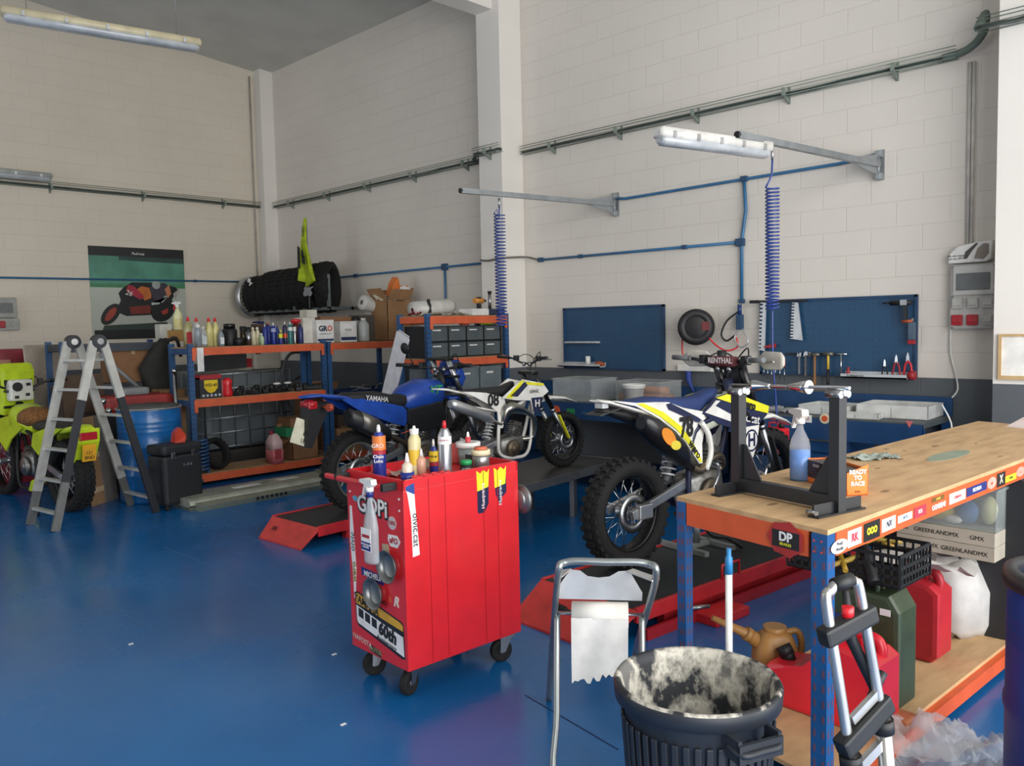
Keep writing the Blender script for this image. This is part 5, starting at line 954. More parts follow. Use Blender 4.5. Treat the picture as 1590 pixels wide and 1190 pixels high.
t=thing('cordless_drill','orange and black cordless drill upright on the drawer rack','drill',(-6.66,TP(744,-6.66),zT)); MB().box((-.035,-.04,0),(.035,.04,.04),.006).build('battery',mat('#3a2d22',.5),t); MB().box((-.02,-.02,.04),(.02,.02,.13),.008).build('grip',BLK,t); MB().cyl((0,-.07,.16),(0,.06,.16),.028).build('motor_housing',mat('#d08a3c',.5),t); MB().cyl((0,.06,.16),(0,.1,.16),.014).box((-.02,-.02,.185),(.02,.02,.20)).build('chuck',BLK,t)
t=thing('clamp_tool','black and chrome clamp standing on the drawer rack corner','clamp',(-6.62,TP(762,-6.62),zT)); MB().box((-.03,-.06,0),(.03,.06,.07),.01).build('base',mat('#22304a',.5),t); MB().cyl((0,-.01,.07),(0,-.01,.24),.018).build('column',STL,t); MB().cyl((0,-.01,.24),(0,-.01,.265),.022).build('cap',BLK,t)
t=thing('grinder','blue black power tool right of the clamp on rack corner','grinder',(-6.62,TP(777,-6.62),zT)); MB().box((-.03,-.05,0),(.03,.05,.08),.02).build('body',mat('#1f3154',.5),t)
# leaning white boards
yb=5.05; a=GY(621,521,yb);b=GY(636,528,yb); bl=GY(597,620,yb)
d=(bl-a); zl=a.z/(-d.z); foot=a+d*(a.z/(-d.z)); t=thing('foam_board','long white folded board leaning behind the blue bike tail','board',(foot.x,foot.y,.002))
w=(b-a).length+.05; MB().bar((.05,0,0),(a.x-foot.x+.05,.0,a.z),w,.012,up=(0,1,0)).build('front_sheet',mat('#dedde2',.5),t); MB().bar((.02,.03,0),(a.x-foot.x+.03,.03,a.z+.02),w*.8,.01,up=(0,1,0)).build('rear_sheet',mat('#d0cfd6',.5),t)
if 0:
  P=GY(617,556,4.9); t=thing('magnifier_mirror','round mirror on thin arm before the leaning white board','mirror',P); MB().tube([(.05*math.cos(2*PI*k/24),0,.055*math.sin(2*PI*k/24)) for k in range(24)],.006,6,closed=True).build('ring',BLK,t); MB().lathe([(0,-.002),(.048,-.002),(.048,.002),(0,.002)],24,M=Matrix.Rotation(R(90),4,'X')).build('glass',mat('#a9a79f',.1,.8),t); MB().tube(smooth_path([(-.045,.0,-.02),(-.12,.02,-.02),(-.16,.10,-.1),(-.10,.14,-.4),(0,.15,-P.z+.0)],4),.009,6).build('arm',BLK,t)
# silver light housings lying on the floor
t=thing('light_housing','long pale grey lamp housing lying on the floor before rack','lamp housing',(-7.72,3.2,0),R(1)); LH=mat('#b4b9a9',.35,.3,var=.08)
MB().prism([(0,.10),(.36,.10),(.40,.085),(.42,.05),(.38,.03),(.02,.03),(0,.05)],0,1.9,'y',bev=.0).build('housing',LH,t); MB().prism([(.40,.0),(.50,.0),(.52,.05),(.46,.07),(.40,.07)],.05,1.85,'y').build('front_channel',mat('#8f9586',.35,.4),t); MB().box((.02,.0,0),(.40,1.88,.03)).build('base_tray',mat('#6b7068',.4,.4),t)
for k,(x0,y0,w_,l_) in enumerate([(.12,.55,.08,.28),(.10,1.05,.08,.22)]): MB().box((x0,y0,.10),(x0+w_,y0+l_,.103)).build('sticker',WHT,t)
for k in range(7): MB().box((.521,.60+.05*k,.02),(.524,.625+.05*k,.05)).build('vent_slot',BLK,t)
MB().box((.05,1.55,.10),(.3,1.62,.13)).build('lamp_clip',mat('#9aa093',.35,.3),t)
# ---------------- floor things at left
BAR=mat('#1565a8',.35,coat=.3,var=.08)
def drum(label,x,y,z,r,h,m,top=None,ribs=(.33,.66)):
    t=thing('drum',label,'drum',(x,y,z)); pr=[(0,.01),(r*.97,.01),(r,0),(r,.02)]
    for f in ribs: pr+=[(r,h*f-.03),(r*1.025,h*f-.012),(r*1.025,h*f+.012),(r,h*f+.03)]
    for q in range(3): pr+=[(r,h*(.76+.05*q)-.008),(r*1.008,h*(.76+.05*q)),(r,h*(.76+.05*q)+.008)]
    pr+=[(r,h-.02),(r*1.01,h),(r*.97,h),(r*.96,h-.02),(0,h-.02)]
    MB().lathe(pr,44).build('body',m,t); MB().tube([(r*1.005*math.cos(2*PI*k/40),r*1.005*math.sin(2*PI*k/40),h) for k in range(40)],.011,6,closed=True).build('rim',top or GRY,t); return t
dr=drum('blue steel oil drum standing behind the ladder right leg',-8.21,3.24,0,.292,.90,BAR,mat('#9b9c99',.5,.5),ribs=(.30,.60))
MB().cyl((.1,.1,.88),(.1,.1,.91),.03).build('bung',GRY,dr)
tag(MB().lathe([(0,0),(.27,0),(.275,.012),(.27,.02),(0,.02)],30).build('drip_tray',mat('#4b4d4c',.6),loc=(-8.21,3.24,.905)),'dark round tray lying on top of the blue oil drum','tray')
t=thing('suitcase','black hard suitcase standing by the rack and the blue drum','suitcase',(-7.64,3.23,0),R(12)); SU=mat('#202225',.55,bump=.2,scale=60)
MB().box((-.13,-.20,.04),(.13,.20,.50),.03).build('lower_shell',SU,t); MB().box((-.135,-.205,.505),(.135,.205,.60),.03).build('lid',SU,t)
for y in (-.11,.10): MB().box((.13,y-.02,.47),(.145,y+.02,.53),.003).build('latch',STL,t)
text('TUPPEX' if 0 else 'T--P-X',.035,mat('#8d9093'),t,(.132,.04,.40),right=(0,1,0))
for x in (-.1,.1):
    for y in (-.17,.17): MB().cyl((x-.015,y,.022),(x+.015,y,.022),.022).build('wheel',BLK,t)
MB().box((.10,.19,.2),(.12,.215,.23)).build('side_stud',STL,t)
P=GX(277,665,-7.64); tag(MB().prism([(-.06,-.04),(-.05,.06),(.0,.10),(.05,.02),(.04,-.05)],-.04,.04,'x').jitter(.006).build('red_helmet_part',mat('#c8442f',.35),loc=(P.x,P.y,.64)),'red and black moulded fairing piece on top of the suitcase','fairing piece')
# cardboard strips leaning by the lime bike tire
P=G(155,783,0)
for k,(dx,c,lb) in enumerate([(0,'#9c7a58','tall brown cardboard sheet with tape leaning right of the lime bike wheel'),(.09,'#6f6a66','grey brown cardboard sheet leaning behind the taped cardboard')]):
    t=thing('cardboard_sheet',lb,'cardboard',(P.x-.0-dx,P.y+dx*1.6,0),R(38)); MB().bar((0,0,0),(-.08,0,.84),.22-.03*k,.02,up=(1,0,0)).build('sheet',mat(c,.8,scale=6),t)
    if k==0:
        for z in (.12,.45): MB().box((-.02-z*.09,-.11,z),(.015-z*.09,.11,z+.05)).build('tape',mat('#c9b08a',.4),t)
# ladder
t=thing('folding_ladder','tall aluminium folding ladder with black lower rails standing open','ladder',(0,0,0)); LA=mat('#c6c6c0',.4,.4); 
f=[G(47,815),G(86,826),G(203,785),G(243,796)]
tp=V((-7.78,2.42,1.56)); 
dirr=(f[1]-f[0]).normalized(); A0,A1_=f[0],f[1]
# front pair: feet f0,f1 ; rear pair: feet f2,f3
wv=(f[1]-f[0]); c1=(f[0]+f[1])/2; c2_=(f[2]+f[3])/2
w1=V((.70,-.02,0)).normalized(); w1=wv.normalized()
topl=tp-w1*.13; topr=tp+w1*.13
tl,tr=GY(140,530,2.42),GY(152,530,2.42)
def railpair(a,b,ta,tb,nr,dark,nm):
    for p,q,dk in ((a,ta,False),(b,tb,True)):
        N=w1.cross(V((0,0,1))); s0=.70 if dk else .2
        MB().bar(p,p.lerp(q,.25 if dk and not dark else s0),.028,.065,up=N).build('lower_rail',mat('#7d7f7d',.4,.5) if not (dark and dk) else mat('#23252b',.45),t)
        if dk and not dark: MB().bar(p.lerp(q,.22),p.lerp(q,.72),.027,.063,up=N).build('middle_rail',mat('#2b2d33',.45),t)
        MB().bar(p.lerp(q,s0-.02),q,.03,.07,up=N).build('upper_rail',LA,t)
    for k in range(nr):
        fr=(k+.55)/nr*.97; MB().bar(a.lerp(ta,fr),b.lerp(tb,fr),.045,.022).build('rung',LA,t)
TL,TR=V((-7.94,2.50,1.56)),V((-7.66,2.62,1.56)); U=V((0,.04,0))
railpair(f[0],f[1],TL-U,TR-U,6,False,'a')
railpair(f[2],f[3],TL+U,TR+U,6,True,'b')
for p in (TL,TR): MB().cyl(p-w1*.035,p+w1*.035,.06,n=20).build('hinge',mat('#34373a',.5),t)
for p,c in ((TL,WPL),(TR,ALU)): MB().cyl(p-w1*.045,p+w1*.045,.028,n=16).build('hinge_plate',c,t)
# ---------------- back left clutter
t=rack('dark shelf rack at the left wall holding an old brown carton',-9.95,-9.45,2.85,4.0,[.35,1.08,1.52],1.55,holes=False,board=mat('#4a4d50',.6))
for o in t.children:
    if 'beam' in o.name: o.data=o.data.copy(); o.data.materials[0]=mat('#3d444c',.5,.3)
zq=1.523
cb=carton('small yellow brown carton under the spray bottle at rack end',-9.50,GX(277,540,-9.5).y,zq-.0,.12,.20,.13,mat('#b58b50',.8),False)
spray_bottle('cleaner spray bottle with red and white head on the small carton',-9.50,GX(277,510,-9.5).y,zq+.132,.33,.05,mat('#e0dcae',.35),WPL,R(200),trig=RED,lab=(.1,.5,YELL))
carton('white box left of the yellow spray bottle on dark rack',-9.62,GX(262,520,-9.6).y-.05,zq,.14,.14,.2,mat('#c8c8c0',.6),False)
carton('large old brown carton with tape on the dark rack',-9.66,GX(203,570,-9.6).y,1.083,.30,.50,.36,CARD2,True)
t=thing('black_bag','black fabric bag slumped over the end of the dark rack','bag',(-9.38,GX(245,590,-9.35).y,.90)); MB().loft([(0,0,0,.10,.10),(.15,.02,0,.16,.10),(.35,-.02,0,.17,.08),(.55,.06,0,.09,.06),(.66,.10,0,.04,.04)],14,2.5,M=Matrix(((0,0,1,0),(0,1,0,0),(1,0,0,0),(0,0,0,1)))).jitter(.012).build('body',mat('#2b2c28',.8,var=.12),t); MB().tube(smooth_path([(0,.1,.6),(.05,.22,.66),(.02,.28,.45)],4),.02,7).build('strap',BLK,t)
tag(MB().cyl((0,0,0),(0,0,.9),.03).cyl((0,0,0),(0,0,.02),.05).build('bag_stand',BLK,loc=(-9.38,GX(245,590,-9.35).y,0)),'black pole stand holding up the slumped black bag','stand')
# red mower like machine
P=GX(190,612,-9.3); t=thing('small_engine','red and grey small engine with chrome caps behind the blue drum','engine',(-9.0,P.y-.1,0)); MB().box((-.3,-.4,.0),(.25,.4,.80),.02).build('housing',mat('#2a2b2d',.6),t); MB().box((-.2,-.25,.80),(.2,.45,.98),.04).build('red_cover',mat('#9c2a24',.5,var=.1),t); MB().box((-.1,-.05,.98),(.15,.22,1.06),.03).build('grey_top',GRY,t); MB().cyl((.1,-.1,.98),(.1,-.1,1.08),.03).build('chrome_cap',CHR,t)
for k,(yy,z_) in enumerate([(-.3,.95),(-.25,.85)]): MB().cyl((.26,yy,z_),(.32,yy-.1,z_-.2),.015).ball((.27,yy,z_),.035).build('chrome_pipe',CHR,t)
# old red cabinet
P=GX(58,540,-10.6); t=thing('tool_cabinet','dull red metal cabinet with closed lid at the left edge','cabinet',(-10.75,P.y,0)); zt_=GX(50,541,-10.6).z; MB().box((0,-1.6,0),(.5,0,1.10),.01).build('body',mat('#9f2b36',.5,var=.1),t); MB().box((.0,-1.6,1.10),(.14,0,zt_),.05).build('raised_lid',mat('#8e2531',.5,var=.1),t); MB().box((.14,-.42,zt_-.25),(.143,-.28,zt_-.12)).build('paper_label',mat('#b8896c',.7),t); MB().box((.14,-.33,1.12),(.16,-.31,zt_-.28)).build('handle',mat('#6e2029',.5),t); MB().box((.5,-1.58,.98),(.505,-.02,1.08)).build('front_strip',mat('#b93a40',.5),t)
tag(MB().bar((0,0,0),(-.1,0,1.52),.5,.02,up=(1,0,0)).build('board_sheet',mat('#b6aa9c',.8),loc=(-10.15,GX(82,600,-10.1).y,0),rz=R(30)),'pale board sheet leaning between red cabinet and the dark rack','board')
tag(MB().bar((0,0,0),(-.12,0,1.2),.45,.03,up=(1,0,0)).build('board_sheet',mat('#5c4a3c',.8),loc=(-9.3,3.05,0),rz=R(10)),'dark brown board leaning behind the lime bike seat','board')
# IBC tank behind the rack
x0,x1=-10.7,-9.7; y0=GX(318,650,x1).y; y1=GX(452,650,x1).y
t=thing('liquid_tank','grey bulk liquid tank in a wire cage behind the shelf rack','tank',(x0,y0,0)); LY=y1-y0
MB().box((0.03,0.03,.16),(x1-x0-.03,LY-.03,1.12),.06).build('bottle',mat('#6f777b',.5,var=.1,scale=3),t)
c=MB()
for z in (.2,.38,.56,.74,.92,1.10): c.tube([(0,0,z),(x1-x0,0,z),(x1-x0,LY,z),(0,LY,z)],.010,6,closed=True)
n_=int(LY/.17)
for k in range(n_+1): c.cyl((x1-x0,LY*k/n_,.15),(x1-x0,LY*k/n_,1.12),.009,n=6).cyl((0,LY*k/n_,.15),(0,LY*k/n_,1.12),.009,n=6)
for k in range(6): c.cyl(((x1-x0)*k/5,0,.15),((x1-x0)*k/5,0,1.12),.009,n=6)
c.build('cage',mat('#8e9598',.4,.7),t); MB().box((0,0,0),(x1-x0,LY,.15)).build('pallet',mat('#4c4640',.8),t)
P=GX(380,570,-9.95); oil_bottle('cream plastic canister with red mark on the caged tank',-9.95,P.y,1.123,.30,mat('#cfc8b4',.5),CREAM,DRED,.10,.06,name='canister',cat='canister'); 
P=GX(410,560,-9.95); t=thing('white_drum','off white square drum on top of the caged tank','drum',(-10.0,P.y,1.123)); MB().box((-.15,-.2,0),(.15,.2,.33),.04).build('body',mat('#c3beb0',.5),t); MB().box((.151,-.17,.20),(.153,-.10,.32)).build('brown_label',mat('#7c3e2c'),t)
P=GX(345,575,-9.9); tag(MB().prism([(-.3,0),(.3,.03),(.3,.24),(-.25,.20)],-.02,.02,'x').build('slate_board',mat('#3b3d40',.6),loc=(-9.85,P.y,1.13)),'dark board lying upright on the tank left side','board')
# clutter behind, right of the tank
carton('brown carton seen between the rack posts beside the tank',-9.3,GX(490,600,-9.3).y,.0,.4,.4,.95,CARD2,True)
t=thing('bicycle_frame','dark tangled metal frame standing behind the rack right post','frame',(-9.25,GX(460,600,-9.25).y,0)); MB().tube(smooth_path([(0,-.2,0),(0,-.22,.9),(0,-.1,1.3),(0,.12,1.32),(0,.16,1.1),(0,-.05,1.0)],5),.02,8).build('bent_tube',DGRY,t); MB().cyl((0,-.2,.9),(0,.2,.0),.018).build('strut',DGRY,t)
P=GX(262,640,-9.0); t=thing('box_stack','brown folded carton squeezed left of the shelf rack','carton',(-9.12,3.84,0)); MB().box((-.1,-.16,0),(.12,.12,1.0),.01).jitter(.01).build('body',mat('#93734e',.8,var=.1),t)
tag(MB().cyl((0,0,0),(0,0,1.2),.018).cyl((0,0,1.2),(.0,0,1.24),.024).build('chrome_tube',CHR,loc=(-8.65,3.70,0)),'upright chrome tube just left of the rack left post','tube')
tag(MB().cyl((0,-.45,1.42),(0,.12,.85),.02).build('grey_strut',GRY,loc=(-9.2,3.6,0)),'diagonal grey strut left of the shelf rack','strut')
o=bpy.data.objects['grey_strut']
# ---------------- red tool trolley
TR_=mat('#d3222b',.35,coat=.4,var=.03); 
TX0,TX1,TY0,TY1,TZ0,TZ1=-3.222,-2.772,2.155,2.825,.135,.972
t=thing('tool_trolley','red metal tool trolley covered in stickers standing on four casters','trolley',((TX0+TX1)/2,(TY0+TY1)/2,0),R(-2.5)); trol=t
hx=(TX1-TX0)/2; hy=(TY1-TY0)/2; zt=TZ1-.045
b=MB().box((-hx,-hy,TZ0),(hx,hy,zt),.003); b.build('cabinet',TR_,t)
b=MB().box((-hx,-hy,zt),(-hx+.012,hy,TZ1)).box((hx-.012,-hy,zt),(hx,hy,TZ1)).box((-hx,-hy,zt),(hx,-hy+.012,TZ1)).box((-hx,hy-.012,zt),(hx,hy,TZ1)); b.build('top_rim',TR_,t)
for f in (.20,.335,.67,.80): MB().box((hx,-hy+2*hy*f-.0015,TZ0+.01),(hx+.0022,-hy+2*hy*f+.0015,TZ1-.01)).build('panel_seam',mat('#b51c24',.4),t)
MB().bar((-hx-.08,-hy-.06,TZ1-.03),(hx-.07,-hy-.06,TZ1-.03),.024,.024,bev=.008).build('handle_bar',TR_,t)
for x in (-hx+.02,hx-.055): MB().box((x-.012,-hy-.072,TZ1-.045),(x+.012,-hy,TZ1-.012),.004).build('handle_bracket',BLK,t)
def caster(x,y,rz):
    c=thing('caster',None,None,(x,y,0),rz); c.parent=t
    X=Matrix.Translation((0,0,.055))@Matrix.Rotation(R(90),4,'X')
    MB().lathe([(0,-.014),(.035,-.014),(.04,-.017),(.052,-.017),(.055,-.01),(.055,.01),(.052,.017),(.04,.017),(.035,.014),(0,.014)],28,M=X).build('tyre',RUB,c)
    w_=MB(); w_.lathe([(0,-.019),(.012,-.019),(.012,.019),(0,.019)],14,M=X)
    for k in range(6): a=2*PI*k/6; w_.bar((.01*math.cos(a),0,.055+.01*math.sin(a)),(.036*math.cos(a),0,.055+.036*math.sin(a)),.034,.007,up=(0,1,0))
    w_.build('wheel_centre',GRY,c)
    for q in (-1,1): MB().prism([(-.014,.05),(.014,.05),(.05,.12),(-.01,.125)],q*.021,q*.024,'y').build('fork_plate',STL,c)
    MB().box((-.02,-.035,.124),(.06,.035,.134)).build('mount_plate',STL,c)
caster(-hx+.09,-hy+.06,R(70)); caster(hx-.07,-hy+.05,R(110)); caster(hx-.05,hy-.09,R(75)); caster(-hx+.07,hy-.08,R(100))
# stickers on the long side (+x)
WS=mat('#ecebea',.35); NB=mat('#1f2446',.35)
def side(name,pts,m,par=None,d=.001): return MB().prism([(-hy+2*hy*u,TZ0+(TZ1-TZ0)*v) for u,v in pts],hx,hx+d,'x').build(name,m,par or t)
s_=side('white_sticker',[(.02,.95),(.085,.96),(.09,.86),(.11,.66),(.115,.60),(.06,.595),(.055,.80),(.03,.93)],WS); side('blue_tip',[(.02,.965),(.085,.98),(.088,.92),(.022,.945)],mat('#24458f',.35),s_,.0015); text('oivic.cat',.045,BLK,s_,(hx+.0018,-hy+2*hy*.088,TZ0+(TZ1-TZ0)*.735),right=(0,0.0,-1),up=(0,1,0))
for u0,ls in ((.615,[(0,.92),(0,.76),(.01,.745),(.06,.745),(.10,.79),(.105,.93)]),(.775,[(0,.93),(.01,.83),(.045,.775),(.06,.775),(.065,.81),(.11,.835),(.11,.92)])):
    s_=side('navy_sticker',[(u0+a,v) for a,v in ls],NB); side('yellow_top',[(u0-.005,.985),(u0+.03,.965),(u0+.055,.985),(u0+.09,.965),(u0+.11,.985),(u0+.10,.885),(u0,.87)],YEL,s_,.0015)
    text('Husqvarna',.028,WS,s_,(hx+.0018,-hy+2*hy*(u0+.05),TZ0+(TZ1-TZ0)*.84),right=(0,0,1),up=(0,-1,0))
# stickers on the short side (-y)
def front(name,pts,m,par=None,d=.001): return MB().prism([(-hx+2*hx*u,TZ0+(TZ1-TZ0)*v) for u,v in pts],-hy-d,-hy,'y').build(name,m,par or t)
def FP(u,v,d=.0015): return (-hx+2*hx*u,-hy-d,TZ0+(TZ1-TZ0)*v)
s_=front('white_sticker',[(.045,.80),(.08,.80),(.11,.60),(.13,.45),(.10,.28),(.075,.28),(.06,.45),(.03,.60)],WS); text('oivic',.05,BLK,s_,FP(.08,.60),right=(0.05,0,1),up=(-1,0,0)); text('wero',.045,mat('#8a7d1e'),s_,FP(.09,.43),right=(0,0,1),up=(-1,0,0),bold=.001)
text('GOPi',.105,BLK,t,FP(.47,.82),bold=.009); text('GOPi',.105,WS,t,FP(.465,.825,.003),bold=.002)
front('round_sticker',[(.80+.07*math.cos(a/16*2*PI),.765+.032*math.sin(a/16*2*PI)*1.1) for a in range(16)],mat('#c9bfbf'),None); text('100%',.025,DRED,t,FP(.80,.765,.002))
front('hex_sticker',[(.73,.70),(.88,.705),(.93,.675),(.88,.64),(.76,.64),(.72,.67)],WS); text('uFO',.035,DRED,t,FP(.82,.672,.002),bold=.001)
front('small_blue_sticker',[(.10,.855),(.16,.865),(.22,.85),(.18,.83),(.12,.835)],mat('#5fa8bf',.4)); front('beige_sticker',[(.62,.64),(.73,.645),(.74,.56),(.62,.55)],mat('#b9a98a',.5))
s_=front('blue_sticker',[(.22,.475),(.62,.46),(.62,.41),(.23,.43)],mat('#1c2c78',.35)); text('MICHELIN',.035,WS,s_,FP(.45,.443,.002),bold=.0005)
text('yX',.06,mat('#222'.replace('#222','#222222')),t,FP(.48,.375,.002),bold=.002); text('R',.06,mat('#e8d0c8'),t,FP(.83,.35,.002),bold=.003,shear=.3)
MB().box(FP(.70,.335,.001),FP(.75,.365,0)).build('orange_sticker',ORG,t); text('NG',.03,mat('#1b1b1b'),t,FP(.62,.32,.002))
s_=front('anniversary_sticker',[(.09,.315),(.13,.325),(.90,.255),(.94,.24),(.955,.06),(.90,.055),(.14,.13),(.10,.15)],mat('#15161a',.35)); front('yellow_band',[(.105,.305),(.14,.315),(.88,.248),(.93,.235),(.93,.205),(.60,.225),(.35,.245),(.11,.255)],mat('#d8a531',.4),s_,.0015)
front('white_band',[(.11,.245),(.55,.205),(.93,.175),(.94,.07),(.14,.145),(.115,.16)],WS,s_,.0015)
for k in range(3): front('black_block',[(.15+.12*k,.235-.011*k),(.24+.12*k,.227-.011*k),(.24+.12*k,.178-.011*k),(.15+.12*k,.186-.011*k)],BLK,s_,.002)
text('YAMAHA',.05,BLK,s_,FP(.30,.268,.002),right=(1,0,-.17),up=(.17,0,1),bold=.001); text('60th',.075,BLK,s_,FP(.67,.158,.003),right=(1,0,-.15),up=(.15,0,1),bold=.004); text('Anniversary',.032,BLK,s_,FP(.64,.106,.003),right=(1,0,-.15),up=(.15,0,1),shear=.3)
text('NAFOSTAL'[:7],.035,mat('#c9b9b2'),t,FP(.20,.055,.002),right=(1,0,-.1),up=(.1,0,1)); s_=front('dark_sticker',[(.34,.055),(.54,.04),(.54,.005),(.35,.015)],mat('#3a1d1c',.5)); text('MOTUL',.03,mat('#8b8f6b'),s_,FP(.44,.03,.0015))
for (u,v) in ((.06,.93),(.06,.88),(.93,.90),(.93,.84)): MB().cyl(FP(u,v,.003),FP(u,v,0),.005,n=10).build('rivet',WS,t)
TW=Matrix.Translation(trol.location)@Matrix.Rotation(R(-2.5),4,'Z'); TWI=TW.inverted()
def tw(x,y,z): return TW@V((x,y,z))
def tw_old(x,y,z): return t.matrix_basis@V((x,y,z)) if 0 else (Matrix.Translation(t.location)@Matrix.Rotation(R(-2.5),4,'Z'))@V((x,y,z))
# magnetic dishes hanging on the short side
for lab,u,v in (('upper steel magnetic bowl stuck on the trolley short side',.76,.535),('lower steel magnetic bowl above the anniversary sticker on the trolley',.50,.36)):
    p=tw(*FP(u,v,0)); o=MB().lathe([(0,.0),(.045,.0),(.05,.006),(.048,.012),(.07,.028),(.074,.030),(.066,.022),(.045,.008),(0,.008)],32,M=Matrix.Rotation(R(90),4,'X')).build('magnetic_bowl',mat('#8f9190',.42,.9),loc=p,rot=(0,0,R(-2.5))); tag(o,lab,'bowl')
p=tw(hx*.9,hy+.001,.80); tag(MB().lathe([(0,.0),(.045,.0),(.05,.006),(.048,.012),(.07,.028),(.074,.030),(.066,.022),(.045,.008),(0,.008)],32,M=Matrix.Rotation(R(-90),4,'X')).build('magnetic_bowl',mat('#8f9190',.42,.9),loc=p+V((.01,.0,-.02)),rot=(0,0,R(-2.5))),'steel magnetic bowl peeking out behind the trolley far edge','bowl')
# spray bottle hanging from the handle
p=tw(.145,-hy-.115,TZ1-.345); t2=thing('spray_bottle','clear spray bottle with white head and blue label hanging on trolley handle','spray bottle',p,R(-2.5)); CB=mat('#b9c0c4',.12,alpha=.55)
MB().lathe([(0,0),(.044,0),(.047,.01),(.047,.17),(.04,.21),(.016,.29),(.015,.32),(0,.32)],24,M=Matrix.Scale(.62,4,(0,1,0))).build('body',CB,t2)
MB().box((-.04,-.0305,.06),(.04,-.0285,.17)).build('label_sticker',WS,t2); MB().box((-.04,-.0315,.065),(.04,-.0300,.105)).build('blue_label',mat('#26347a',.35),t2); MB().box((-.03,-.0315,.125),(.03,-.0300,.14)).build('red_label_line',DRED,t2); text('METALCOLOR\nCLEANER',.012,WS,t2,(0,-.032,.087))
MB().cyl((0,0,.315),(0,0,.345),.018).build('collar',mat('#26347a',.35),t2); spray_head(t2,.34,WPL,1.2,PI); t2.scale=(.9,.9,.9)
# things on top of the trolley
ZT=zt+.001
def top(px_,py_,inset): # the spot seen at a photo pixel on the trolley top
    p=G(px_,py_,ZT); q=(Matrix.Translation(t.location)@Matrix.Rotation(R(-2.5),4,'Z')).inverted()@p if 0 else TWI@p; q.x=max(-hx+.055,min(hx-.05,q.x)); q.y=max(-hy+.05,min(hy-.05,q.y)); return TW@q
def cn(label,px_,py_,h,r,body,capm,**k):
    p=top(px_,py_,0); return can(label,p.x,p.y,ZT,h,r,body,capm,**k)
c=cn('blue and orange chain lube spray can at the trolley left end',590,743,.215,.031,PBL,WPL,lab=(.0315,.135,.20,mat('#dd7b38',.4))); text('GRO',.026,WS,c,(.022,-.024,.155),right=(.7,.7,0)); text('Chain\nLube',.021,WS,c,(.0235,-.0225,.095),right=(.7,.7,0),bold=.0004)
MB().lathe([(.0318,.115),(.0318,.135)],24).build('red_ring',DRED,c)
c=cn('white and yellow spray can with straw on the trolley top',645,741,.205,.030,mat('#d9cf9b',.4),WPL,lab=(.0305,.06,.13,mat('#e3bd3a',.4))); MB().cyl((0,0,.225),(-.07,-.02,.20),.002,n=6).build('straw',ORG,c)
MB().lathe([(.020,.20),(.022,.225),(.0,.228)],16).build('white_cap',WPL,c)
c=cn('small blue can with yellow shield on the trolley',674,736,.13,.021,PBL,WPL,lab=(.0215,.06,.11,mat('#e8c928',.4))); text('WD-40',.013,BLK,c,(.0155,-.0165,.085),right=(.7,.7,0),bold=.0003)
MB().lathe([(.0218,.04),(.0218,.058)],20).build('red_ring',DRED,c)
c=cn('silver spray can with red cap in the middle of trolley top',692,745,.235,.031,mat('#a9acb0',.3,.8),RED,lab=(.0315,.165,.20,WS)); text('WURTH',.012,DRED,c,(.0225,-.0225,.183),right=(.7,.7,0))
# droppers
p=top(633,752,0); c=bottle('dropper_bottle','small dropper bottle with white nozzle in a blue holder on trolley corner','bottle',p.x,p.y,ZT,[(0,0),(.024,0),(.024,.085),(.01,.10),(0,.10)],mat('#d9c9b6',.3),[(0,.10),(.012,.10),(.004,.14),(0,.14)],WS); MB().lathe([(.03,0),(.031,.0),(.031,.055),(.027,.055),(.027,.004)],20).build('blue_holder',PBL,c)
p=top(655,742,0); bottle('dropper_bottle','second dropper bottle with pink label behind the red tubes','bottle',p.x,p.y,ZT,[(0,0),(.022,0),(.022,.085),(.01,.10),(0,.10)],mat('#d8a68c',.3),[(0,.10),(.011,.10),(.004,.135),(0,.135)],WS)
for k in range(4):
    p=tw(hx-.035,-hy+.10+.052*k,ZT); tag(MB().lathe([(0,.0),(.024,0),(.025,.045),(.022,.048),(.019,.045),(.019,.01),(0,.01)],20).build('red_cup',mat('#d9333a',.4),loc=p),['red cup nearest the dropper bottle on the trolley edge','second red cup in the row on the trolley edge','third red cup in the row on the trolley edge','last red cup next to the green lid jar on trolley'][k],'cup','red cups in a row on the trolley')
p=top(578,739,0); tag(MB().lathe([(0,0),(.06,0),(.055,.02),(.036,.03),(.04,.045),(.034,.06),(0,.062)],24).build('red_dome',RED,loc=(p.x+.02,p.y+.01,ZT)),'round red dome lying at the trolley left corner','dome')
p=top(612,738,0); tag(MB().crumple(14,12,.15,.12,.05,seed=12).build('paper_rag',mat('#bfa99b',.7),loc=(p.x,p.y,ZT)),'crumpled brown paper rag right of the chain lube can','rag')
for k,(px_,lb) in enumerate([(662,'grey tape roll lying flat behind the red cups')]): p=top(px_,728,0); tag(MB().lathe([(.03,0),(.05,0),(.05,.04),(.03,.04)],28,close=True).build('tape_roll',mat('#8a7b63',.5),loc=(p.x,p.y,ZT)),lb,'tape roll')
p=top(724,736,0); c=bottle('jar','small black jar with green lid on the trolley edge','jar',p.x,p.y,ZT,[(0,0),(.027,0),(.027,.045),(0,.045)],BLK,[(0,.045),(.028,.045),(.028,.062),(.024,.066),(0,.066)],mat('#1f9a57',.4)); text('GOT',.018,WS,c,(.02,-.0195,.024),right=(.7,.7,0))
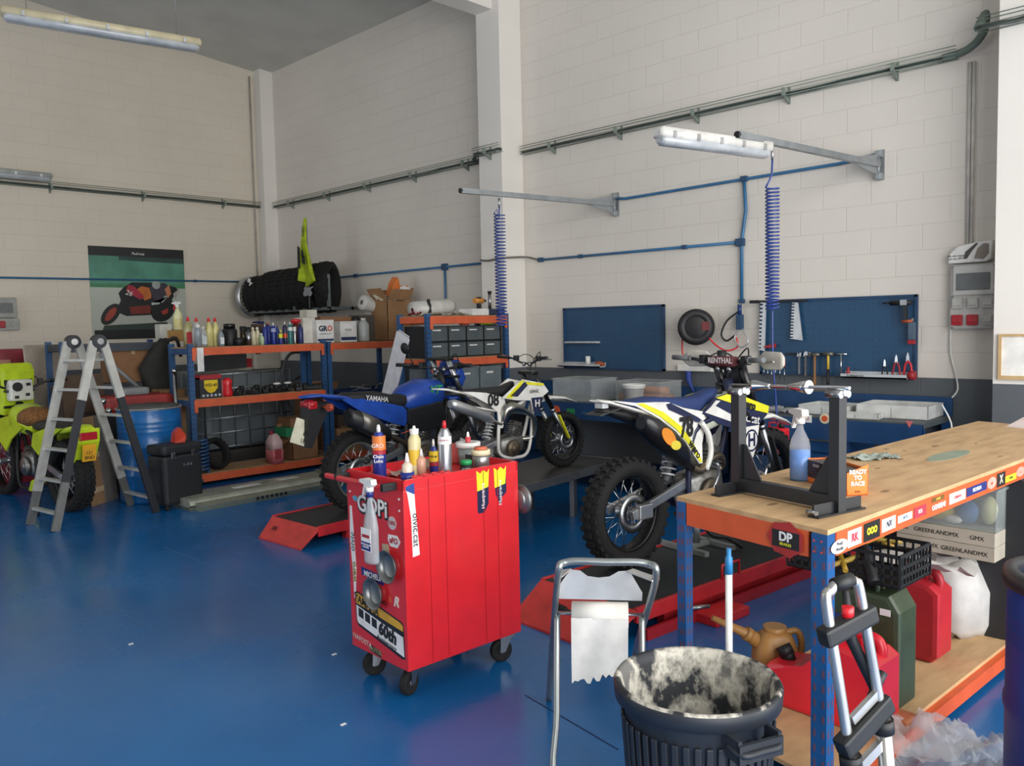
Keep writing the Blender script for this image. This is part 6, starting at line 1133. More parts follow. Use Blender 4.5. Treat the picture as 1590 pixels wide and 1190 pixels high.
p=top(747,732,0); c=bottle('can_with_tape','silver can with masking tape roll on top at the trolley right','can',p.x,p.y,ZT,[(0,0),(.042,0),(.042,.07),(.036,.08),(0,.08)],mat('#9b9c9a',.3,.7)); MB().lathe([(.03,.08),(.046,.08),(.046,.105),(.03,.105)],24,close=True).build('masking_tape',mat('#e3d9b4',.5),c); MB().lathe([(0,.105),(.032,.105),(.030,.118),(0,.118)],20).build('orange_top',mat('#cf6a4a',.5),c)
p=top(737,720,0); c=bottle('white_tub','white tape roll standing on clear tub behind the silver can','roll',p.x,p.y,ZT,[(0,0),(.05,0),(.052,.09),(0,.09)],mat('#7f8a86',.3)); MB().lathe([(.03,.09),(.062,.09),(.062,.115),(.03,.115)],28,close=True).build('tape_ring',mat('#dfe0db',.4),c)
MB().lathe([(0,.09),(.014,.09),(.014,.14),(0,.14)],14).build('red_white_nozzle',mat('#c9444a',.4),c); MB().lathe([(0,.14),(.009,.14),(.005,.165),(0,.166)],12).build('nozzle_tip',WS,c)
p=top(776,716,0); tag(MB().lathe([(0,0),(.04,0),(.045,.06),(.041,.06),(.037,.01),(0,.01)],24).build('black_cup',BLK,loc=(p.x,p.y,ZT)),'black cup at the far right end of the trolley top','cup')
p=top(712,715,0); tag(MB().box((-.03,-.035,0),(.03,.035,.10),.006).build('red_white_pack',mat('#c55b55',.5),loc=(p.x,p.y+.01,ZT),rz=.3),'red and white packet behind the silver spray can','packet')
p=top(765,706,0); tag(MB().bar((0,0,.0),(.02,.06,.12),.03,.004,up=(1,0,0)).build('steel_ruler',ALU,loc=(p.x-.02,p.y-.02,ZT)),'flat steel scraper leaning at the trolley right back','scraper')
# ---------------- wooden top workbench in the foreground
ZB=.96; c0=G(1285,824,ZB); cL=G(1040,775,ZB); BA=math.atan2(G(1590,712,ZB).y-c0.y,G(1590,712,ZB).x-c0.x)
# local frame: origin near corner, x along the long side away from the camera, y to the left
t=thing('workbench','foreground workbench with chipboard top blue posts and orange beams','workbench',(c0.x,c0.y,0),BA); wbn=t
BWID=.655; BLEN=4.2; ang=R(86.5-90)
CHIP=mat('#c09c70',.7,var=.07,scale=5,bump=.05)
m=CHIP.copy(); m.name='chipboard'; n=m.node_tree.nodes; l=m.node_tree.links; bs=n['Principled BSDF']; tc=n.new('ShaderNodeTexCoord'); mp=n.new('ShaderNodeMapping'); mp.inputs['Scale'].default_value=(2.2,9,2); ns=n.new('ShaderNodeTexNoise'); ns.inputs['Scale'].default_value=2; ns.inputs['Detail'].default_value=8; l.new(tc.outputs['Object'],mp.inputs[0]); l.new(mp.outputs[0],ns.inputs[0]); rp=n.new('ShaderNodeMapRange'); rp.inputs[1].default_value=.35; rp.inputs[2].default_value=.8; l.new(ns.outputs[0],rp.inputs[0]); mx=n.new('ShaderNodeMix'); mx.data_type='RGBA'; mx.inputs[6].default_value=lin('#c7a478'); mx.inputs[7].default_value=lin('#a5835c'); l.new(rp.outputs[0],mx.inputs[0]); l.new(mx.outputs[2],bs.inputs['Base Color']); CHIP=m
sk=.155  # the short end is not quite square to the long side
def Q(x,y): return (x+y*sk,y)
MB().prism([Q(0,0),Q(1.35,0),Q(1.35,BWID),Q(0,BWID)],ZB-.016,ZB,'z').build('worktop_board',CHIP,t); MB().prism([Q(1.353,0),Q(3.1,0),Q(3.1,BWID),Q(1.353,BWID)],ZB-.016,ZB,'z').build('worktop_board',CHIP,t)
DRT=mat('#a98a64',.75,var=.1)
MB().prism([(1.72+.17*math.cos(a/20*2*PI)*1.3,.28+.055*math.sin(a/20*2*PI)) for a in range(20)],ZB,ZB+.0008,'z').build('paint_stain',mat('#8f9a86',.7),t)
rnd=random.Random(11)
for k in range(16):
    x=rnd.uniform(.15,2.4);y=rnd.uniform(.08,.6);a=rnd.uniform(0,3);L=rnd.uniform(.01,.04); MB().prism([(x+L*math.cos(2*PI*q/9)*rnd.uniform(.6,1.2),y+L*.35*math.sin(2*PI*q/9)) for q in range(9)],ZB,ZB+.0006,'z').build('oil_stain',mat('#8a6c4b',.7),t)
WORG=mat('#d65a2c',.45,var=.04); WBL=mat('#184f86',.45,var=.04)
MB().box((.05,-.004,ZB-.016-.075),(2.35,.04,ZB-.016)).build('front_beam',WORG,t)
MB().prism([(Q(0,.07)[0],.07),(Q(0,BWID-.05)[0],BWID-.05),(Q(0,BWID-.05)[0]+.03,BWID-.05),(.04,.07)],ZB-.016-.085,ZB-.016,'z').build('end_beam',WORG,t)
MB().box((.1,BWID-.04,ZB-.09),(2.4,BWID,ZB-.016)).build('rear_beam',WORG,t)
def post(x,y,sl=True,w=.06,d=.07,zt_=None):
    zt_=zt_ or ZB-.016
    p=MB().box((x,y,0),(x+w,y+d,zt_),.002).build('post',WBL,t)
    o=MB()
    for k in range(int(zt_/.05)): 
        z=.03+.05*k
        for q in (.012,d-.014): o.box((x-.0008,y+q-.004,z),(x+.0002,y+q+.004,z+.024))
        for q in (.012,w-.014): o.box((x+q-.004,y-.0008,z),(x+q+.004,y+.0002,z+.024))
    tag(o.build('slot',mat('#5b3f55',.6),p),kind='stuff'); return p
p0=post(0,0,w=.05,d=.055); p1=post(Q(0,BWID-.05)[0],BWID-.045,w=.045,d=.04); post(2.3,0); post(2.4,BWID-.07)
ZL=.10
MB().prism([Q(.06,.03),Q(2.35,.03),Q(2.35,BWID-.03),Q(.06,BWID-.03)],ZL-.016,ZL,'z').build('lower_board',CHIP,t); MB().box((.06,-.0,ZL-.075),(2.3,.035,ZL-.016)).build('lower_beam',WORG,t); MB().box((.1,BWID-.05,ZL-.075),(2.3,BWID-.02,ZL-.016)).build('lower_beam',WORG,t)
# rivets
for z in (ZB-.04,ZB-.075):
    for y in (.02,.045): MB().cyl((-.002,y,z),(.001,y,z),.004,n=8).build('rivet',mat('#b3474b',.5),p0)
zb=ZB-.016-.037; fy=-.0048
def lx(px_,py_):  # distance along the front beam of a photo pixel
    P=c0; d=_ray(px_,py_); nrm=V((-math.sin(BA),math.cos(BA),0)); k=(P-CO).dot(nrm)/d.dot(nrm); q=CO+d*k; return (q-P).dot(V((math.cos(BA),math.sin(BA),0)))
def stick(name,pa,pb,h,m,par=t,shape='rect',z=zb):
    a,b=lx(*pa),lx(*pb); a,b=min(a,b),max(a,b)
    pts=[(a,z-h/2),(b,z-h/2),(b,z+h/2),(a,z+h/2)] if shape=='rect' else [((a+b)/2+(b-a)/2*math.cos(q/20*2*PI),z+h/2*math.sin(q/20*2*PI)) for q in range(20)]
    o=MB().prism(pts,fy-.0008,fy,'y').build(name,m,par); return o,(a+b)/2
RT=(1,0,0)
def lab(name,px0,px1,py_,h,m,txt,ts,tm,shape='rect',z=zb,bold=.0005,sh=0.):
    o,c=stick(name,(px0,py_),(px1,py_),h,m,shape=shape,z=z); text(txt,ts,tm,o,(c,fy-.0012,z),right=RT,ext=.0003,bold=bold,shear=sh); return o
lab('oval_sticker',1288,1314,842,.045,WS,'Proof\nWorks',.017,BLK,'oval',z=zb-.01)
lab('red_letter_sticker',1314,1335,832,.055,mat('#e6dcde'),'RK',.036,mat('#c43a4a'),bold=.002); 
o=lab('yellow_black_sticker',1339,1364,820,.062,mat('#1a1a14'),'OOO',.03,mat('#e3d42a'),bold=.002); 
lab('small_white_sticker',1367,1388,812,.045,WS,'NX',.028,mat('#1c2340'),bold=.001,sh=.3); lab('pale_sticker',1392,1414,806,.026,WS,'MITSI',.016,mat('#6c7f96')); lab('red_sticker',1417,1436,795,.04,mat('#b5394a'),'RCR',.018,WS)
a,b=lx(1438,790),lx(1472,780); text('OGNIBENE',.026,WS,t,((a+b)/2,fy-.001,zb-.008),right=RT,bold=.001)
lab('amber_sticker',1445,1464,772,.018,mat('#6d5320'),'BOXER',.012,mat('#e0ac45'),z=zb+.022); lab('pink_sticker',1472,1497,770,.042,mat('#ead9d6'),'YAMAHA',.018,mat('#b93644')); 
o=lab('blue_sticker',1499,1530,757,.036,mat('#232f74'),'MICHELIN',.021,WS); lab('round_pink_sticker',1531,1545,748,.05,mat('#e8a394'),'ngk',.016,ORG,'oval'); lab('dark_x_sticker',1546,1559,744,.06,mat('#2a2321'),'X',.05,mat('#cfc9b8'),bold=.002)
lab('yellow_sticker',1559,1576,741,.028,mat('#dfd430'),'ACERBIS',.012,mat('#2c5a2c'),z=zb-.01); lab('round_pink_sticker',1576,1589,735,.045,mat('#e79a88'),'o',.02,ORG,'oval')
# DP sticker on the end beam
d=_ray(1230,838); ex=V((math.cos(BA),math.sin(BA),0)); ey=V((-math.sin(BA),math.cos(BA),0))
yy=.155; xq=Q(0,yy)[0]; rt=V((-sk,-1,0)).normalized(); 
s_=MB().prism([(.045*math.cos(q/14*2*PI)*(1+.12*(q%2)),.036*math.sin(q/14*2*PI)*(1+.15*(q%2))) for q in range(14)],-.0005,.0005,'y'); o=s_.build('gear_sticker',mat('#ad2a26',.4),t); M=Matrix(((rt.x,-rt.y*-1 if 0 else rt.y*0-1*(-rt.y)*0+ -rt.y*-0, 0, 0),)*1) if 0 else None
nr=V((-1,sk,0)).normalized(); o.matrix_local=Matrix(((rt.x*1.5,-nr.x,0,xq-.0045),(rt.y*1.5,-nr.y,0,yy),(0,0,1.5,ZB-.06),(0,0,0,1)))
q=MB().box((-.036,-.0012,-.02),(.036,-.0004,.018)).build('black_badge',BLK,o); text('DP',.028,WS,q,(0,-.0016,.004),right=(1,0,0),bold=.001); text('BRAKES',.009,YEL,q,(0,-.0016,-.012),right=(1,0,0))
def WB(x,y,z=0.): # bench-local point in the room
    return V((c0.x,c0.y,0))+ex*x+ey*y+V((0,0,z))
# ---------------- wheel balancing stand
def onb(px_,py_,z=ZB): return G(px_,py_,z)
fa,fb,fc,fd=onb(1107,778),onb(1150,757),onb(1268,808),onb(1332,778)
BK2=mat('#1b1d20',.45)
pA=(fa+fb)/2; 
A_=onb(1147,765); B_=onb(1300,797)
t=thing('balancing_stand','black steel wheel balancing stand with chrome spindle on the workbench','stand',(0,0,0))
dx=(B_-A_); L=dx.length; u=dx.normalized(); v=V((-u.y,u.x,0))
if v.y<0: v=-v
for c,nm in ((A_,'a'),(B_,'b')): 
    MB().bar(c-v*.125+V((0,0,.022)),c+v*.125+V((0,0,.022)),.007,.044).bar(c-v*.125+V((0,0,.004)),c+v*.125+V((0,0,.004)),.045,.006).build('foot_angle',BK2,t)
hT=None
def hgt(px_,py_,c):
    d=_ray(px_,py_); k=(c.x*d.x+c.y*d.y)/(d.x*d.x+d.y*d.y); return HC+d.z*k
hA=hgt(1143,608,A_); hB=hgt(1298,612,B_)
for c,h in ((A_,hA),(B_,hB)):
    MB().bar(c+V((0,0,.005)),c+V((0,0,h-ZB)),.04,.04,up=(u.x,u.y,0)).build('upright',BK2,t)
    MB().cyl(c+V((0,0,h-ZB+.005))-u*.03,c+V((0,0,h-ZB+.005))+u*.03,.012,n=14).build('bearing',STL,t)
    for s_ in (-.02,.02): MB().cyl(c+v*s_+V((0,0,h-ZB+.0)) -u*.028,c+v*s_+V((0,0,h-ZB))+u*.028,.013,n=14).build('bearing',STL,t)
MB().bar(A_+V((0,0,.035)),B_+V((0,0,.035)),.035,.05).build('cross_bar',BK2,t)
for c,s_ in ((A_,1),(B_,-1)): 
    for ss in (1,):
        g=c+u*s_*.02; MB().prism([(0,.05),(.10,.05),(.02,.19),(0,.19)],-.003,.003,'y',M=Matrix(((u.x*s_,v.x,0,g.x),(u.y*s_,v.y,0,g.y),(0,0,1,g.z),(0,0,0,1)))).build('gusset',BK2,t)
for s_ in (-.02,.02): MB().cyl(B_+u*.012+v*(-.125)+V((0,0,.02)),B_-v*.135+u*s_+V((0,0,.02)),.007,n=10).build('bolt',STL,t)
zs=(hA+hB)/2-ZB+.022; S0,S1=A_-u*.03+V((0,0,hA-ZB+.022)),B_+u*.045+V((0,0,hB-ZB+.022))
MB().cyl(S0,S1,.0065,n=12).build('spindle',CHR,t)
for f,dr_ in ((.26,1),(.60,-1)):
    a=S0.lerp(S1,f); b=a+(S1-S0).normalized()*dr_*.0; D=(S1-S0).normalized()*dr_
    MB().tube([a-D*.035,a-D*.02,a+D*.035,a+D*.045],[.021,.021,.010,.008],20).cyl(a-D*.045,a-D*.036,.024 if dr_<0 else .012,n=20).build('cone',CHR,t)
# spray bottle with blue liquid
p=onb(1242,746); spray_bottle('white spray bottle half filled with blue liquid on the workbench',p.x,p.y,ZB+.001,.30,.041,mat('#eeeef2',.3,alpha=.17),WPL,BA+R(60),liquid=(.125,mat('#1478cc',.25)))
# orange display box
p=onb(1292,764); t=thing('display_box','orange and black open display box with silver part inside','box',(p.x,p.y,ZB+.001),BA-R(4)); OB=mat('#e8741f',.5,var=.02)
a=onb(1253,748);b=onb(1315,771);c_=onb(1349,763); a.z=b.z=c_.z=ZB
t.location=(b.x,b.y,ZB+.001); ru=(a-b).normalized(); la=(a-b).length; lb_=(c_-b).length; lb_=.085; t.rotation_euler=(0,0,math.atan2(-ru.x,ru.y)); la=min(la,.34)
MB().prism([(0,0),(lb_,0),(lb_,.115),(0,.085)],-.0,.003,'y').build('orange_side',OB,t); MB().box((0,0,0),(lb_,la,.004)).box((0,0,0),(.003,la,.022)).box((lb_-.003,0,0),(lb_,la,.10)).build('orange_base',OB,t); MB().box((0,la-.004,0),(lb_,la,.095)).build('orange_back',OB,t)
MB().box((-.0005,.02,.022),(.0025,la,.09)).build('clear_window',mat('#3a3435',.15,alpha=.55),t); MB().box((.0,.0,.088),(lb_,la,.091)).build('black_lid',mat('#26201f',.3),t); MB().cyl((.02,.04,.05),(.03,la-.03,.04),.014).cyl((.03,.05,.03),(.03,.08,.07),.01).build('silver_part',STL,t)
text('READY\nTO\nRACE',.022,WS,t,(lb_*.5,-.0012,.066),right=(1,0,0),bold=.0008); text('KTM',.01,mat('#3a2010'),t,(lb_*.5,-.0012,.014),right=(1,0,0)); text('READY',.016,mat('#b9b9b9'),t,(-.0018,la*.75,.075),right=(0,-1,0))
# rag and paper
p=onb(1356,712); tag(MB().crumple(22,14,.22,.12,.085,seed=41,fold=1.3,drape=.6).build('rag',mat('#9ea79d',.8,var=.08),loc=(p.x,p.y,ZB+.001),rz=BA+R(-25)),'crumpled grey rag lying on the workbench behind the orange box','rag')
a,b,c_,d_=onb(1562,663),onb(1590,648),onb(1598,664),onb(1592,664); tag(MB().prism([(a.x,a.y),(b.x,b.y),(b.x+.25,b.y-.05),(a.x+.28,a.y-.12)],ZB,ZB+.002,'z').build('paper_sheet',mat('#efdcd6',.6)),'pale pink paper sheet at the right end of the workbench','paper')
# ---------------- things below the workbench
JR=mat('#c5232d',.4,coat=.15,var=.04)
def jerry(label,loc,rz,w,d,h,m,holes=3,cap=BLK,name='jerry_can',spout=True,parent=None,cz_=.80,sh=.74):
    # w across x (broad side), d across y
    t=thing(name,label,'jerry can',loc,rz)
    X=Matrix(((1,0,0,0),(0,1,0,0),(0,0,1,0),(0,0,0,1)))
    pts=[(-w/2+.03,0),(w/2-.03,0),(w/2,.03),(w/2,h*.78),(w/2-.04,h*.86),(w*.10,h*.92),(w*.06,h*.90),(-w*.10,h*(sh+.09)),(-w/2+.02,h*(sh+.06)),(-w/2,h*sh),(-w/2,.03)]
    MB().prism(pts,-d/2,d/2,'y',bev=.022).build('body',m,t,smooth=False)
    # grip bar with openings
    x0,x1=-w*.02,w/2-.03; z=h*.90
    g=MB(); g.tube(smooth_path([(x1,0,h*.80),(x1-.0,0,z+.0),(x1-.03,0,h*.985),(x0+.03,0,h*1.0),(x0-.02,0,h*.93),(x0-.05,0,h*.84)],5),.020,10)
    for k in range(holes-1): xx=x0+(x1-x0)*(k+1)/holes; g.cyl((xx,0,h*.86),(xx,0,h*.98),.012,n=8)
    g.build('grip',m,t)
    if spout: MB().cyl((-w*.38,0,h*(cz_-.0)),(-w*.43,0,h*(cz_+.10)),.030,n=20).cyl((-w*.36,0,h*(cz_-.06)),(-w*.40,0,h*(cz_+.06)),.026,n=20).build('screw_cap',cap,t)
    return t
# positions seen in the photo (base on the lower board or on the floor)
zl=ZL+.001
gz=ZL
p=WB(1.36,.33); jerry('red plastic jerry can standing behind the black crate on lower board',(p.x,p.y,zl),BA-R(90),.36,.17,.40,mat('#b5242f',.45,var=.05),cap=DRED)
# olive jerry can
g=WB(.765,.235); t=thing('metal_jerry_can','olive green metal jerry can on the lower board under the crate','jerry can',(g.x,g.y,zl),BA-R(90)); 
MB().prism([(-.17,.03),(-.14,0),(.14,0),(.17,.03),(.17,.40),(.13,.46),(-.13,.46),(-.17,.40)],-.085,.085,'y',bev=.02).build('body',OLIVE,t)
for s_ in (-1,1): MB().prism([(-.10,.08),(.0,.20),(.10,.08),(.12,.10),(.02,.23),(.12,.36),(.10,.38),(0,.26),(-.10,.38),(-.12,.36),(-.02,.23),(-.12,.10)],s_*.084,s_*.090,'y',bev=.002).build('pressed_cross',OLIVE,t)
for y_ in (-.05,0,.05): MB().tube(smooth_path([(-.10,y_,.455),(-.09,y_,.495),(.06,y_,.495),(.07,y_,.455)],4),.009,7).build('grip',OLIVE,t)
MB().box((-.174,-.03,.05),(-.169,.03,.40)).build('side_seam',mat('#2f3a29',.5),t); MB().cyl((-.178,0,.42),(-.15,0,.44),.028).build('cap',OLIVE,t)
tag(MB().box((.10,-.0915,.385),(.14,-.089,.41)).build('white_label',WS,t),None); MB().box((-.10,-.0915,.30),(-.02,-.090,.35)).build('blue_label',mat('#2c3a77'),t)
# front red jerry can on the floor beside the post
g=G(1300,1190,.05); t=jerry('large bright red jerry can behind the front post and hand truck',(WB(.545,.27).x,WB(.545,.27).y,zl),BA-R(90),.46,.20,.345,mat('#d42230',.38,coat=.2,var=.03),cz_=.50,sh=.40); jf=t
# black crate with cables
CRT=mat('#1d1f20',.55)
cA=G(1300,868,ZL+.50); cB=G(1438,862,ZL+.50); 
t=thing('black_crate','black ventilated plastic crate with old cables on top of olive can','crate',(0,0,0)); 
ctr=WB(.80,.285); zc=ZL+.502; t.location=(ctr.x,ctr.y,zc); t.rotation_euler=(0,0,BA-R(90)); w,d,h=.46,.28,.12
o=MB().box((-w/2,-d/2,0),(w/2,d/2,.006))
for z in (0,.035,.07,.115):
    o.box((-w/2,-d/2,z),(w/2,-d/2+.006,z+.014)).box((-w/2,d/2-.006,z),(w/2,d/2,z+.014)).box((-w/2,-d/2,z),(-w/2+.006,d/2,z+.014)).box((w/2-.006,-d/2,z),(w/2,d/2,z+.014))
for k in range(15): x=-w/2+w*k/14; o.box((x-.004,-d/2,0),(x+.004,-d/2+.006,h)).box((x-.004,d/2-.006,0),(x+.004,d/2,h))
for k in range(11): y=-d/2+d*k/10; o.box((-w/2,y-.004,0),(-w/2+.006,y+.004,h)).box((w/2-.006,y-.004,0),(w/2,y+.004,h))
o.build('body',CRT,t)
cb=ctr
for k,(c1,pts) in enumerate([('#b3902e',[(-.2,-.05,.05),(-.05,.05,.13),(.1,-.02,.14),(.2,.08,.10)]),('#a8862c',[(-.1,.1,.05),(.05,-.08,.15),(.15,.05,.12),(.22,-.05,.06)]),('#b99a3e',[(-.22,.05,.04),(-.1,-.06,.10),(.02,.09,.12),(.18,-.1,.10)])]): tag(MB().tube(smooth_path(pts,6),.011,7).build('yellow_hose',mat(c1,.5),loc=(ctr.x,ctr.y,zc),rz=BA),'tangled mustard yellow hose piece inside the black crate','hose','yellow hose pieces in the black crate')
tag(MB().tube(smooth_path([(.05,.10,.20),(-.02,.02,.16),(-.10,-.08,.10),(-.15,-.14,.01)],6),.026,10).build('rubber_tube',BLK,loc=(ctr.x,ctr.y,zc),rz=BA),'thick black bent rubber tube leaning over the crate','tube')
# supports below crate: olive can top is .495 above board
# white bag, cartons, tub at the far end
g=WB(1.80,.27); tag(MB().loft([(0,0,0,.12,.15),(.05,0,0,.15,.20),(.22,0,0,.15,.19),(.32,.01,0,.11,.15),(.38,.02,0,.09,.10)],22,2.6,M=Matrix(((0,0,1,0),(0,1,0,0),(1,0,0,0),(0,0,0,1)))).jitter(.017).build('white_bag',mat('#c9c6c2',.5,var=.05,bump=.4,scale=12),loc=(g.x,g.y,zl),rz=BA,recalc=True),'bulging white plastic bag on the lower board past the red can','bag')
tag(MB().crumple(16,10,.5,.2,.10,seed=52).build('white_bag',mat('#d5d2cc',.5),loc=tuple(WB(1.36,.30,ZL+.40)),rz=BA-R(90)),'flat white plastic bag draped over the red can under cartons','bag')
def cart(label,c,w,d,h,txts,m=mat('#bfb6a4',.7,scale=6)):
    t=thing('flat_carton',label,'carton',c,BA-R(90)); MB().box((-w/2,-d/2,0),(w/2,d/2,h),.002).build('body',m,t); 
    for s,x,z,sz in txts: text(s,sz,mat('#34352f',.6),t,(x,-d/2-.001,z),right=(1,0,0))
    return t
cc=WB(1.80,.275,.0)
zc1=.565
st=tag(MB().box((-.17,.0,0),(.20,.14,zc1-.072-ZL-.004)).build('support_box',mat('#5d5145',.8),loc=(WB(2.02,.30).x,WB(2.02,.30).y,zl),rz=BA-R(90)),'plain dark carton carrying the two white lettered cartons','carton')
ct1=cart('lower white flat carton with printed black lettering under the bench',(cc.x,cc.y,zc1-.07),.44,.28,.066,[('GMX',-.165,.033,.028),('GMX',-.055,.032,.028),('GREENLANDMX',.09,.031,.028)])
ct2=cart('upper white flat carton with printed black lettering under the bench',(cc.x,cc.y,zc1-.002),.44,.28,.066,[('MX',-.185,.033,.028),('GREENLANDMX',-.035,.033,.028),('GMX',.145,.033,.028)])
tc_=tub('clear plastic tub with sponges on top of the printed cartons',cc.x-ey.x*.04,cc.y-ey.y*.04,zc1+.066,.36,.26,.20,mat('#c6cdca',.25,alpha=.28)); tc_.rotation_euler=(0,0,BA-R(90))
for lb,c,dx_,dy_,s_ in (('yellow sponge at the left inside the clear tub','#cdb23c',-.09,-.06,(.07,.04,.05)),('blue sponge in the middle of the clear tub','#3c6ea3',.03,-.05,(.05,.04,.06)),('pale yellow cloth at the right inside the clear tub','#cfcf9b',.11,.0,(.04,.05,.07)),('white ball of cloth low in the clear tub','#dcdcd8',-.02,-.08,(.04,.02,.02))): 
    q=V((tc_.location.x,tc_.location.y,0))-ey*dx_+ex*dy_; tag(MB().ball((0,0,s_[2]),1,s_).jitter(.003).build('sponge',mat(c,.8),loc=(q.x,q.y,zc1+.072)),lb,'sponge')
# dark banner with pale letters at the far right
t=thing('dark_panel','black panel with large pale letters beyond the workbench','panel',tuple(WB(2.55,-.55,0))); 
P1=G(1500,800,.5); 
dpl=6.2
q=GY(1565,760,4.3); t.location=(q.x-.0,4.3,0); MB().box((-.62,0,0),(1.0,.03,.86)).build('panel_board',mat('#26282a',.5),t)
za=GY(1565,763,4.3).z; text('USSO',.115,mat('#a3968a',.5),t,(.26,-.002,za),right=(1,0,0),bold=.003)
# green sponge and yellow pack, red container and blue drum at the right edge
q=G(1570,890,.62)
# blue plastic drum
def edge_drum():
    zt_=.88; c=G(1600,900,zt_); 
    return c
t=drum('dark blue plastic drum with black lid ring at the right frame edge',-.475,2.99,0,.24,.80,mat('#123f8c',.5),BLK,ribs=(.5,)); dbl=t
MB().lathe([(.21,.78),(.25,.78),(.255,.80),(.25,.825),(.22,.835),(.21,.82)],40,close=True).build('lid_ring',mat('#26282b',.5),t)
# hand truck, bin, paper stand, broom, watering can
t=thing('hand_truck','folding aluminium hand truck with black grip leaning at bench post','hand truck',(0,0,0)); AL2=mat('#c9c8c4',.3,.8)
H0=.78
def at_(px_,py_,dep): return CO+_ray(px_,py_)*dep
dT,dB=1.95,2.0
TL,TR=at_(1283,935,dT),at_(1334,915,dT+.03); ML,MR=at_(1318,1160,dT+.02),at_(1368,1105,dT+.07)
dwn=(ML-TL); 
BLp,BRp=at_(1316,1240,dT+.03),at_(1400,1220,dT+.1)
MB().tube(smooth_path([ML.lerp(TL,-.05),ML.lerp(TL,.5),TL,TL+V((.0,.0,.022))+(TR-TL)*.12,TL.lerp(TR,.3)+V((0,0,.034))],5),.0125,12).build('side_tube',AL2,t); MB().tube(smooth_path([MR.lerp(TR,-.05),MR.lerp(TR,.5),TR,TR+V((.0,.0,.02))-(TR-TL)*.12,TR.lerp(TL,.3)+V((0,0,.032))],5),.0125,12).build('side_tube',AL2,t)
MB().tube([TL.lerp(TR,.22)+V((0,0,.033)),TL.lerp(TR,.78)+V((0,0,.031))],.0165,12).build('grip',BLK,t)
def clampb(a,b,fa,w_=.045): p,q=a[0].lerp(a[1],fa),b[0].lerp(b[1],fa); e=(q-p).normalized(); MB().bar(p-e*.028,q+e*.028,.04,w_,bev=.008).build('plastic_clamp',BLK,t); return p,q
p,q=clampb((TL,ML),(TR,MR),.22); MB().cyl(p.lerp(q,.5)+V((0,0,.02)),p.lerp(q,.5)+V((0,0,.045)),.014).build('red_button',RED,t)
p,q=clampb((TL,ML),(TR,MR),.97,.05)
MB().bar(p.lerp(q,.1)+V((0,0,.045)),q+V((0,0,.045)),.012,.022).build('cross_bar',AL2,t)
MB().tube([TL.lerp(TR,.45)+V((0.02,.05,-.05)),ML.lerp(MR,.75)+V((0,.06,.1))],.012,8).build('rear_brace',BLK,t) if 0 else None; MB().tube([TL.lerp(TR,.42)+V((.0,.03,.01)),TL.lerp(TR,.50)+V((.0,.05,-.12)),ML.lerp(MR,.55)+V((0,.05,.08))],[.009,.014,.014],8).build('rear_brace',BLK,t); MB().tube(smooth_path([ML.lerp(MR,.4)+V((0,.05,0)),ML.lerp(MR,.4)+V((0,.05,.06)),ML.lerp(MR,.75)+V((0,.06,.1))],3),.012,8).build('rear_brace',BLK,t)
F0=V((ML.x,ML.y,0.0));
l0=ML+(ML-TL).normalized()*.02; l1=MR+(MR-TR).normalized()*.02
g0=V((l0.x+(ML-TL).x*1.0,l0.y+(ML-TL).y*1.0,.09)); g1=V((l1.x+(MR-TR).x*1.0,l1.y+(MR-TR).y*1.0,.09))
for a,b in ((l0,g0),(l1,g1)): MB().tube([a,b],.019,12).build('lower_tube',AL2,t)
for f in (.10,.30): MB().bar(l0.lerp(g0,f),l1.lerp(g1,f),.014,.026).build('cross_bar',AL2,t)
for f in (.0,.25): 
    for a,b in ((l0,g0),(l1,g1)): MB().tube([a.lerp(b,f),a.lerp(b,f+.06)],.026,12).build('plastic_clamp',BLK,t)
mid=(g0+g1)/2; e=(g1-g0).normalized()
for a,s_ in ((g0,-1),(g1,1)): MB().cyl(V((a.x,a.y,.085))+e*s_*.03,V((a.x,a.y,.085))+e*s_*.055,.085,n=28).build('wheel',RUB,t)
fwd=V((e.y,-e.x,0)); 
MB().prism([(-.14,0),(.14,0),(.14,.16),(-.14,.16)],-.004,.004,'z',M=Matrix(((e.x,fwd.x,0,mid.x),(e.y,fwd.y,0,mid.y),(0,0,1,.012),(0,0,0,1)))).build('toe_plate',AL2,t)
# dustbin
zr_=.60; bc=G(1082,1053,zr_); rb=.232
t=thing('dustbin','large dark grey plastic dustbin with paint smeared inside rim','bin',(bc.x,bc.y,0)); BN=mat('#2a2e35',.5,var=.06,scale=14)
MB().lathe([(0,.02),(.165,.02),(.175,0),(.18,.01),(rb-.022,zr_-.06),(rb-.02,zr_-.055),(rb+.003,zr_-.05),(rb+.006,zr_-.01),(rb,zr_),(rb-.012,zr_-.004),(rb-.022,zr_-.03),(.178,.03),(0,.03)],64).build('body',BN,t)
o=MB()
for k in range(44):
    a=2*PI*k/44; o.bar((.183*math.cos(a),.183*math.sin(a),.03),((rb-.018)*math.cos(a),(rb-.018)*math.sin(a),zr_-.10),.018,.008,up=(math.cos(a),math.sin(a),0),bev=.0035)
tag(o.build('rib',BN,t),kind='stuff')
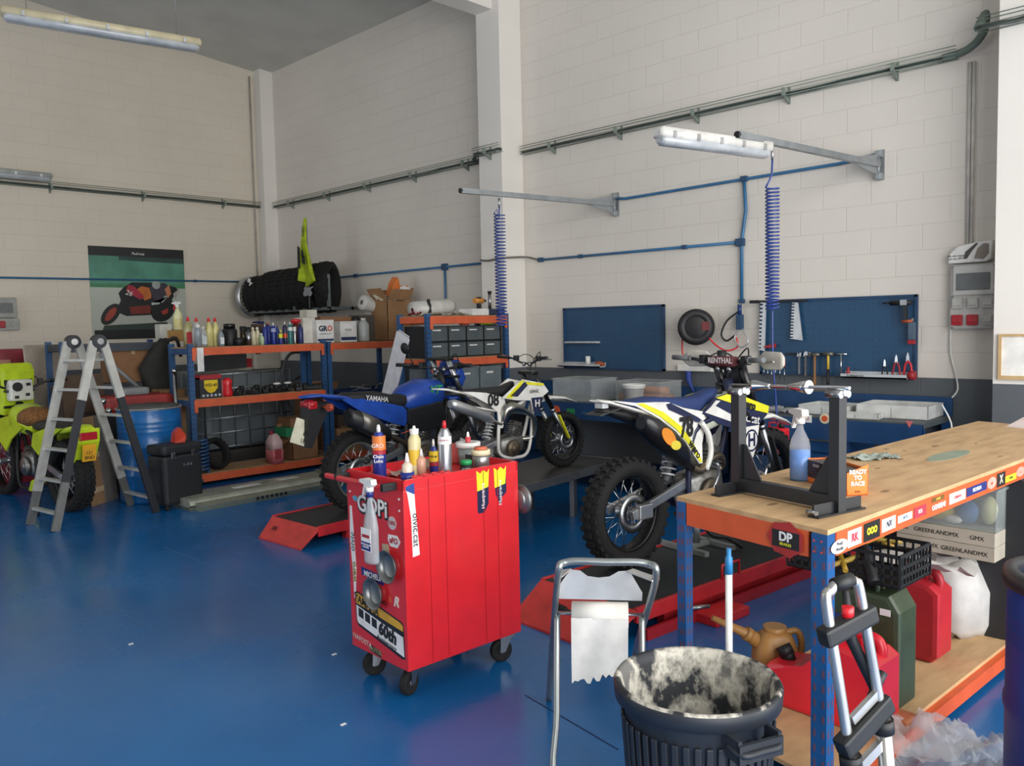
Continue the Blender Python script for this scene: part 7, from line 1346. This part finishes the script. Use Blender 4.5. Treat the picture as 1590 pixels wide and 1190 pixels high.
# inside lining: dried paint (has its own shape, follows the inner wall)
m=bpy.data.materials.new('dried_paint'); m.use_nodes=True; n=m.node_tree.nodes; l=m.node_tree.links; bs=n['Principled BSDF']; bs.inputs['Roughness'].default_value=.6; tc=n.new('ShaderNodeTexCoord'); mp=n.new('ShaderNodeMapping'); mp.inputs['Scale'].default_value=(4.5,4.5,3.4); ns=n.new('ShaderNodeTexNoise'); ns.inputs['Scale'].default_value=1.6; ns.inputs['Detail'].default_value=9; ns.inputs['Roughness'].default_value=.62; cr=n.new('ShaderNodeValToRGB'); e_=cr.color_ramp; e_.elements[0].position=.44; e_.elements[0].color=lin('#22252a'); e_.elements[1].position=.47; e_.elements[1].color=lin('#7d7a72'); x_=e_.elements.new(.54); x_.color=lin('#c9c4b6'); x_=e_.elements.new(.62); x_.color=lin('#6d6c68')
l.new(tc.outputs['Object'],mp.inputs[0]); l.new(mp.outputs[0],ns.inputs[0]); l.new(ns.outputs[0],cr.inputs[0]); l.new(cr.outputs[0],bs.inputs['Base Color'])
MB().lathe([(.183,.10),(rb-.0235,zr_-.03),(rb-.0135,zr_-.003),(rb-.001,zr_+.0015),(rb+.004,zr_-.006)],64).build('inner_lining',m,t,recalc=False)
for a0 in (R(-22),R(158)):
    M=Matrix.Rotation(a0,4,'Z'); h_=MB(); h_.tube(smooth_path([(rb-.01,-.065,zr_-.08),(rb+.045,-.06,zr_-.085),(rb+.05,0,zr_-.085),(rb+.045,.06,zr_-.085),(rb-.01,.065,zr_-.08)],5),.009,8).box((rb-.015,-.07,zr_-.11),(rb+.04,-.058,zr_-.05)).box((rb-.015,.058,zr_-.11),(rb+.04,.07,zr_-.05)).box((rb+.034,-.07,zr_-.11),(rb+.046,.07,zr_-.06)); b_=h_.build('side_handle',BN,t); b_.matrix_local=M
# paper roll stand
t=thing('paper_roll_stand','galvanised tube floor stand holding a white paper roll','paper stand',(0,0,0)); TG=mat('#9da2a2',.35,.75)
SL,SR=G(852,1088,0),G(1000,1040,0); 
hs=.80
w_=(at_(1019,880,2.62)-at_(864,880,2.62)); 
tl,trr=G(866,873,hs),G(1018,876,hs)
nr=(trr-tl).normalized(); back=V((-nr.y,nr.x,0)); 
if back.dot(_f)<0: back=-back
fb=G(852,1088,0); wd=(trr-tl).length
FBL=fb; FBR=fb+nr*(wd*.98)+back*.02
MB().tube(smooth_path([FBL,FBL.lerp(tl,.5),tl-V((0,0,.05)),tl+nr*.03,tl.lerp(trr,.5)+V((0,0,.003)),trr-nr*.03,trr-V((0,0,.05)),FBR.lerp(trr,.5),FBR],7),.0125,12).build('main_tube',TG,t)
zh=.555; pl_,pr_=None,None
def along(A,Bp,z): f_=z/(Bp.z) ; return A.lerp(Bp,f_)
aL,aR=along(FBL,tl,zh),along(FBR,trr,zh)
fwd=-back
FF=[aL+nr*.01, G(873,1100,.14) if 0 else aL+nr*.015+fwd*.14-V((0,0,.32)), aL+nr*.03+fwd*.24-V((0,0,zh-.012)), aR-nr*.03+fwd*.24-V((0,0,zh-.012)), aR-nr*.015+fwd*.14-V((0,0,.32)), aR-nr*.01]
MB().tube(smooth_path(FF,6),.0125,12).build('front_tube',TG,t)
MB().cyl(aL+fwd*.02,aR+fwd*.02,.006,n=10).build('axle_rod',CHR,t)
cL_,cR_=aL.lerp(aR,.20)+fwd*.02,aL.lerp(aR,.82)+fwd*.02
MB().cyl(cL_,cR_,.045,n=32).build('paper_roll',SKINW,t)
pw=(cR_-cL_).length; bs_=cL_+fwd*.046
def sheet():
    o=MB(); N=18; rows=[]; rnd=random.Random(3)
    for i in range(9):
        r_=[]
        for j in range(N+1):
            z=-.235*i/8; 
            if i==8: z+=-.012+.03*rnd.random()+.03*(j/N)
            r_.append(o.b.verts.new(bs_+nr*(pw*(j/N)*(1-.02*i/8))+V((0,0,z))+fwd*(.004*math.sin(j*.6+i*.4)+.002*i)))
        rows.append(r_)
    for i in range(8):
        for j in range(N): o.b.faces.new((rows[i][j],rows[i][j+1],rows[i+1][j+1],rows[i+1][j])).smooth=True
    return o
sheet().build('hanging_paper',mat('#f1eee8',.75),t)
# tear plate
pc=[(0.12,.70),(.22,.725),(.30,.70),(.50,.688),(.70,.70),(.78,.725),(.88,.70),(.93,.62),(.93,.605),(.07,.605),(.07,.625)]
W2=(aR-aL).length
pts=[((u_-.0)*W2,z_) for u_,z_ in [(.03,.615),(.97,.615),(.975,.645),(.88,.70),(.84,.725),(.72,.722),(.62,.702),(.50,.697),(.38,.702),(.30,.722),(.20,.725),(.14,.70),(.03,.645)]]
o_=aL-V((0,0,aL.z))+fwd*.035
MB().prism(pts,-.0012,.0012,'y',M=Matrix(((nr.x,back.x,0,o_.x),(nr.y,back.y,0,o_.y),(0,0,1,0),(0,0,0,1)))).build('tear_plate',mat('#dcdcdb',.35,.4),t)
for s_,A in ((0,aL),(1,aR)):
    b0=A+fwd*.035; k=nr if s_==0 else -nr; top_=(tl if s_==0 else trr)-V((0,0,.055))
    MB().bar(V((b0.x,b0.y,.725))+k*W2*.16,top_,.004,.03,up=back).build('plate_arm',mat('#dcdcdb',.35,.4),t)
# broom handle
bp=G(1132,1000,.55); t=thing('broom','white broom handle with blue tip standing behind the dustbin','broom',(bp.x,bp.y,0)); 
d=_ray(1132,852); k=(bp.x*d.x+bp.y*d.y)/(d.x*d.x+d.y*d.y); ht=HC+d.z*k
MB().cyl((0,0,.06),(0,0,ht-.08),.0115).build('pole',WPL,t); MB().tube([(0,0,ht-.085),(0,0,ht-.03),(0,0,ht-.025),(0,0,ht)],[.0135,.0125,.008,.008],12).build('blue_tip',mat('#2f7fb5',.4),t); MB().box((-.14,-.025,0),(.14,.025,.07),.01).build('brush_head',BLK,t)
# watering can style funnel jug
TAN=mat('#a87a42',.45,var=.06)
jf_top=.50*.0
p=at_(1205,1015,2.5); zst=.385
zst=ZL+.002; p=G(1203,1062,zst); t=thing('filling_jug','tan plastic filling jug with long spout behind the dustbin','jug',(p.x,p.y,zst),0)
rt_=V((_r.x,_r.y,0)).normalized(); t.scale=(1.24,1.24,1.24)
t.rotation_euler=(0,0,math.atan2(rt_.y,rt_.x))
MB().loft([(0,0,0,.055,.075),(.02,0,0,.06,.08),(.13,0,0,.055,.072),(.17,0,0,.045,.055),(.185,0,-.0,.03,.035)],18,3,M=Matrix(((0,0,1,0),(0,1,0,0),(1,0,0,0),(0,0,0,1)))).build('body',TAN,t); MB().tube([(.0,0,.17),(.0,0,.20)],[.035,.038],20).build('neck',TAN,t)
MB().tube([(-.05,0,.14),(-.09,0,.175),(-.105,0,.18),(-.21,0,.232)],[.026,.022,.016,.009],14).build('spout',TAN,t); MB().cyl((-.08,0,.166),(-.10,0,.178),.024,n=16).build('spout_collar',TAN,t)
MB().tube(smooth_path([(.03,0,.175),(.075,0,.18),(.09,0,.13),(.075,0,.05)],5),.011,10).build('handle',TAN,t)
# clear plastic film on the floor
p=G(1500,1175,.05); FL=mat('#e4e6e8',.07,alpha=.36,var=.02)
tag(MB().crumple(34,26,.62,.5,.26,seed=77,fold=1.5,drape=.8).build('plastic_film',FL,loc=(p.x,p.y,.002),rz=.4),'big crumpled heap of clear plastic film on the floor at bottom right','plastic film')
tag(MB().crumple(20,16,.34,.3,.18,seed=78,fold=1.4,drape=.8).build('plastic_film',FL,loc=(p.x-.12,p.y-.10,.12),rz=1.2),'smaller fold of clear film nearest the hand truck wheels','plastic film')
p=WB(.55,.12) ; tag(MB().box((-.05,-.12,0),(.05,.12,.05),.01).build('brown_tape_box',mat('#b5704a',.6),loc=(p.x+.02,p.y+.06,zl),rz=BA),'brown parcel on the lower board behind the hand truck','box')
# red container and lid things right of the white bag
q=WB(1.55,.0); 
t=thing('red_container','red container with yellow and green lids behind the blue drum','container',tuple(WB(2.12,.10,zl))); MB().box((-.07,-.12,0),(.12,.12,.27),.02).build('body',mat('#9c2530',.5),t); MB().box((-.08,-.13,.27),(.13,.13,.30),.01).build('yellow_lid',mat('#c9ae48',.5),t); MB().box((-.08,-.13,.30),(.13,.13,.36),.015).build('green_lid',mat('#3e7a56',.5),t)
